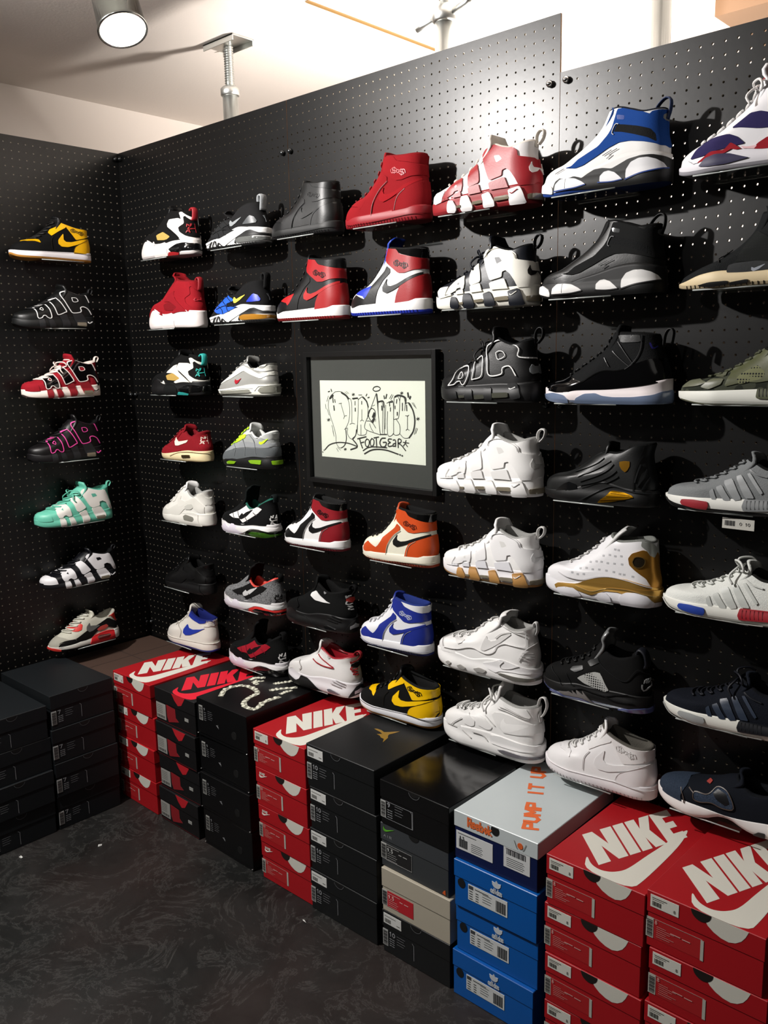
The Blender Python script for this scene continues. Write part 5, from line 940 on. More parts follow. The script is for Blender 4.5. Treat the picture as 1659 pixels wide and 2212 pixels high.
  ('front_plug','S','p',[(0.172,0.044),(0.183,0.065),(0.265,0.072),(0.363,0.066),(0.37,0.04),(0.356,0.011),(0.264,0.016),(0.183,0.028)]),
  ('rear_plug','S','p',[(0.58,0.053),(0.59,0.099),(0.628,0.111),(0.822,0.125),(0.869,0.074),(0.83,0.046),(0.591,0.022)]),
  ('plug_groove','S','l',[(0.608,0.09),(0.61,0.044)],0.0046),
  ('plug_groove','S','l',[(0.632,0.092),(0.634,0.043)],0.0046),
  ('plug_groove','S','l',[(0.657,0.094),(0.66,0.045)],0.0046),
  ('plug_groove','S','l',[(0.682,0.096),(0.685,0.048)],0.0046),
  ('plug_groove','S','l',[(0.707,0.098),(0.712,0.05)],0.0046),
  ('plug_groove','S','l',[(0.732,0.1),(0.735,0.053)],0.0046),
  ('bottom_edge','S','l',[(0.035,0.063),(0.103,0.011),(0.221,-0.015),(0.384,-0.015),(0.737,0.005)],0.0049),
  ('collar_knit','U','l',[(0.604,0.282),(0.654,0.258),(0.717,0.246)],0.0092),
 ],
 'xr': [
  ('cage','U','p',[(0.366,0.111),(0.389,0.189),(0.382,0.229),(0.405,0.271),(0.466,0.323),(0.513,0.322),(0.574,0.404),(0.645,0.452),(0.683,0.158),(0.567,0.138),(0.487,0.142)]),
  ('net_window','U','p',[(0.437,0.163),(0.457,0.189),(0.55,0.245),(0.597,0.209),(0.605,0.189),(0.585,0.158),(0.458,0.127)]),
  ('camo','U','p',[(0.056,0.1),(0.107,0.144),(0.177,0.155),(0.253,0.136),(0.184,0.114)]),
  ('camo','U','p',[(0.209,0.109),(0.278,0.157),(0.359,0.158),(0.344,0.126),(0.27,0.094)]),
  ('camo','U','p',[(0.225,0.175),(0.3,0.207),(0.347,0.218),(0.362,0.173)]),
  ('rear_plug','S','p',[(0.567,0.05),(0.57,0.107),(0.609,0.117),(0.687,0.123),(0.695,0.036),(0.577,0.04)]),
  ('plug_groove','S','l',[(0.582,0.102),(0.586,0.056)],0.0042),
  ('plug_groove','S','l',[(0.605,0.102),(0.608,0.056)],0.0042),
  ('plug_groove','S','l',[(0.625,0.102),(0.629,0.056)],0.0042),
  ('bottom_edge','S','l',[(0.064,0.028),(0.201,0.006),(0.37,-0.006),(0.628,-0.002)],0.0056),
 ],
 'pump': [
  ('denim_toe','U','p',[(0.029,0.046),(0.038,0.131),(0.082,0.173),(0.195,0.196),(0.269,0.212),(0.251,0.173),(0.233,0.124),(0.251,0.051),(0.132,0.024)]),
  ('cutout','U','p',[(0.323,0.169),(0.337,0.184),(0.407,0.187),(0.439,0.206),(0.474,0.246),(0.542,0.24),(0.589,0.185),(0.594,0.137),(0.524,0.128),(0.45,0.144),(0.377,0.128),(0.333,0.135)]),
  ('cutout_inner','U','p',[(0.452,0.205),(0.478,0.237),(0.54,0.224),(0.574,0.169),(0.546,0.148),(0.483,0.173)]),
  ('seam','U','l',[(0.323,0.169),(0.337,0.184),(0.407,0.187),(0.439,0.206),(0.474,0.246),(0.542,0.24),(0.589,0.185),(0.594,0.137),(0.524,0.128),(0.45,0.144),(0.377,0.128),(0.333,0.135),(0.323,0.169)],0.0051),
  ('seam','U','l',[(0.286,0.188),(0.321,0.175)],0.0051),
  ('seam','U','l',[(0.229,0.171),(0.261,0.122),(0.265,0.05)],0.0051),
  ('red_mark','U','p',[(0.379,0.242),(0.394,0.258),(0.422,0.259),(0.413,0.241)]),
  ('heel_star','S','p',[(0.73,-0.003),(0.768,0.037),(0.815,0.041),(0.811,0),(0.771,-0.002),(0.743,-0.031)]),
 ],
}
# ------------------------------------------------------------------ sneakers
def inv_fast(la, which, P):
    key = '_h'+which
    if not hasattr(la, key):
        s_, v_ = np.meshgrid(np.linspace(.0005, 1, 141), np.linspace(0, 1, 61), indexing='ij')
        s_, v_ = s_.ravel(), v_.ravel(); setattr(la, key, (s_, v_, la.ev(which, s_, v_)[:, [0, 2]]))
    S_, V_, G_ = getattr(la, key); P = np.asarray(P, float)
    i = np.argmin(((G_[None]-P[:, None])**2).sum(-1), 1); s, v = S_[i].copy(), V_[i].copy(); e = 2e-3
    f0 = lambda a, b: la.ev(which, a, b)[:, [0, 2]]
    for _ in range(4):
        r = P-f0(s, v); s1, s2 = np.minimum(s+e, 1), np.maximum(s-e, 1e-4); v1, v2 = np.minimum(v+e, 1), np.maximum(v-e, 0)
        fs = (f0(s1, v)-f0(s2, v))/(s1-s2)[:, None]; fv = (f0(s, v1)-f0(s, v2))/(v1-v2)[:, None]
        a = (fs*fs).sum(1)+1e-7; b = (fs*fv).sum(1); c = (fv*fv).sum(1)+1e-7; p = (fs*r).sum(1); q = (fv*r).sum(1); d = a*c-b*b+1e-14
        s = np.clip(s+np.clip((c*p-b*q)/d, -.02, .02), .0005, 1); v = np.clip(v+np.clip((a*q-b*p)/d, -.02, .02), 0, 1)
    return np.stack([s, v], 1)
def inside(pts, poly):
    x, y = pts[:, 0], pts[:, 1]; r = np.zeros(len(pts), bool); n = len(poly); j = n-1
    for i in range(n):
        xi, yi = poly[i]; xj, yj = poly[j]
        c = ((yi > y) != (yj > y)) & (x < (xj-xi)*(y-yi)/(yj-yi+1e-12)+xi); r ^= c; j = i
    return r
def chaikin(P, n=1, k=.11):
    for _ in range(n):
        Q = np.roll(P, -1, 0); P = np.stack([P*(1-k)+Q*k, P*k+Q*(1-k)], 1).reshape(-1, 2)
    return P
def densify(P, step, closed=True):
    out = []; n = len(P)
    for i in range(n if closed else n-1):
        a, b = P[i], P[(i+1) % n]; m = max(1, int(np.linalg.norm(b-a)/step))
        out += [a+(b-a)*t/m for t in range(m)]
    if not closed: out.append(P[-1])
    return np.array(out)
WRAP = {'bootie', 'overlay', 'vamp', 'mudguard', 'toe_cap', 'ankle_flap', 'collar', 'eyestay', 'front_strap', 'toe_shield', 'rand', 'heel_counter', 'heel_tab', 'heel_panel', 'foam', 'big_panel', 'foil', 'heel_cap', 'front_tread',
 'quarter_panel', 'wave_dark', 'wave_mid', 'wave_light', 'heel_rubber', 'heel_air', 'sole_wing', 'heel_flap', 'white_edge', 'cage', 'swash', 'denim_toe', 'ice', 'toe_tooth', 'heel_pull', 'strap', 'lace_shroud', 'toe_arch'}
class Shoe:
    def __init__(s, key, label):
        kind, wall = WHERE[key][:2]; X, Z, L, H = WHERE[key][2:]
        s.la = Last(**KINDS[kind]); s.L, s.H = L, H
        s.X, s.Z, s.wall = X, Z, wall
        loc, rz = ((X+L/2, -.068, Z), 0) if wall == 'R' else ((.068, X+L/2, Z), math.pi/2)
        s.root = thing('sneaker', label, 'shoe', loc, rz, 'sneakers on the display wall')
    def w(s, P):
        P = np.asarray(P, float); return np.stack([(P[..., 0]-.5)*s.L, -P[..., 1]*s.L, P[..., 2]*s.L*s.H], -1)
    def grid(s, name, m, fn, ss, vs, parent=None, wrap=True, flip=False):
        A, B = np.meshgrid(ss, vs, indexing='ij'); P = s.w(fn(A, B)); n, k = A.shape; V = P.reshape(-1, 3)
        F = [(i*k+j, i*k+j+1, ((i+1) % n)*k+j+1, ((i+1) % n)*k+j) for i in range(n if wrap else n-1) for j in range(k-1)]
        if flip: F = [f[::-1] for f in F]
        return V, F
    def base(s, up, mid, out, lining, tongue, st):
        la = s.la; ss = np.linspace(-1, 1, 97)[:-1]
        V, F = s.grid('', None, la.up, ss, np.linspace(0, 1, 26)); s.upper = mesh_obj('upper', V, F, up, s.root)
        # rolled collar, lining and footbed
        C = []
        for v, off, dz in ((1, 0, 0), (1, -.007, .012), (1, -.022, .014), (1, -.036, .002), (.9, -.046, 0), (.7, -.05, 0), (.5, -.05, 0), (.38, -.052, 0)):
            vv = np.full(len(ss), float(v)); P = la.up(ss, vv); nn = la.nrm('U', ss, np.minimum(vv, .97)); nn[:, 2] = 0; nn /= np.linalg.norm(nn, axis=1, keepdims=True)+1e-9
            P = P+nn*off; P[:, 2] += dz; P[:, 1] = np.where(P[:, 1]*np.sign(ss) < .004, .004*np.sign(ss), P[:, 1]); C.append(P)
        n = len(ss); V = s.w(np.concatenate(C)); F = [(j*n+i, j*n+(i+1) % n, (j+1)*n+(i+1) % n, (j+1)*n+i) for j in range(len(C)-1) for i in range(n)]
        o = len(V); V = np.vstack([V, V[-n:].mean(0)[None]]); F += [((len(C)-1)*n+i, (len(C)-1)*n+(i+1) % n, o) for i in range(n)]
        mesh_obj('lining', V, F, lining, s.root)
        # sole unit
        V, F = s.grid('', None, lambda a, b: la.side(a, b, la.O, la.T), ss, np.linspace(0, 1, 9)); n = len(ss)
        lip = la.side(ss, np.ones(n), la.O, la.T); lip[:, 1] *= .84; lip[:, 0] = .5+(lip[:, 0]-.5)*.955; lip[:, 2] -= .006
        k = len(V); V = np.vstack([V, s.w(lip)]); F += [(i*9+8, k+i, k+(i+1) % n, ((i+1) % n)*9+8) for i in range(n)]
        s.mid = mesh_obj('midsole', V, F, mid, s.root)
        V, F = s.grid('', None, lambda a, b: la.side(a, b, la.Bt, la.O), ss, np.linspace(0, 1, 3)); h = n//2
        F += [(((h+i) % n)*3, ((h+i+1) % n)*3, ((h-i-1) % n)*3, ((h-i) % n)*3) for i in range(h)]
        s.out = mesh_obj('outsole', V, F, out, s.root, flat=2*n)
        # tongue
        T = st.get('tg'); f = la.F
        i = 44; a = f[i]; b = f[-1]
        path = arc([(a[0]+.055, a[1]-.02), (b[0]+.03, b[1]-.01)]+(T if T else [(b[0]+.02, b[1]+.05)]), 10)
        V = []; wd = st.get('tw', .1)
        for k, (x, z) in enumerate(path):
            t = path[min(k+1, 9)]-path[max(k-1, 0)]; t /= np.linalg.norm(t); nx, nz = -t[1], t[0]
            ww = wd*(1-.25*max(0, (k-7)/2)**2); 
            for j in range(9):
                u = -1+j/4; V.append((x+(.028*u*u)*1.0, u*ww, z-.012*u*u))
            for j in range(9):
                u = 1-j/4; V.append((x+.022+(.028*u*u), u*ww*.96, z-.012*u*u-.004))
        m = 18; F = [(i*m+j, i*m+(j+1) % m, (i+1)*m+(j+1) % m, (i+1)*m+j) for i in range(9) for j in range(m)]+[tuple(range(9*m, 10*m))]
        mesh_obj('tongue', s.w(V), F, tongue, s.root)
    def laces(s, m, v0, v1, n, sw, bow, st):
        la = s.la; g = Geo(); vs = np.linspace(v0, v1, n)
        def pt(a, v):
            a = np.asarray(a, float); vv = np.full(a.shape, v) if np.ndim(v) == 0 else np.asarray(v); a2 = np.where(np.abs(a) < .004, .004, a)
            P = la.up(a2, vv); return P+la.nrm('U', a2, vv)*.011
        a = np.linspace(-sw, sw, 11)
        for i in range(n):
            g.tube(s.w(pt(a, vs[i]+.012*np.sin(a/sw*1.5))), .0024, 5, 1)
            if i < n-1: g.tube(s.w(pt(a, vs[i]+(vs[i+1]-vs[i])*(a+sw)/(2*sw))), .0024, 5, 1)
        if bow:
            b = la.F[int(63*v1)]; x, z = b
            for sg in (-1, 1):
                g.tube(s.w(arc([(x, 0, z+.02), (x-.02, .03*sg, z+.07), (x+.04, .10*sg, z+.075), (x+.07, .12*sg, z+.03), (x+.03, .06*sg, z+.012), (x, 0, z+.02)], 22)), .0024, 5)
                g.tube(s.w(arc([(x, 0, z+.02), (x+.01, .08*sg, z+.03), (x-.02, .13*sg, z-.02), (x+.01, .14*sg, z-.07)], 14)), .0024, 5)
        g.put('laces', m, s.root, True)
    def tab(s, m, pts, wd=.004, fl=3.0):
        Geo().tube(s.w([(a, 0, b) for a, b in arc(pts, 16)]), wd*.55, 8, fl).put('pull_tab', m, s.root, True)
    def surf(s, which, sv, off):
        return s.w(s.la.ev(which, sv[:, 0], sv[:, 1])+s.la.nrm(which, sv[:, 0], sv[:, 1])*off)
    def poly(s, name, m, which, pts, off, parent, rnd=1):
        P = densify(chaikin(np.array(pts, float), rnd), .016); sv = inv_fast(s.la, which, P)
        if name in WRAP:      # these panels run round the toe or the heel
            sv[:, 0] = np.where(sv[:, 0] < .13, .0005, np.where(sv[:, 0] > .9, 1, sv[:, 0]))
        keep = [0]
        for i in range(1, len(sv)):
            if np.abs(sv[i]-sv[keep[-1]]).max() > 1e-4: keep.append(i)
        sv = sv[keep]
        if len(sv) < 3 or np.ptp(sv[:, 0])*np.ptp(sv[:, 1]) < 1e-5: return None
        lo, hi = sv.min(0), sv.max(0)
        a, b = np.meshgrid(np.arange(lo[0], hi[0], .022), np.arange(lo[1], hi[1], .055)); Q = np.stack([a.ravel(), b.ravel()], 1)
        Q = Q[inside(Q, sv)] if len(Q) else Q
        pts2 = [Vector((float(x), float(y)*.4)) for x, y in np.vstack([sv, Q])] ; n = len(sv)
        r = delaunay_2d_cdt(pts2, [], [list(range(n))], 1, 1e-6)
        W = np.array([(q[0], q[1]/.4) for q in r[0]]); T = [tuple(f) for f in r[2]]
        if not T: return None
        cnt = {}
        for f in T:
            for k in range(len(f)):
                e = (f[k], f[(k+1) % len(f)]); cnt[tuple(sorted(e))] = cnt.get(tuple(sorted(e)), 0)+1
        edges = [(f[k], f[(k+1) % len(f)]) for f in T for k in range(len(f)) if cnt[tuple(sorted((f[k], f[(k+1) % len(f)])))] == 1]
        V = []; F = []; fl = []
        halves = [1]+([-1] if (sv[:, 0].max() > .985 or sv[:, 0].min() < .03) else [])
        for sg in halves:
            w2 = W*np.array([sg, 1.]); top = s.surf(which, w2, off); low = s.surf(which, w2, -.004); n0 = len(V); k = len(W)
            V += list(top); F += [tuple(i+n0 for i in (f if sg > 0 else f[::-1])) for f in T]
            nb = len(V); V += list(top)+list(low); fl += [(nb+a_, nb+b_, nb+k+b_, nb+k+a_) for a_, b_ in edges]
        return mesh_obj(name, V, F+fl, m, parent, flat=len(F))
    def lines(s, name, m, which, segs, off, parent):
        g = Geo()
        for pts, wd in segs:
            P = arc(pts, max(4, int(sum(np.linalg.norm(np.diff(np.array(pts), axis=0), axis=1))/.016)+3)) if len(pts) > 2 else densify(np.array(pts, float), .03, False)
            L_, R_ = ribbon(P, wd); n = len(P); sv = inv_fast(s.la, which, np.vstack([L_, R_])); T = s.surf(which, sv, off); Bm = s.surf(which, sv, off-.006)
            V = list(T)+list(Bm)
            g.add(V, [(i+1, i, n+i, n+i+1) for i in range(n-1)]+[(i, i+1, 2*n+i+1, 2*n+i) for i in range(n-1)]+[(n+i+1, n+i, 3*n+i, 3*n+i+1) for i in range(n-1)])
        return g.put(name, m, parent)
NAMES = {'letter_a': 'side_letter', 'letter_i': 'side_letter', 'letter_r': 'side_letter', 'letter_hole': 'letter_opening', 'pod': 'midsole_block', 'pillar': 'midsole_pillar',
 'wave': 'side_wave_panel', 'bolt': 'side_bolt', 'bolt_light': 'side_bolt', 'window': 'mesh_window', 'tick': 'heel_swoosh', 'arch': 'midsole_arch'}
LE, FA, SU, RU = 'leather', 'fabric', 'suede', ''
def mk(c, default=LE):
    """'#rrggbb' or 'kind#rrggbb' -> material"""
    k, h = c.split('#'); h = '#'+h
    if k == 'gloss': return mat(h, .1, 0, '', .6)
    if k == 'gold': return mat(h, .28, .9)
    if k == 'foil': return mat(h, .3, .7)
    if k == 'silver': return mat(h, .38, .45)
    if k == 'ice': return mat(h, .22, 0, 'air')
    if k == 'air': return mat(h, .08, 0, 'air')
    if k == 'rub': return mat(h, .5, 0, '', .4)
    if k in ('suede', 'elephant', 'camo', 'denim', 'net', 'fabric'): return mat(h, .85, 0, k, .15)
    return mat(h, .42 if default == LE else .55, 0, default if default == LE else '', .38)
def build_shoe(key, label, st):
    s = Shoe(key, label); g = lambda k, d=None: st.get(k, d)
    base, sole = g('base'), g('sole'); col = g('collar', g('line', base))
    s.base(mk(base), mk(sole, ''), mk(g('out', sole), ''), mk(g('line', 'fabric#151515')), mk(g('tongue', base)), st)
    order = 0; got = {}
    for e in sum([PANELS[p] for p in st['pat']], []):
        slot, which, ty = e[:3]; c = g(slot)
        if c is None: continue
        m = mk(c, LE if which == 'U' else ''); nm = NAMES.get(slot, slot)
        if ty == 'p':
            order += 1; thick = g('thick', .006) +(.002 if slot == 'air_window' else 0)
            for wh in (('U', 'S') if which == 'US' else (which,)):
                s.poly(nm, m, wh, e[3], thick+.0005*order, s.upper if wh == 'U' else s.mid)
        else:
            if ty == 't':
                (x0, z1), (x1, z0) = e[4], e[5]
                segs = [(q, min(.006, (x1-x0)/len(e[3])*.3)) for q in glyphs(e[3], x0, (z0+z1)/2-.014, x1-x0, .028, .4)]
            elif ty == 'd':
                x, z = e[3]; r = e[4]; segs = [([(x-r*.4, z), (x+r*.4, z)], r*1.2)]
            else: segs = [(e[3], e[4]*(.6 if slot == 'heel_mark' else 1))]
            got.setdefault((slot, which, c), []).extend(segs)
    k = 0
    for (slot, which, c), segs in got.items():
        m = mk(c, LE if which == 'U' else ''); k += 1
        s.lines(NAMES.get(slot, slot), m, which, segs, (.0012 if slot == 'dimple' else g('thick', .006)+.003+.0005*order+.0003*k), s.upper if which == 'U' else s.mid)
    if g('tread'):
        n = 26; s.lines('tread_grooves', mk(g('tread'), ''), 'S', [([(x, .004), (x, .022)], .004) for x in np.linspace(.1, .93, n)], .004, s.out)
    lc = g('lace')
    if lc: v0, v1, n, sw = g('lp', (.34, .92, 6, .17)); s.laces(mk(lc, ''), v0, v1, n, sw, g('bow', False), st)
    if g('tab'): s.tab(mk(g('tab'), ''), TABS[st.get('tabkind', st['pat'][0])], g('tabw', .004))
    return s
TABS = {'bigE': [(.965, .40), (.965, .475), (.995, .51), (1.03, .50), (1.02, .45), (.985, .415)], 'bigL': [(.96, .41), (.965, .475), (.99, .50), (1.015, .48), (.99, .43)],
 'outE': [(.965, .40), (.96, .475), (.99, .52), (1.03, .515), (1.03, .46), (.985, .415)], 'outL': [(.96, .41), (.965, .475), (.99, .49), (1.0, .46), (.98, .43)],
 'diamond': [(.95, .33), (.93, .42), (.96, .445), (.99, .43), (.985, .36), (.97, .33)], 'trainer': [(.90, .35), (.90, .455), (.93, .475), (.955, .455), (.945, .37), (.94, .33)],
 'strap': [(.935, .31), (.94, .385), (.96, .395), (.985, .38), (.98, .33)], 'worm': [(.93, .38), (.95, .45), (1.0, .475), (1.03, .44), (.98, .38)],
 'ring': [(.86, .44), (.90, .50), (.95, .535), (.985, .52), (.985, .46), (.965, .40)], 'bubble': [(.94, .37), (.965, .46), (1.01, .475), (1.03, .42), (1.0, .35), (.975, .33)],
 'jumbo95': [(.93, .36), (.94, .44), (.965, .45), (.975, .40), (.96, .36)], 'shark': [(.86, .35), (.88, .42), (.93, .40), (.95, .33), (.93, .30)],
 'loopy': [(.93, .38), (.94, .46), (.97, .50), (1.0, .48), (.99, .40)]}
K0, W0 = '#080809', '#e6e5e3'
wh = dict(base=W0, sole=W0, line='fabric#8f8f8c', tongue=W0, lace='#dcdbd8')
AJ = dict(pat=['hightop'], lp=(.3, .93, 7, .15), tg=[(.52, .51), (.525, .525)])
UP = dict(sole='#08080a', line='fabric#070809', air_window='air#8a8270', lp=(.34, .8, 5, .15), thick=.009, tg=[(.58, .50), (.575, .545)], tw=.12)
STYLES = {
'L1': ('yellow and black mid-top with a gum sole on the left wall', dict(pat=['midtop'], base='suede#080808', vamp='#e0a800', eyestay='#e2aa00', ankle_flap='#e4ad00', heel_counter='#e0a800', swoosh='#e8b000', wing='#5a4408', stitch='#151207', sole='#e2dde0', out='#b07a34', lace='#0b0907', tongue=K0, lp=(.45, .95, 6, .15))),
'L2': ('black sneaker with white outlined AIR letters on the left wall', dict(UP, pat=['bigL', 'outL'], pod='rub#1c1d1f', base='#090a0a', outline='#d8d8d6', sole='rub#0b0c0c', lace=K0, tab=K0, sole_tick='#d8d8d6')),
'L3': ('red sneaker with black AIR letters and white laces', dict(UP, pat=['bigL', 'outL'], base='suede#891420', letter_a='gloss#070506', letter_i='gloss#070506', letter_r='gloss#070506', letter_hole='#891420', outline='#e0d2cc', toe_cap='suede#891420', pod='#841620', sole='#e3d9d0', lace='#dccfc6', tab='#dccfc6', sole_tick=K0, bow=True, line='#cfc2ba')),
'L4': ('black sneaker with pink outlined AIR letters', dict(UP, pat=['bigL', 'outL'], pod='rub#1c1d1f', base='#090708', outline='#e04a9a', sole='rub#0a080a', lace=K0, tab=K0, sole_tick='#e04a9a')),
'L5': ('mint green sneaker with white AIR letters', dict(UP, pat=['bigL'], base='#62b59d', letter_a='#d9d6cf', letter_i='#d9d6cf', letter_r='#d9d6cf', letter_hole='#5aa892', toe_cap='#62b59d', pod='#d9d6cf', sole='#62b59d', lace='#5fb19a', tab='#62b59d', tongue='#5fb19a', line='fabric#4f9a86', bow=True)),
'L6': ('navy sneaker with white AIR letters and white toe', dict(UP, pat=['bigL'], base='#07080e', letter_a='#d5d4d6', letter_i='#d5d4d6', letter_r='#d5d4d6', letter_hole='#07080e', toe_cap='#d5d4d6', pod='#d5d4d6', sole='#080a0f', lace='#07080e', tab='#07080e', sole_tick='#d5d4d6')),
'L7': ('grey, black and infrared red low runner on the left wall', dict(pat=['runner90'], base='fabric#b9b7a9', mudguard='suede#9a988c', wave='suede#0a0808', eyestay='#c72f27', swoosh='#565654', heel_clip='#a53a33', heel_tab='#c72f27', sole='#d6d4cc', cassette='#c71d23', air_window='air#6a1c1b', heel_cap='#cfcfca', front_tread='#c72f27', out='#0e0c0c', lace='#c9c8bb', tongue='#c2c0b0', line='fabric#a8a69a', lp=(.42, .95, 6, .16))),
'A1': ('white and black strapped high-top with red tab and gold window', dict(pat=['diamond'], base='suede#0a0909', x_strap='#dcd6d2', front_strap='suede#0a0909', toe_shield='#d8d2ce', window='fabric#a88f4c', heel_air='air#0e0d0e', shank='#90171b', toe_arch='#cfcac6', sole='#d2cdca', heel_mark='#971d25', heel_text='#971d25', out='#b8b2b0', tab='#901720', tabw=.007, tongue=K0, line='fabric#0a0707')),
'A2': ('all-red strapped high-top on a white sole beside the corner', dict(pat=['diamond'], base='suede#86121b', x_strap='suede#84111b', front_strap='suede#7f111b', toe_shield='suede#7f1018', window='fabric#6c0c14', sole='#d4ccc9', toe_arch='#d4ccc9', heel_mark='#a52831', tab='#811119', tabw=.007, line='fabric#6a0d14', tongue='suede#7f1018', tg=[(.55, .50), (.56, .52)])),
'A3': ('white and black strapped high-top with teal tab', dict(pat=['diamond'], base='suede#0a0a0a', x_strap='#d9d5cc', front_strap='#d4d0c6', toe_shield='#d9d5cc', window='fabric#a98a48', heel_air='air#0a0a0b', shank='#2a9a94', toe_arch='suede#0d0e0e', sole='#0a0a0b', heel_mark='#2da69c', heel_text='#2da69c', tab='#2a9a94', tabw=.007, tongue=K0, line='fabric#080808')),
'A4': ('low red suede runner with a cream sole', dict(pat=['runner1'], base='suede#79121b', mudguard='suede#81141d', eyestay='suede#760f17', swoosh='#e2cfc0', heel_counter='suede#81141d', heel_text='#e2cfc0', air_window='air#3c3020', stitch='#b5a078', sole='#d6c69c', out='#c9b88c', lace='#79121b', tongue='suede#79121b', line='fabric#680d16', lp=(.42, .95, 6, .16))),
'A5': ('all-white low runner in the column nearest the corner', dict(wh, pat=['runner90'], base='#d6d4cd', mudguard='#d8d6cf', wave='#cfcdc5', eyestay='#d8d6cf', swoosh='#d2d0c8', heel_clip='#b9b8b0', heel_tab='#d2d0c8', sole='#d6d4cc', cassette='#d3d1c9', air_window='air#8c8a80', lp=(.42, .95, 6, .16))),
'A6': ('all-black low runner above the white and blue high-top', dict(pat=['runner90'], base='#070707', mudguard='#070707', wave='#080808', eyestay='#070707', swoosh='#0a0a0a', heel_clip='#060607', heel_tab='#080808', sole='#070707', cassette='#080809', lace='#070707', line='fabric#050505', lp=(.42, .95, 6, .16))),
'A7': ('white high-top with royal blue ankle strap, lowest beside the corner', dict(pat=['af1'], base='#d6d2c9', strap='#1c2f8c', collar_trim='#1c2f8c', swoosh='#22379a', heel_text='#2a3f98', heel_flap='#d8d4cb', stitch='#aaa69c', sole='#d3cdc4', out='#22318a', lace='#d6d2c9', tongue='#d0ccc2', line='fabric#131c5a', lp=(.42, .9, 5, .16))),
'B1': ('dark grey trainer with a grey heel loop, top row', dict(pat=['trainer'], base='suede#151516', side_fin='suede#1b1c1d', rib='#0c0d0e', heel_panel='#45484a', swoosh='#808486', heel_mark='#606466', foam='#dcdcdb', air_window='air#6a6c6a', tread='#0a0a0a', heel_rubber='#0c0d0d', sole='#c4c4c2', out='#151515', lace='#111212', tab='fabric#85888a', tabw=.008, line='fabric#0e0e0e', tg=[(.36, .36), (.38, .385)])),
'B2': ('black and blue trainer with a small yellow swoosh, second row', dict(pat=['trainer'], base='suede#0e0e0f', side_fin='#1f52b4', rib='#070a18', heel_panel='#1f36b0', swoosh='#ecd84a', heel_mark='#3a3b3d', foam='#dcdcdb', air_window='air#b07a28', tread='#0a0a0a', heel_rubber='#0c0c0c', sole='#c8c8c6', out='#0e0e0e', lace='#0a0a0a', tab='fabric#121212', tabw=.008, line='fabric#0a0a0a', tg=[(.36, .36), (.38, .385)])),
'B3': ('silver low runner with wavy piping and a red tick', dict(pat=['runner97'], base='silver#a9a9a4', wave='#d8d8cf', heel_pull='gloss#070707', swoosh='#971725', white_edge='#dcdcd3', air_window='air#8f8f84', sole='#c9c9bf', out='#4a4a46', lace='#8c8c88', tongue='silver#9a9a96', line='fabric#0a0a0a', lp=(.45, .95, 5, .16))),
'B4': ('grey gradient low runner with neon yellow laces and air pockets', dict(pat=['runner95'], base='fabric#8f9290', wave_light='suede#b3b5b1', wave_mid='suede#85888a', wave_dark='suede#54585a', lace_guard='#b8e030', swoosh='#c0ee2c', rib='#6e7274', air_window='air#8cc020', sole='rub#0a0a0a', lace='#b6e626', tongue='#c9cbc8', line='fabric#c2c4c0', lp=(.4, .95, 7, .16))),
'B5': ('black strap trainer with white rubber shroud and a green air unit', dict(pat=['strap'], base='fabric#08090a', quarter_panel='suede#090a0a', lace_shroud='#dcdad8', swoosh='#08090a', rib='#4a4a4a', heel_text='#d6d5d2', toe_tooth='#cfc9d4', foam='#dad8d6', heel_air='air#0d1208', air_window='air#3c6a1c', sole='#d4d2d2', lace=None, tab='fabric#0e1515', tabw=.007, line='fabric#1f5548', tongue='fabric#0a100f', tg=[(.53, .43), (.58, .47)])),
'B6': ('grey elephant-print trainer with a red air sole', dict(pat=['strap'], base='elephant#8c8d8e', quarter_panel='elephant#8c8d8e', lace_shroud='fabric#0a0a0a', swoosh='#b2b2b2', rib='#101010', heel_text='#0e0e0e', toe_tooth='#cfc9d2', foam='#c9c9c8', heel_air='#c02a25', air_window='air#0f0e0e', sole='#cccaca', lace=None, tab='fabric#0a0a0a', tabw=.007, line='#c03d33', tongue='fabric#0a0808', tg=[(.53, .43), (.58, .47)])),
'B7': ('black strap trainer with a red rubber shroud', dict(pat=['strap'], base='fabric#070808', quarter_panel='suede#080809', lace_shroud='#901323', swoosh='#0a070a', rib='#6a1020', heel_text='#cac8c8', toe_tooth='#cfc6d4', foam='#d6d4d4', heel_air='air#0c0b0c', air_window='air#131012', sole='#cfccd0', lace=None, tab='fabric#070708', tabw=.007, line='fabric#070708', tongue='fabric#070708', tg=[(.53, .43), (.58, .47)])),
'C1': ('plain all-black leather high-top in the top row', dict(AJ, base='#0e0f0f', overlay='#0f0f10', vamp='#0f0f10', heel_counter='#0f1010', ankle_flap='#0f1010', collar='#111212', swoosh='#0b0c0c', wing='#0a0a0a', stitch='#070707', sole='#111212', out='#0f0f10', lace='#0a0b0c', tongue='#0d0e0e', tread='#050505')),
'C2': ('black and red high-top with a red toe patch', dict(AJ, base=K0, overlay=K0, vamp='#9e191c', heel_counter='#901619', ankle_flap='#94161b', collar=K0, swoosh='#9e1b1c', wing='#180505', sole='#dedddc', out='#7a1619', lace='#090909', tongue=K0, heel_tab='#901619', tread='#5a1014')),
'C3': ('white, black and red high-top with a white toe patch', dict(AJ, base='#dad9d8', overlay=K0, vamp='#dddcdb', heel_counter='#7a131c', ankle_flap='#82151e', collar='gloss#0a0a0a', swoosh='#09090a', wing='#150305', heel_tab='#7a131c', stitch='#8a8a88', sole='#dddcdb', out='#6e1620', lace='#0a0a0a', tongue=K0, tread='#4a0c14')),
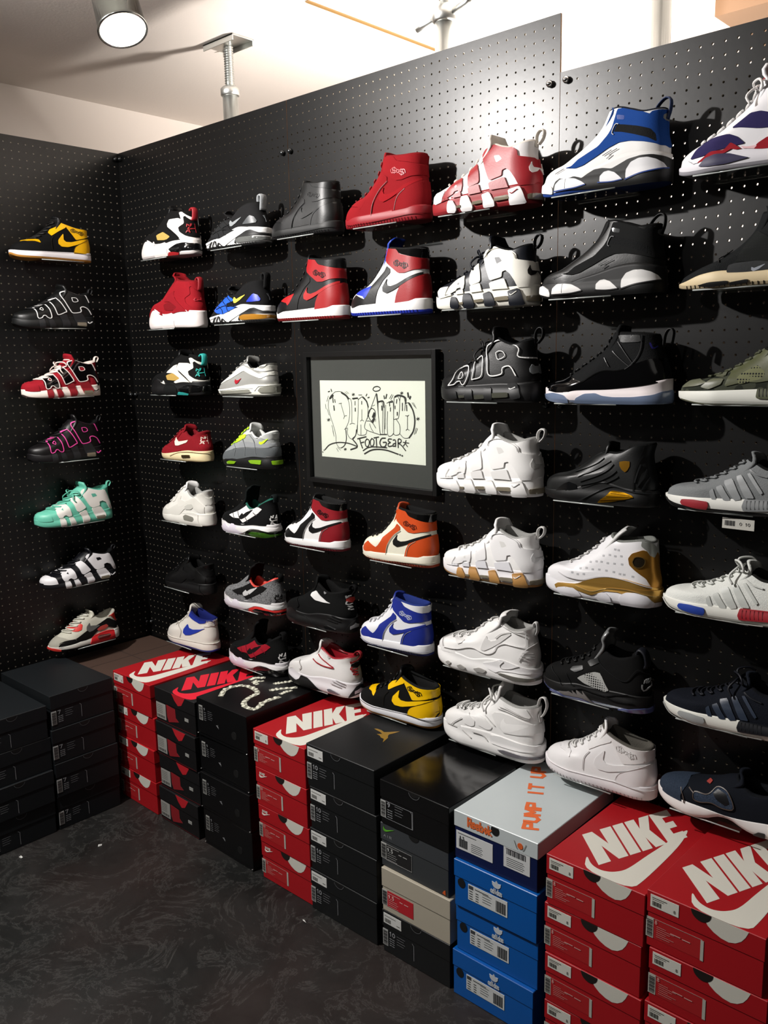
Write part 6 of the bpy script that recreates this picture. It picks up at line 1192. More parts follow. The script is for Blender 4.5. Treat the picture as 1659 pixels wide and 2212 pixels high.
'C4': ('black zip-up trainer with a white zip panel', dict(pat=['worm'], base='suede#070808', zip_panel='#d8d8d6', side_curve='#0c0d0e', button='#8a8b8c', heel_text='#9a9a98', heel_badge='#992d25', sole='rub#0a0a0b', sole_fin='rub#070808', sole_groove='#161717', heel_unit='rub#0c0c0c', sole_tick='#9a9c9e', air_window='air#101112', tab='fabric#080809', line='fabric#070707', tongue='suede#070808', lace=None, tg=[(.50, .50), (.50, .505)])),
'C5': ('white zip-up trainer with red piping', dict(pat=['worm'], base='#d8d7d5', zip_panel='#dcdbd9', zip_line='#97232a', side_curve='#b8b6b2', button='#b4b2ae', heel_text='#972328', heel_badge='#161312', sole='#d6d3d6', sole_fin='#0a0a0a', sole_groove='#a8a4a8', heel_unit='#0a0a0c', sole_tick='#c8b8be', air_window='air#6e6c74', tab='#78141c', line='#891620', tongue='#d4d2cf', lace=None, tg=[(.50, .50), (.50, .505)])),
'D1': ('all-red suede high-top in the top row', dict(AJ, base='suede#7b0b13', overlay='suede#7b0b13', vamp='suede#7b0b13', heel_counter='suede#7b0b13', ankle_flap='suede#7f0c14', collar='suede#7f0c14', swoosh='suede#860b14', wing='#a6232c', stitch='#68080f', sole='rub#83111b', out='rub#80111b', lace='#780b12', tongue='suede#7b0b13', line='fabric#6c0a11', tread='#5a0a10')),
'D2': ('white, red and black high-top with a blue outsole, second row', dict(AJ, base='#dad9d8', overlay=K0, vamp='#1f35a8', heel_counter='#8c151a', ankle_flap='#90161b', collar='gloss#0a0a0a', swoosh='#161717', wing='#180505', heel_tab='#8c151a', sole='#dddcdb', out='#1c2fa4', lace='#090909', tongue='#1d3a9a', tread='#101c66', tg=[(.545, .53), (.60, .56)])),
'D3': ('orange and cream high-top below the framed drawing', dict(AJ, base='#dad7c4', overlay='#ba4416', vamp='#dedbc8', heel_counter='#ba4416', ankle_flap='#bd4516', collar='gloss#0a0a0a', swoosh='#0a0a0a', wing='#5a1c08', heel_tab='#bd4516', stitch='#b8b49f', sole='#dbd6c6', out='#9e3e1e', lace='#0c0807', tongue='#ac3e16', line='fabric#0a0a0a', tread='#682511')),
'D4': ('royal blue and white high-top with white laces and white collar', dict(AJ, base='#dadbde', overlay='#1c2b84', vamp='#dadbde', heel_counter='#1b2a80', ankle_flap='#1c2b84', collar='#dadbde', swoosh='#1d2c86', wing='#aab0c8', heel_tab='#1c2b84', stitch='#9a9ca6', sole='#dcdcde', out='#16205e', lace='#dcdcde', tongue='#22307e', line='fabric#1c2c6a', tread='#0c1440')),
'D5': ('yellow and black mid-top above the gold emblem box', dict(pat=['midtop'], base='suede#080808', vamp='#e6b400', eyestay='#e8b600', ankle_flap='#eaba00', heel_counter='#e6b400', swoosh='#efbe00', wing='#1d1703', stitch='#151207', leaper='#161203', sole='#dcdce0', out='#a87434', lace='#0b0907', tongue=K0, lp=(.45, .95, 6, .15))),
'E1': ('red sneaker with white sole pillars, top row', dict(UP, pat=['bigE'], base='#dfdcdc', letter_a='#8c161c', letter_i='#8c161c', letter_r='#901b23', letter_hole='#dfdcdc', toe_cap='#e2e0e0', pod='#86161c', pillar='#dfdcdc', sole='#86161c', tick='#d6d3d1', sole_tick='#8c161c', lace='#cbc4bc', tab='#cfc9c0', tongue='#d8d2ca', line='#bdb6ae', out='#78141b')),
'E2': ('white and navy sneaker with loose navy laces', dict(UP, pat=['bigE'], base='#0f131b', letter_a='#dcdad0', letter_i='#dcdad0', letter_r='#dbd9cf', letter_hole='#0f131b', toe_cap='#dcdad2', pod='#d9d7cc', pillar='#11151e', sole='#d9d7cc', tick='#0b0a07', sole_tick='#dcdad0', lace='#090c18', tab='#07090e', tongue='#070b13', stitch='#b8b49c', bow=True)),
'E3': ('black sneaker with white outlined AIR letters, right of the framed drawing', dict(UP, pat=['outE'], base='#0a0a0b', outline='#dcdcda', tick='#7e8284', sole='rub#0e0e0f', pillar='rub#131415', air_window='air#55564c', sole_tick='#d0d0ce', lace=K0, tab=K0, bow=True, tabkind='outE')),
'E4': ('all-white sneaker with big side letters and a white sole', dict({**UP, **wh}, pat=['bigE'], letter_a='#e4e3e1', letter_i='#e4e3e1', letter_r='#e4e3e1', toe_cap='#e4e3e1', pod='#dddcda', pillar='#e2e1df', tick='#bdbcb9', sole_tick='#b0afac', stitch='#c4c3c0', letter_hole='#cfcecb', tab='#cfcecb', bow=False)),
'E5': ('white sneaker with gum brown sole pillars', dict({**UP, **wh}, pat=['bigE'], letter_a='#e0dfdf', letter_i='#e0dfdf', letter_r='#e0dfdf', toe_cap='#e0dfdf', pod='#d8d8dc', pillar='#ae8148', tick='#c4c4c4', sole_tick='#e0dfdf', stitch='#c4c3c0', letter_hole='#cfcecb', out='#a87c44', tab='#cfcecb', sole='#d8d6d8')),
'E6': ('all-white basketball shoe with a long ribbed swoosh', dict(wh, pat=['jumbo95'], toe_line='#bcbbba', eye_loop='#d4d3d1', side_wave='#ecebea', swoosh='#d2d1cf', rib='#c6c5c3', heel_line='#ecebea', heel_rib='#a9a7a5', sole_wing='#dddcdc', sole_tick='#bfbdbc', air_window='air#77756e', pod='#9a9894', tab='#c4c4c2', lp=(.3, .9, 6, .15), tg=[(.66, .48), (.70, .50)], tw=.12)),
'E7': ('all-white basketball shoe with bubble pads above the white-lidded box', dict(wh, pat=['bubble'], toe_line='#b4b2b0', pad='#e6e5e3', big_panel='#dcdbd9', swoosh='#e8e7e5', rib='#bebcba', sole_wave='#bab8b6', sole_wing='#e0dfde', air_window='air#77747a', tab='#c9c8c5', lp=(.3, .9, 6, .15), bow=True, tg=[(.60, .50), (.62, .53)])),
'F1': ('blue and white high-top with a black ankle strap', dict(pat=['ring'], base='#d8d7d5', bootie='suede#133c80', strap='fabric#131415', strap_edge='#b9b6b2', lace_lock='ice#16409a', pull_hole='#787a78', perforation='#55534e', sole='#d9d8d6', arch='#121212', ring_pod='#d6d6d8', pod_edge='#17387c', toe_bumper='#dcdbda', out='#17387c', tab='#16284c', tongue='suede#12356e', line='fabric#070e1c', lace=None, tg=[(.56, .53), (.56, .54)])),
'F2': ('black high-top with white oval sole rings', dict(pat=['ring'], base='#0d0e0e', bootie='suede#111212', strap='fabric#0e0f10', strap_edge='#090a0a', lace_lock='gloss#3a3c3c', pull_hole='#4c4e4e', perforation='#050505', sole='#0c0d0e', arch='#090a0a', ring_pod='#d2d1cf', pod_edge='#151516', toe_bumper='#d8d7d5', out='#0a0a0b', tab='#151617', tongue='suede#101011', line='fabric#070707', lace=None, tg=[(.56, .53), (.56, .54)])),
'F3': ('patent black high-top on a white sole with icy blue outsole', dict(pat=['patent'], base='fabric#0d0e0f', rand='gloss#020203', rand_edge='gloss#0a0a0a', ankle_seam='#161718', rib='#050506', eyestay='#0b0c0c', number_mark='#1c1860', sole='#d8cfcf', ice='ice#7a8ba8', out='ice#6c7c96', lace='#070708', tab='#0a0a0a', tabkind='loopy', line='fabric#070707', lp=(.35, .95, 7, .15), tg=[(.585, .50), (.60, .54)])),
'F4': ('black ribbed leather shoe with a gold shield badge and gold shank', dict(pat=['ribbed'], base='#0a0c0c', toe_panel='gloss#0e0f10', rib='#121415', heel_rib='#121415', seam='#050505', shield='gold#b8862c', shank='gold#c08a10', shank_rib='gold#7a560c', sole='rub#090a0a', sole_edge='#181a1c', out='#070809', lace=None, tongue='#070808', line='fabric#070808', tg=[(.57, .41), (.58, .44)])),
'F5': ('white dimpled high-top with gold heel and gold midsole', dict(pat=['dimple'], base='#dad9db', heel_panel='foil#a8762c', hologram='gloss#1d1810', hologram_rim='gold#b08c4c', heel_tongue='silver#a5a8a2', seam='#c2c0c2', foil='foil#c69a4c', foil_edge='foil#c8a868', ring_pod='#d4d3d8', dimple='#a9a9ac', sole='#d6d5d8', out='#c8c6ca', lace='#d2d1cf', tongue='#c9c9c7', line='fabric#6a6c68', lp=(.4, .9, 5, .14), tg=[(.66, .50), (.70, .53)])),
'F6': ('black shoe with a grey net side window and icy blue outsole', dict(pat=['shark'], base='suede#0a0a0a', net_window='net#a2a3a0', lace_cage='#151717', seam='#1a1b1c', heel_text='#8c8e8e', eye_hole='#020202', teeth='#6e6a68', ice='ice#5c669c', line='fabric#060607', sole='rub#080808', out='ice#4c5688', lace='#0b0c0c', tab='#0e1018', tabw=.008, tongue='silver#8a8c8c', lp=(.35, .9, 6, .15), tg=[(.56, .47), (.60, .53)])),
'F7': ('all-white mid-top above the red boxes at the right', dict(wh, pat=['midtop'], base='#dedcdc', vamp='#dcdada', eyestay='#d8d6d5', ankle_flap='#d6d3d2', heel_counter='#dad6d7', swoosh='#d8d6d6', wing='#c6c3c2', stitch='#c2bfbf', sole='#dad6d8', tread='#a9a4a6', line='fabric#4e4b45', lp=(.4, .95, 6, .15))),
'G1': ('white high-top with purple and red side bolts', dict(pat=['seven'], base='#d6d5d8', swash='suede#26204a', bolt='suede#8c1b25', bolt_light='#d9b0b4', side_tread='#1f1b3e', sole='#cfcdd2', stitch='#b0aeb2', lace='#d6d4d2', tongue='#d4d3d6', line='#901922', out='#8c8a90', lp=(.3, .9, 7, .15), bow=True, tg=[(.50, .55), (.52, .60)])),
'G2': ('dark olive slip-on runner with a cream sole', dict(pat=['sock'], base='fabric#121415', mesh_window='net#171918', cage='#16191b', toe_fold='#0d0f10', swoosh='#8a8f98', sole='#c9b793', tread='#0a0a0a', out='#a8987a', tongue='fabric#121415', line='fabric#0a0c0c', lace=None)),
'G3': ('olive camouflage knit runner on a white foam sole', dict(pat=['xr'], base='camo#3a3d32', cage='#4a4d34', net_window='net#6a6c50', camo='#5a5c4a', rear_plug='#4a4d38', plug_groove='#151610', bottom_edge='#4a4c38', sole='#d3d4cc', lace='#3c3f2c', tongue='fabric#3c3f30', line='fabric#12120e', lp=(.38, .95, 6, .15))),
'G4': ('grey knit runner with a red sole plug', dict(pat=['knit'], base='fabric#707374', stripe='#8a8d8e', front_plug='#90232c', rear_plug='#7c7f80', plug_groove='#5a5d5e', bottom_edge='#0e0e0e', collar_knit='#5e6162', sole='#d8d8d2', lace='#6e7172', tongue='fabric#6c6f70', line='fabric#0b0c0c', out='#0e0e0e', lp=(.38, .95, 6, .15))),
'G5': ('white knit runner with blue and red sole plugs', dict(pat=['knit'], base='fabric#cfd1cc', stripe='#bcbfba', front_plug='#1f3c94', rear_plug='#971e28', plug_groove='#6c121b', bottom_edge='#bfc0ba', collar_knit='#bfc1bc', sole='#d8d8d0', lace='#ced0cb', tongue='fabric#cbcdc8', line='fabric#161513', out='#c6c6be', lp=(.38, .95, 6, .15), bow=True)),
'G6': ('navy knit runner with a grey front sole plug', dict(pat=['knit'], base='fabric#0a0e17', stripe='#2a3342', front_plug='#8d9090', rear_plug='#080c14', plug_groove='#04060c', bottom_edge='#8a8c8a', collar_knit='#070a13', sole='#d4d4cc', lace='#0a0c15', tongue='fabric#10141d', line='fabric#05070c', lp=(.38, .95, 6, .15), bow=True)),
'G7': ('navy denim runner with side cut-outs, lowest at the right', dict(pat=['pump'], base='suede#0a0e16', denim_toe='denim#2c3746', cutout='denim#364254', cutout_inner='#05070c', seam='#4a3e36', red_mark='#973933', sole='#d6d2d0', heel_star='#1d1b1a', out='#cfcac8', lace=None, tongue='fabric#0c1018', line='fabric#070a0f')),
}
EDGE = mat('#c9cfcc', .12, 0, 'air', .8)
acr = clear('clear_acrylic', (.93, .95, .94, 1), .02)
for key, (label, st) in STYLES.items():
    sh = build_shoe(key, label, st)
    # its acrylic shelf: thin plate with an upright lip on the board
    L = sh.L; a = .045 if key[0] in 'FGE' else .06
    if key[0] == 'A': a = .035
    loc, rz = ((sh.X+a, 0, sh.Z-.0035), 0) if sh.wall == 'R' else ((0, sh.X+a+.025, sh.Z-.0035), math.pi/2)
    r = thing('display_shelf', 'clear shelf under the '+label, 'shelf', loc, rz, 'clear acrylic shelves on the pegboard')
    bevel(Geo().box((0, -.112, 0), (.150, -.0032, .003)).put('plate', acr, r), .0006, 1)
    bevel(Geo().box((0, -.0032, 0), (.150, -.0004, .026)).put('upright_lip', acr, r), .0006, 1)
    Geo().tube([(.0005, -.112, .0015), (.1495, -.112, .0015)], .0015, 8).put('glint_edge', EDGE, r, True)  # pale tube along the front edge, its light tint imitates the edge glint
    g = Geo()
    for x in (.02, .13): g.tube([(x, -.006, .018), (x, .006, .018)], .0022, 8)
    g.put('mounting_pegs', mat('#b8babb', .3, .8), r)
# price strip hanging under the grey knit runner
r = thing('price_strip', 'small white price strip hanging under the shelf of the grey knit runner', 'price tag', (2.269, -.105, 1.133))
q = Geo().box((0, 0, 0), (.062, .0006, .021)).put('card', mat('#b8b6ae', .7), r)
f = Flat((0, 0, 0), (1, 0, 0), (0, 0, 1), .0004)
for i in range(9): f.rect(.005+i*.0022, .006, .0062+i*.0022+(i % 3)*.0004, .016)
f.text('0 10', .034, .008, .02, .006, .0009); f.put('print', mat('#3a3a38', .7), q)
# ------------------------------------------------------------------ shoe boxes
random.seed(4)
def barcode(f, x0, z0, x1, z1, vert=False, n=9):
    for i in range(n):
        t = i/n; wd = (.35+.35*((i*7) % 3)/2)/n
        if vert: f.rect(x0, z0+(z1-z0)*t, x1, z0+(z1-z0)*(t+wd))
        else: f.rect(x0+(x1-x0)*t, z0, x0+(x1-x0)*(t+wd), z1)
def tick_pts(x, y, w, h): return [(x+a*w, y+b*h) for a, b in [(.10, 1), (.0, .55), (.02, .2), (.14, 0), (.3, .04), (1, .92), (.32, .36), (.19, .35), (.1, .5)]]
def halfdisc(x, z, r, k=12, ry=None): return [(x+r*math.cos(math.pi+math.pi*i/k), z+(ry or r)*math.sin(math.pi+math.pi*i/k)) for i in range(k+1)]
AF = lambda a, b: (.103+a*.066-b*.084, .032+a*.159+b*.079)
NIKE = [[(0, 0), (.18, 0), (.17, .52), (.30, 0), (.44, 0), (.44, 1), (.27, 1), (.28, .5), (.15, 1), (0, 1)], [(.47, 0), (.63, 0), (.63, 1), (.47, 1)],
 [(.66, 0), (.81, 0), (.81, .38), (.86, 0), (1.03, 0), (.93, .54), (1.05, 1), (.89, 1), (.81, .66), (.81, 1), (.66, 1)],
 [(1.06, 0), (1.36, 0), (1.36, .22), (1.21, .22), (1.21, .4), (1.33, .4), (1.33, .6), (1.21, .6), (1.21, .78), (1.36, .78), (1.36, 1), (1.06, 1)]]
TOPSW = [(.065, .05), (.088, 0), (.192, 0), (.196, .05), (.196, .143), (.193, .22), (.181, .285), (.172, .235), (.168, .184), (.16, .122), (.155, .07), (.149, .045), (.134, .026), (.114, .018), (.09, .024)]
TOPSW = [tuple(q) for q in chaikin(np.array(TOPSW), 2, .22)]
LEAP = [(.078, .181), (.085, .186), (.1, .186), (.114, .181), (.125, .192), (.144, .213), (.139, .192), (.134, .179), (.138, .17), (.146, .162), (.154, .132), (.142, .150), (.13, .151), (.12, .158), (.107, .160), (.118, .170), (.104, .176), (.09, .178)]
def shoebox(style, x, z, w, h, top, label, group, wall='R', l=.334, front=-.356, jit=1):
    dx = random.uniform(-.004, .004)*jit; ry = random.uniform(-.012, .012)*jit; dy = random.uniform(-.004, .004)*jit
    if wall == 'R': loc, rz = (x+w/2+dx, front+l/2+dy, z), ry
    else: loc, rz = (-front-l/2+.039+dy, x+w/2+dx, z), math.pi/2+ry
    r = thing('shoe_box', label, 'box', loc, rz, group)
    a, y0 = -w/2, -l/2; c = BOX[style]; lid = c.get('lid', .045); e = .0016; H = h-.0006
    def C(k, d='#111213'): return mat(c.get(k, d), c.get('rough', .5), 0, 'card', c.get('spec', .4))
    full = c.get('full', False)
    body = bevel(Geo().box((a+e, y0+e, 0), (a+w-e, y0+l-e, H-.003)).put('body', C('body'), r), .0012, 1)
    lm = bevel(Geo().box((a, y0, H-lid), (a+w, y0+l, H)).put('lid', C('top' if 'top' in c else 'body'), r), .0012, 1)
    F = lambda k=1: Flat((a, y0, 0), (1, 0, 0), (0, 0, 1), .0005*k)      # on the lid front
    B = lambda k=1: Flat((a, y0+e, 0), (1, 0, 0), (0, 0, 1), .0005*k)    # on the body front
    T = lambda k=1: Flat((a, y0, H), (1, 0, 0), (0, 1, 0), .0005*k)
    def put(f, n, col, par, rough=.6): return f.put(n, mat(col, rough), par)
    LH = H-lid
    if style in ('tick', 'tickn'):
        put(F().poly([(.111, H-.0005), (.112, H-.011), (.119, H-.021), (.130, H-.029), (.144, H-.0345), (.158, H-.036), (.170, H-.032), (.180, H-.024), (.187, H-.013), (.192, H-.0005)]), 'front_swoosh', '#c9c7bc', lm)
        put(F(2).poly(halfdisc(.106, H-.0004, .019, ry=.018)), 'finger_hole', '#120a06', lm)
        if style == 'tick':
            s_ = put(F(2).rect(.008, H-.031, .064, H-.006), 'price_sticker', '#c9c8bf', lm)
            f = F(3); barcode(f, .012, H-.027, .030, H-.018); f.line([(.012, H-.011), (.04, H-.011)], .0015).line([(.012, H-.0145), (.034, H-.0145)], .001).text('8', .054, H-.026, .004, .006, .0009); put(f, 'print', '#55544e', s_)
        else:
            put(F(2).poly(tick_pts(.016, H-.027, .034, .012)).text('NIKE', .019, H-.017, .022, .006, .0018), 'small_logo', '#d3c9c0', lm)
        lb = put(B().rect(0, LH-.052, .112, LH-.010), 'size_label', '#9c1418', body)
        f = B(2).rect(.0, LH-.052, .015, LH-.010).rect(.107, LH-.053, .113, LH-.012); f.line([(.015, LH-.0105), (.110, LH-.0105)], .0008); put(f, 'label_ends', '#a9a79e', lb)
        f = B(3); barcode(f, .002, LH-.049, .013, LH-.014, True, 14); put(f, 'barcode', '#3c3a38', lb)
        f = B(3)
        for k in range(6): f.line([(.022, LH-.024-.0042*k), (.040+.008*((k*5) % 3), LH-.024-.0042*k)], .0008)
        f.text(c.get('num', '9'), .018, LH-.020, .0045*len(c.get('num', '9')), .0075, .0012).line([(.05, LH-.026), (.068, LH-.026)], .002).line([(.073, LH-.027), (.087, LH-.027)], .002); put(f, 'label_print', '#c8928c', lb)
        if top:
            f = T()
            for q in NIKE: f.poly([AF(*p) for p in q])
            put(f, 'top_lettering', '#cfcdc2', lm); put(T(1.2).poly(TOPSW), 'top_swoosh', '#cfcdc2', lm)
    elif style == 'redblack':
        put(F().poly([(.095, H-.0005), (.110, H-.020), (.128, H-.034), (.146, H-.028), (.166, H-.0005)]), 'front_swoosh', '#a8141f', lm)
        lb = put(B().rect(.004, LH-.056, .056, LH-.004), 'size_label', '#8c8b86', body)
        f = B(2); barcode(f, .008, LH-.052, .050, LH-.044); [f.line([(.008, LH-.012-.006*k), (.04, LH-.012-.006*k)], .001) for k in range(5)]; put(f, 'print', '#3a3a38', lb)
        put(B().poly([(.060, LH-.002), (.108, LH-.006), (.110, LH-.035), (.125, LH-.044), (.070, LH-.058), (.062, LH-.040)]), 'body_graphic', '#7a1018', body)
        put(B(2).rect(.158, LH-.030, .178, LH-.020), 'small_tag', '#8a8a86', body)
        put(B(1).line([(.0, .004), (w-.004, .004)], .0016), 'edge_line', '#5a1016', body)
        if top:
            f = T(); [f.poly([AF(*p) for p in q]) for q in NIKE]; put(f, 'top_lettering', '#d0142c', lm)
            put(T(1.2).poly(TOPSW), 'top_swoosh', '#d0142c', lm)
    elif style == 'onepiece':
        f = F(2).rect(.012, .052, .030, .098); lb = put(f, 'size_label', '#8e8e8a', lm); f = F(3); barcode(f, .014, .055, .028, .095, True, 12); put(f, 'barcode', '#262626', lb)
        f = F(2).text('9', .036, .086, .006, .008, .0016)
        for k in range(5): f.line([(.036, .08-.006*k), (.046, .08-.006*k)], .0014).line([(.055, .088-.006*k), (.075+.004*(k % 2), .088-.006*k)], .0007)
        f.poly([(.094+(p[0]-.078)*.16, .045+(p[1]-.13)*.16) for p in LEAP]); put(f, 'label_print', '#77787a', lm)
        ring = [(.178+.012*math.cos(t), .045+.012*math.sin(t)) for t in np.linspace(0, 2*math.pi, 18, endpoint=False)]; put(F(1.5).poly(ring), 'finger_hole', '#050505', lm)
        g = Geo(); g.lathe([(.0015, 0), (.0025, .001), (.0015, .002)], (a+.003, y0-.001, .006), 8).lathe([(.0015, 0), (.0025, .001), (.0015, .002)], (a+w-.003, y0-.001, .006), 8); g.put('corner_studs', mat('#c9c9c6', .25, .9), lm)
        if top:
            f = T(1)
            for wd, pts in BLOBS: f.line(pts, wd*2.0, True)
            o = put(f, 'raised_script', '#8e8d80', lm, .4)
            gg = Geo()
            for wd, pts in BLOBS:
                P = arc(pts, max(5, int(len(pts)*5)))
                for k, (u, v) in enumerate(P):
                    rr_ = wd*.62*(1+.35*math.sin(k*2.1)); gg.lathe([(.001, .0), (rr_, .0004), (rr_*.85, rr_*.25), (rr_*.35, rr_*.38)], (a+u+.005*math.sin(k*1.7), y0+v+.005*math.cos(k*2.3), H+.0006), 9)
            gg.put('raised_beads', mat('#d2d2c0', .4), o, True)
    elif style in ('leap', 'arc', 'sheen'):
        hx = .112
        put(F(2).poly(halfdisc(hx, H-.0004, .016, ry=.012)), 'finger_hole', '#020202', lm)
        k_ = [(hx+.017*math.cos(t), H-.001+.014*math.sin(t)) for t in np.linspace(math.pi*1.05, math.pi*1.95, 12)]
        put(F(3).line(k_, .0012), 'hole_rim', '#5e6062', lm, .3)
        if style == 'leap':
            s_ = put(F(2).rect(.006, H-.034, .064, H-.007), 'price_sticker', '#c6c7c4', lm); f = F(3); barcode(f, .010, H-.030, .030, H-.020); f.line([(.010, H-.013), (.045, H-.013)], .0014).line([(.05, H-.026), (.059, H-.026)], .002); put(f, 'print', '#6a6a66', s_)
        z1, z0 = LH-.008, LH-.052
        lb = put(B(2).rect(.001, z0, .018, z1), 'barcode_label', '#9a9b99', body); f = B(3); barcode(f, .003, z0+.003, .016, z1-.003, True, 12); put(f, 'barcode', '#2a2a2a', lb)
        f = B(2).text(c['num'], .023, z1-.012, .009*len(c['num']), .011, .0024)
        for k in range(4): f.line([(.024, z1-.02-.006*k), (.030, z1-.02-.006*k)], .002).line([(.033, z1-.02-.006*k), (.039, z1-.02-.006*k)], .002).line([(.048, z1-.004-.007*k), (.074-.004*(k % 2), z1-.004-.007*k)], .0009)
        f.line([(.103, z0), (.103, z1-.004), (.098, z1)], .0014); put(f, 'label_print', '#85878a', body)
        if style == 'sheen':
            f = B(2).line([(.018, z1+.001), (.105, z1+.001)], .0012).line([(.018, z0), (.105, z0)], .0012).line([(.105, z0), (.105, z1)], .0012); put(f, 'label_frame', '#85878a', body)
        if top == 2: put(T(1).poly(LEAP), 'gold_emblem', '#8a6a24', lm, .35)
    elif style in ('ash', 'sand'):
        z1, z0 = LH-.008, LH-.05
        if style == 'ash':
            put(F(2).poly(tick_pts(.010, H-.020, .036, .014)), 'green_swoosh', '#4f9c1e', lm); put(F(2).text('AIR', .012, H-.034, .026, .006, .0012), 'small_lettering', '#85878a', lm)
            put(F(2).poly(halfdisc(.11, H-.0004, .016, ry=.012)), 'finger_hole', '#050505', lm)
            put(B(2).poly([(.196, .006), (.206, .004), (.205, .016), (.2, .013)]), 'orange_mark', '#c05018', body)
        lb = put(B(1.5).rect(.001, z0, .018, z1), 'barcode_label', '#a3a39f', body); f = B(3); barcode(f, .003, z0+.003, .016, z1-.003, True, 12); put(f, 'barcode', '#2a2a2a', lb)
        pl_ = put(B(1.5).rect(.018, z0, .102, z1), 'size_label', '#141414' if style == 'ash' else '#a81a24', body)
        f = B(3).text('9.5', .022, z1-.018, .018, .009, .002).line([(.022, z1-.005), (.06, z1-.005)], .0012)
        for k in range(4): f.line([(.022, z1-.023-.0055*k), (.05+.004*(k % 2), z1-.023-.0055*k)], .0009)
        f.line([(.06, z1-.014), (.068, z1-.014)], .002).line([(.074, z1-.014), (.086, z1-.014)], .002)
        if style == 'ash': f.line([(.018, z0), (.102, z0), (.102, z1), (.018, z1), (.018, z0)], .0012)
        put(f, 'label_print', '#a9aaa8' if style == 'ash' else '#d8a8a4', pl_)
    elif style == 'pump':
        put(F(2).text('Reebok', .040, H-.026, .064, .020, .0042), 'front_lettering', '#d2622c', lm)
        hole = [(.113+.011*math.cos(t), H-.010+.012*math.sin(t)) for t in np.linspace(0, 2*math.pi, 20, endpoint=False) if H-.010+.012*math.sin(t) < H-.0003]; put(F(2).poly(hole), 'finger_hole', '#0b0b0b', lm)
        put(F(2).poly([(.178+.007*math.cos(t), H-.022+.007*math.sin(t)) for t in np.linspace(0, 2*math.pi, 16, endpoint=False)]), 'round_emblem', '#c85a24', lm)
        put(F(2).line([(.163, H-.014), (.169, H-.028), (.171, H-.03)], .0015).line([(.193, H-.014), (.187, H-.028), (.185, H-.03)], .0015), 'emblem_wings', '#70706c', lm)
        for (x0, z0, x1, z1) in ((.006, .024, .106, .068), (.135, .030, .202, .080)):
            lb = put(B(2).rect(x0, z0, x1, z1), 'size_label', '#c4c6c6', body); f = B(3); barcode(f, x0+.008, z0+(.006 if x0 < .1 else .032), x0+(.032 if x0 < .1 else .058), z0+(.026 if x0 < .1 else .044), False, 14)
            for k in range(5): f.line([(x0+(.042 if x0 < .1 else .008), z0+.006+.0045*k), (x0+.07+.003*(k % 2)-(.02 if x0 > .1 else 0), z0+.006+.0045*k)], .001)
            f.line([(x0+.006, z1-.005), (x0+.055, z1-.005)], .0014)
            if x0 < .1: f.text('8.5', x0+.01, z1-.018, .012, .007, .0014)
            put(f, 'label_print', '#3c3e40', lb)
        d = Vector((-.135, .25)).normalized(); up = Vector((-d[1], d[0])); f = T(1); o = Vector((.190, .048))
        for st in glyphs('PUMP IT UP', 0, 0, .292, .030, .32):
            pp = [tuple(o+d*p[0]+up*p[1]) for p in st]
            for k in range(len(pp)-1): f.line(pp[k:k+2], .0088)
        put(f, 'top_lettering', '#d4622e', lm)
    elif style == 'trefoil':
        def leaf(cx, cz, ang, L_, W_):
            ca, sa = math.cos(ang), math.sin(ang)
            return [(cx+ca*u*L_-sa*v*W_, cz+sa*u*L_+ca*v*W_) for u, v in [(0, -.18), (.3, -.5), (.65, -.48), (1, 0), (.65, .48), (.3, .5), (0, .18)]]
        cx, cz = .118, H-.024; f = F(2)
        for q, L_ in ((math.pi/2, .017), (math.pi/2+.75, .0165), (math.pi/2-.75, .0165)): f.poly(leaf(cx, cz-.001, q, L_*1.05, .009))
        f.text('adidas', cx-.015, cz-.016, .030, .012, .0024); put(f, 'small_logo', '#b9bfc6', lm)
        ring = [(.021+.0105*math.cos(t), LH-.012+.0115*math.sin(t)) for t in np.linspace(0, 2*math.pi, 20, endpoint=False)]; put(B(2).poly(ring), 'finger_hole', '#04070c', body)
        lb = put(B(2).rect(.040, LH-.044, .146, LH-.006), 'size_label', '#c2c5c4', body); f = B(3); barcode(f, .116, LH-.040, .142, LH-.014, False, 12); f.rect(.042, LH-.016, .054, LH-.008)
        for k in range(4): f.line([(.044, LH-.021-.006*k), (.052, LH-.021-.006*k)], .002).line([(.062, LH-.021-.006*k), (.068, LH-.021-.006*k)], .002).line([(.080, LH-.015-.006*k), (.104-.003*(k % 2), LH-.015-.006*k)], .001)
        f.line([(.060, LH-.012), (.095, LH-.012)], .0018); put(f, 'label_print', '#3a3c3e', lb)
    return r
BOX = {'tick': dict(body='#9c1018', num='8'), 'tickn': dict(body='#9c1018', num='10'), 'redblack': dict(body='#0e0d0e', top='#111011'), 'onepiece': dict(body='#0b0b0c', lid=.11, rough=.3),
 'leap': dict(body='#0f1112', num='10', rough=.45), 'arc': dict(body='#0d1114', num='7', rough=.5), 'sheen': dict(body='#0a0a0b', num='9', rough=.14, spec=.6), 'ash': dict(body='#303335', top='#34373a'),
 'sand': dict(body='#a59e8e', lid=.05), 'pump': dict(body='#0b1740', top='#b7bfc0', lid=.038, rough=.35), 'trefoil': dict(body='#06509c', lid=.042, rough=.3)}
POSN = ['bottom', 'second from the floor', 'third from the floor', 'topmost']
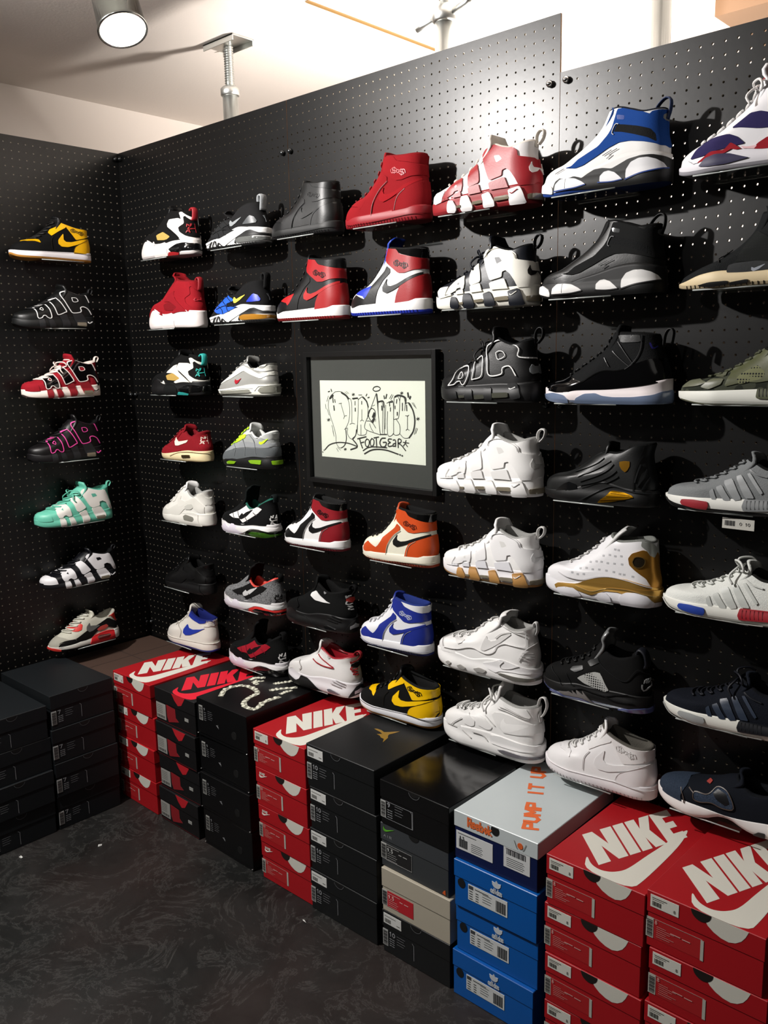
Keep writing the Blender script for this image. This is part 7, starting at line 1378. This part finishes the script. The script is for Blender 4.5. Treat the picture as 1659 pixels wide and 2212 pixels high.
def stack(x, w, tot, styles, desc, group, wall='R', tops=(1,), l=.334, front=-.356, jit=1):
    n = len(styles); h = tot/n
    for i, stl in enumerate(styles):
        s_, d = stl
        shoebox(s_, x, .0005+i*h, w, h-.0003, tops[0] if i == n-1 else 0, ('%s, %s in %s' % (d, POSN[i], desc)), group, wall, l, front, jit)
R = ('tick', 'red shoe box'); RN = ('tickn', 'red shoe box')
BK = ('leap', 'black shoe box')
stack(.332, .223, .452, [R]*4, 'the red stack nearest the corner', 'red boxes in the stack nearest the corner')
stack(.572, .215, .455, [('redblack', 'black shoe box')]*4, 'the black and red stack', 'black and red boxes')
stack(.806, .238, .482, [('onepiece', 'deep black shoe box')]*4, 'the stack with raised script on top', 'deep black boxes')
stack(1.080, .213, .460, [RN, RN, RN, R], 'the red stack in the middle', 'red boxes in the middle stack')
stack(1.300, .246, .480, [BK]*4, 'the stack with the gold emblem', 'black boxes of the gold emblem stack', tops=(2,))
stack(1.562, .216, .465, [('leap', 'black shoe box'), ('sand', 'beige shoe box'), ('ash', 'dark grey shoe box'), ('sheen', 'glossy black shoe box')], 'the mixed stack', 'boxes of the mixed stack')
stack(1.790, .222, .465, [('trefoil', 'bright blue shoe box'), ('trefoil', 'bright blue shoe box'), ('trefoil', 'bright blue shoe box'), ('pump', 'navy shoe box with white lid')], 'the blue stack', 'boxes of the blue stack')
stack(2.034, .220, .457, [R]*4, 'the red stack right of the blue one', 'red boxes right of the blue stack')
stack(2.264, .222, .470, [R]*4, 'the red stack at the right edge', 'red boxes at the right edge')
stack(-.617, .219, .454, [('arc', 'black shoe box')]*4, 'the left-wall stack nearer the corner', 'black boxes at the left wall', 'L', tops=(0,))
stack(-.846, .222, .428, [('arc', 'black shoe box')]*4, 'the stack cut by the left picture edge', 'black boxes at the left picture edge', 'L', tops=(0,))
# brown carton in the corner, between the two runs of boxes
r = thing('carton', 'plain brown carton filling the corner between the black and red box stacks', 'box', (.16, -.19, 0))
cb = mat('#3f2c22', .75, kind='card')
bevel(Geo().box((-.153, -.175, 0), (.160, .183, .42)).put('body', cb, r), .001, 1)
f = Flat((-.153, -.175, .42), (1, 0, 0), (0, 1, 0), .0005)
f.rect(.0, .178, .313, .181).rect(.155, 0, .158, .358).put('flap_seams', mat('#2b1d17', .8), r)
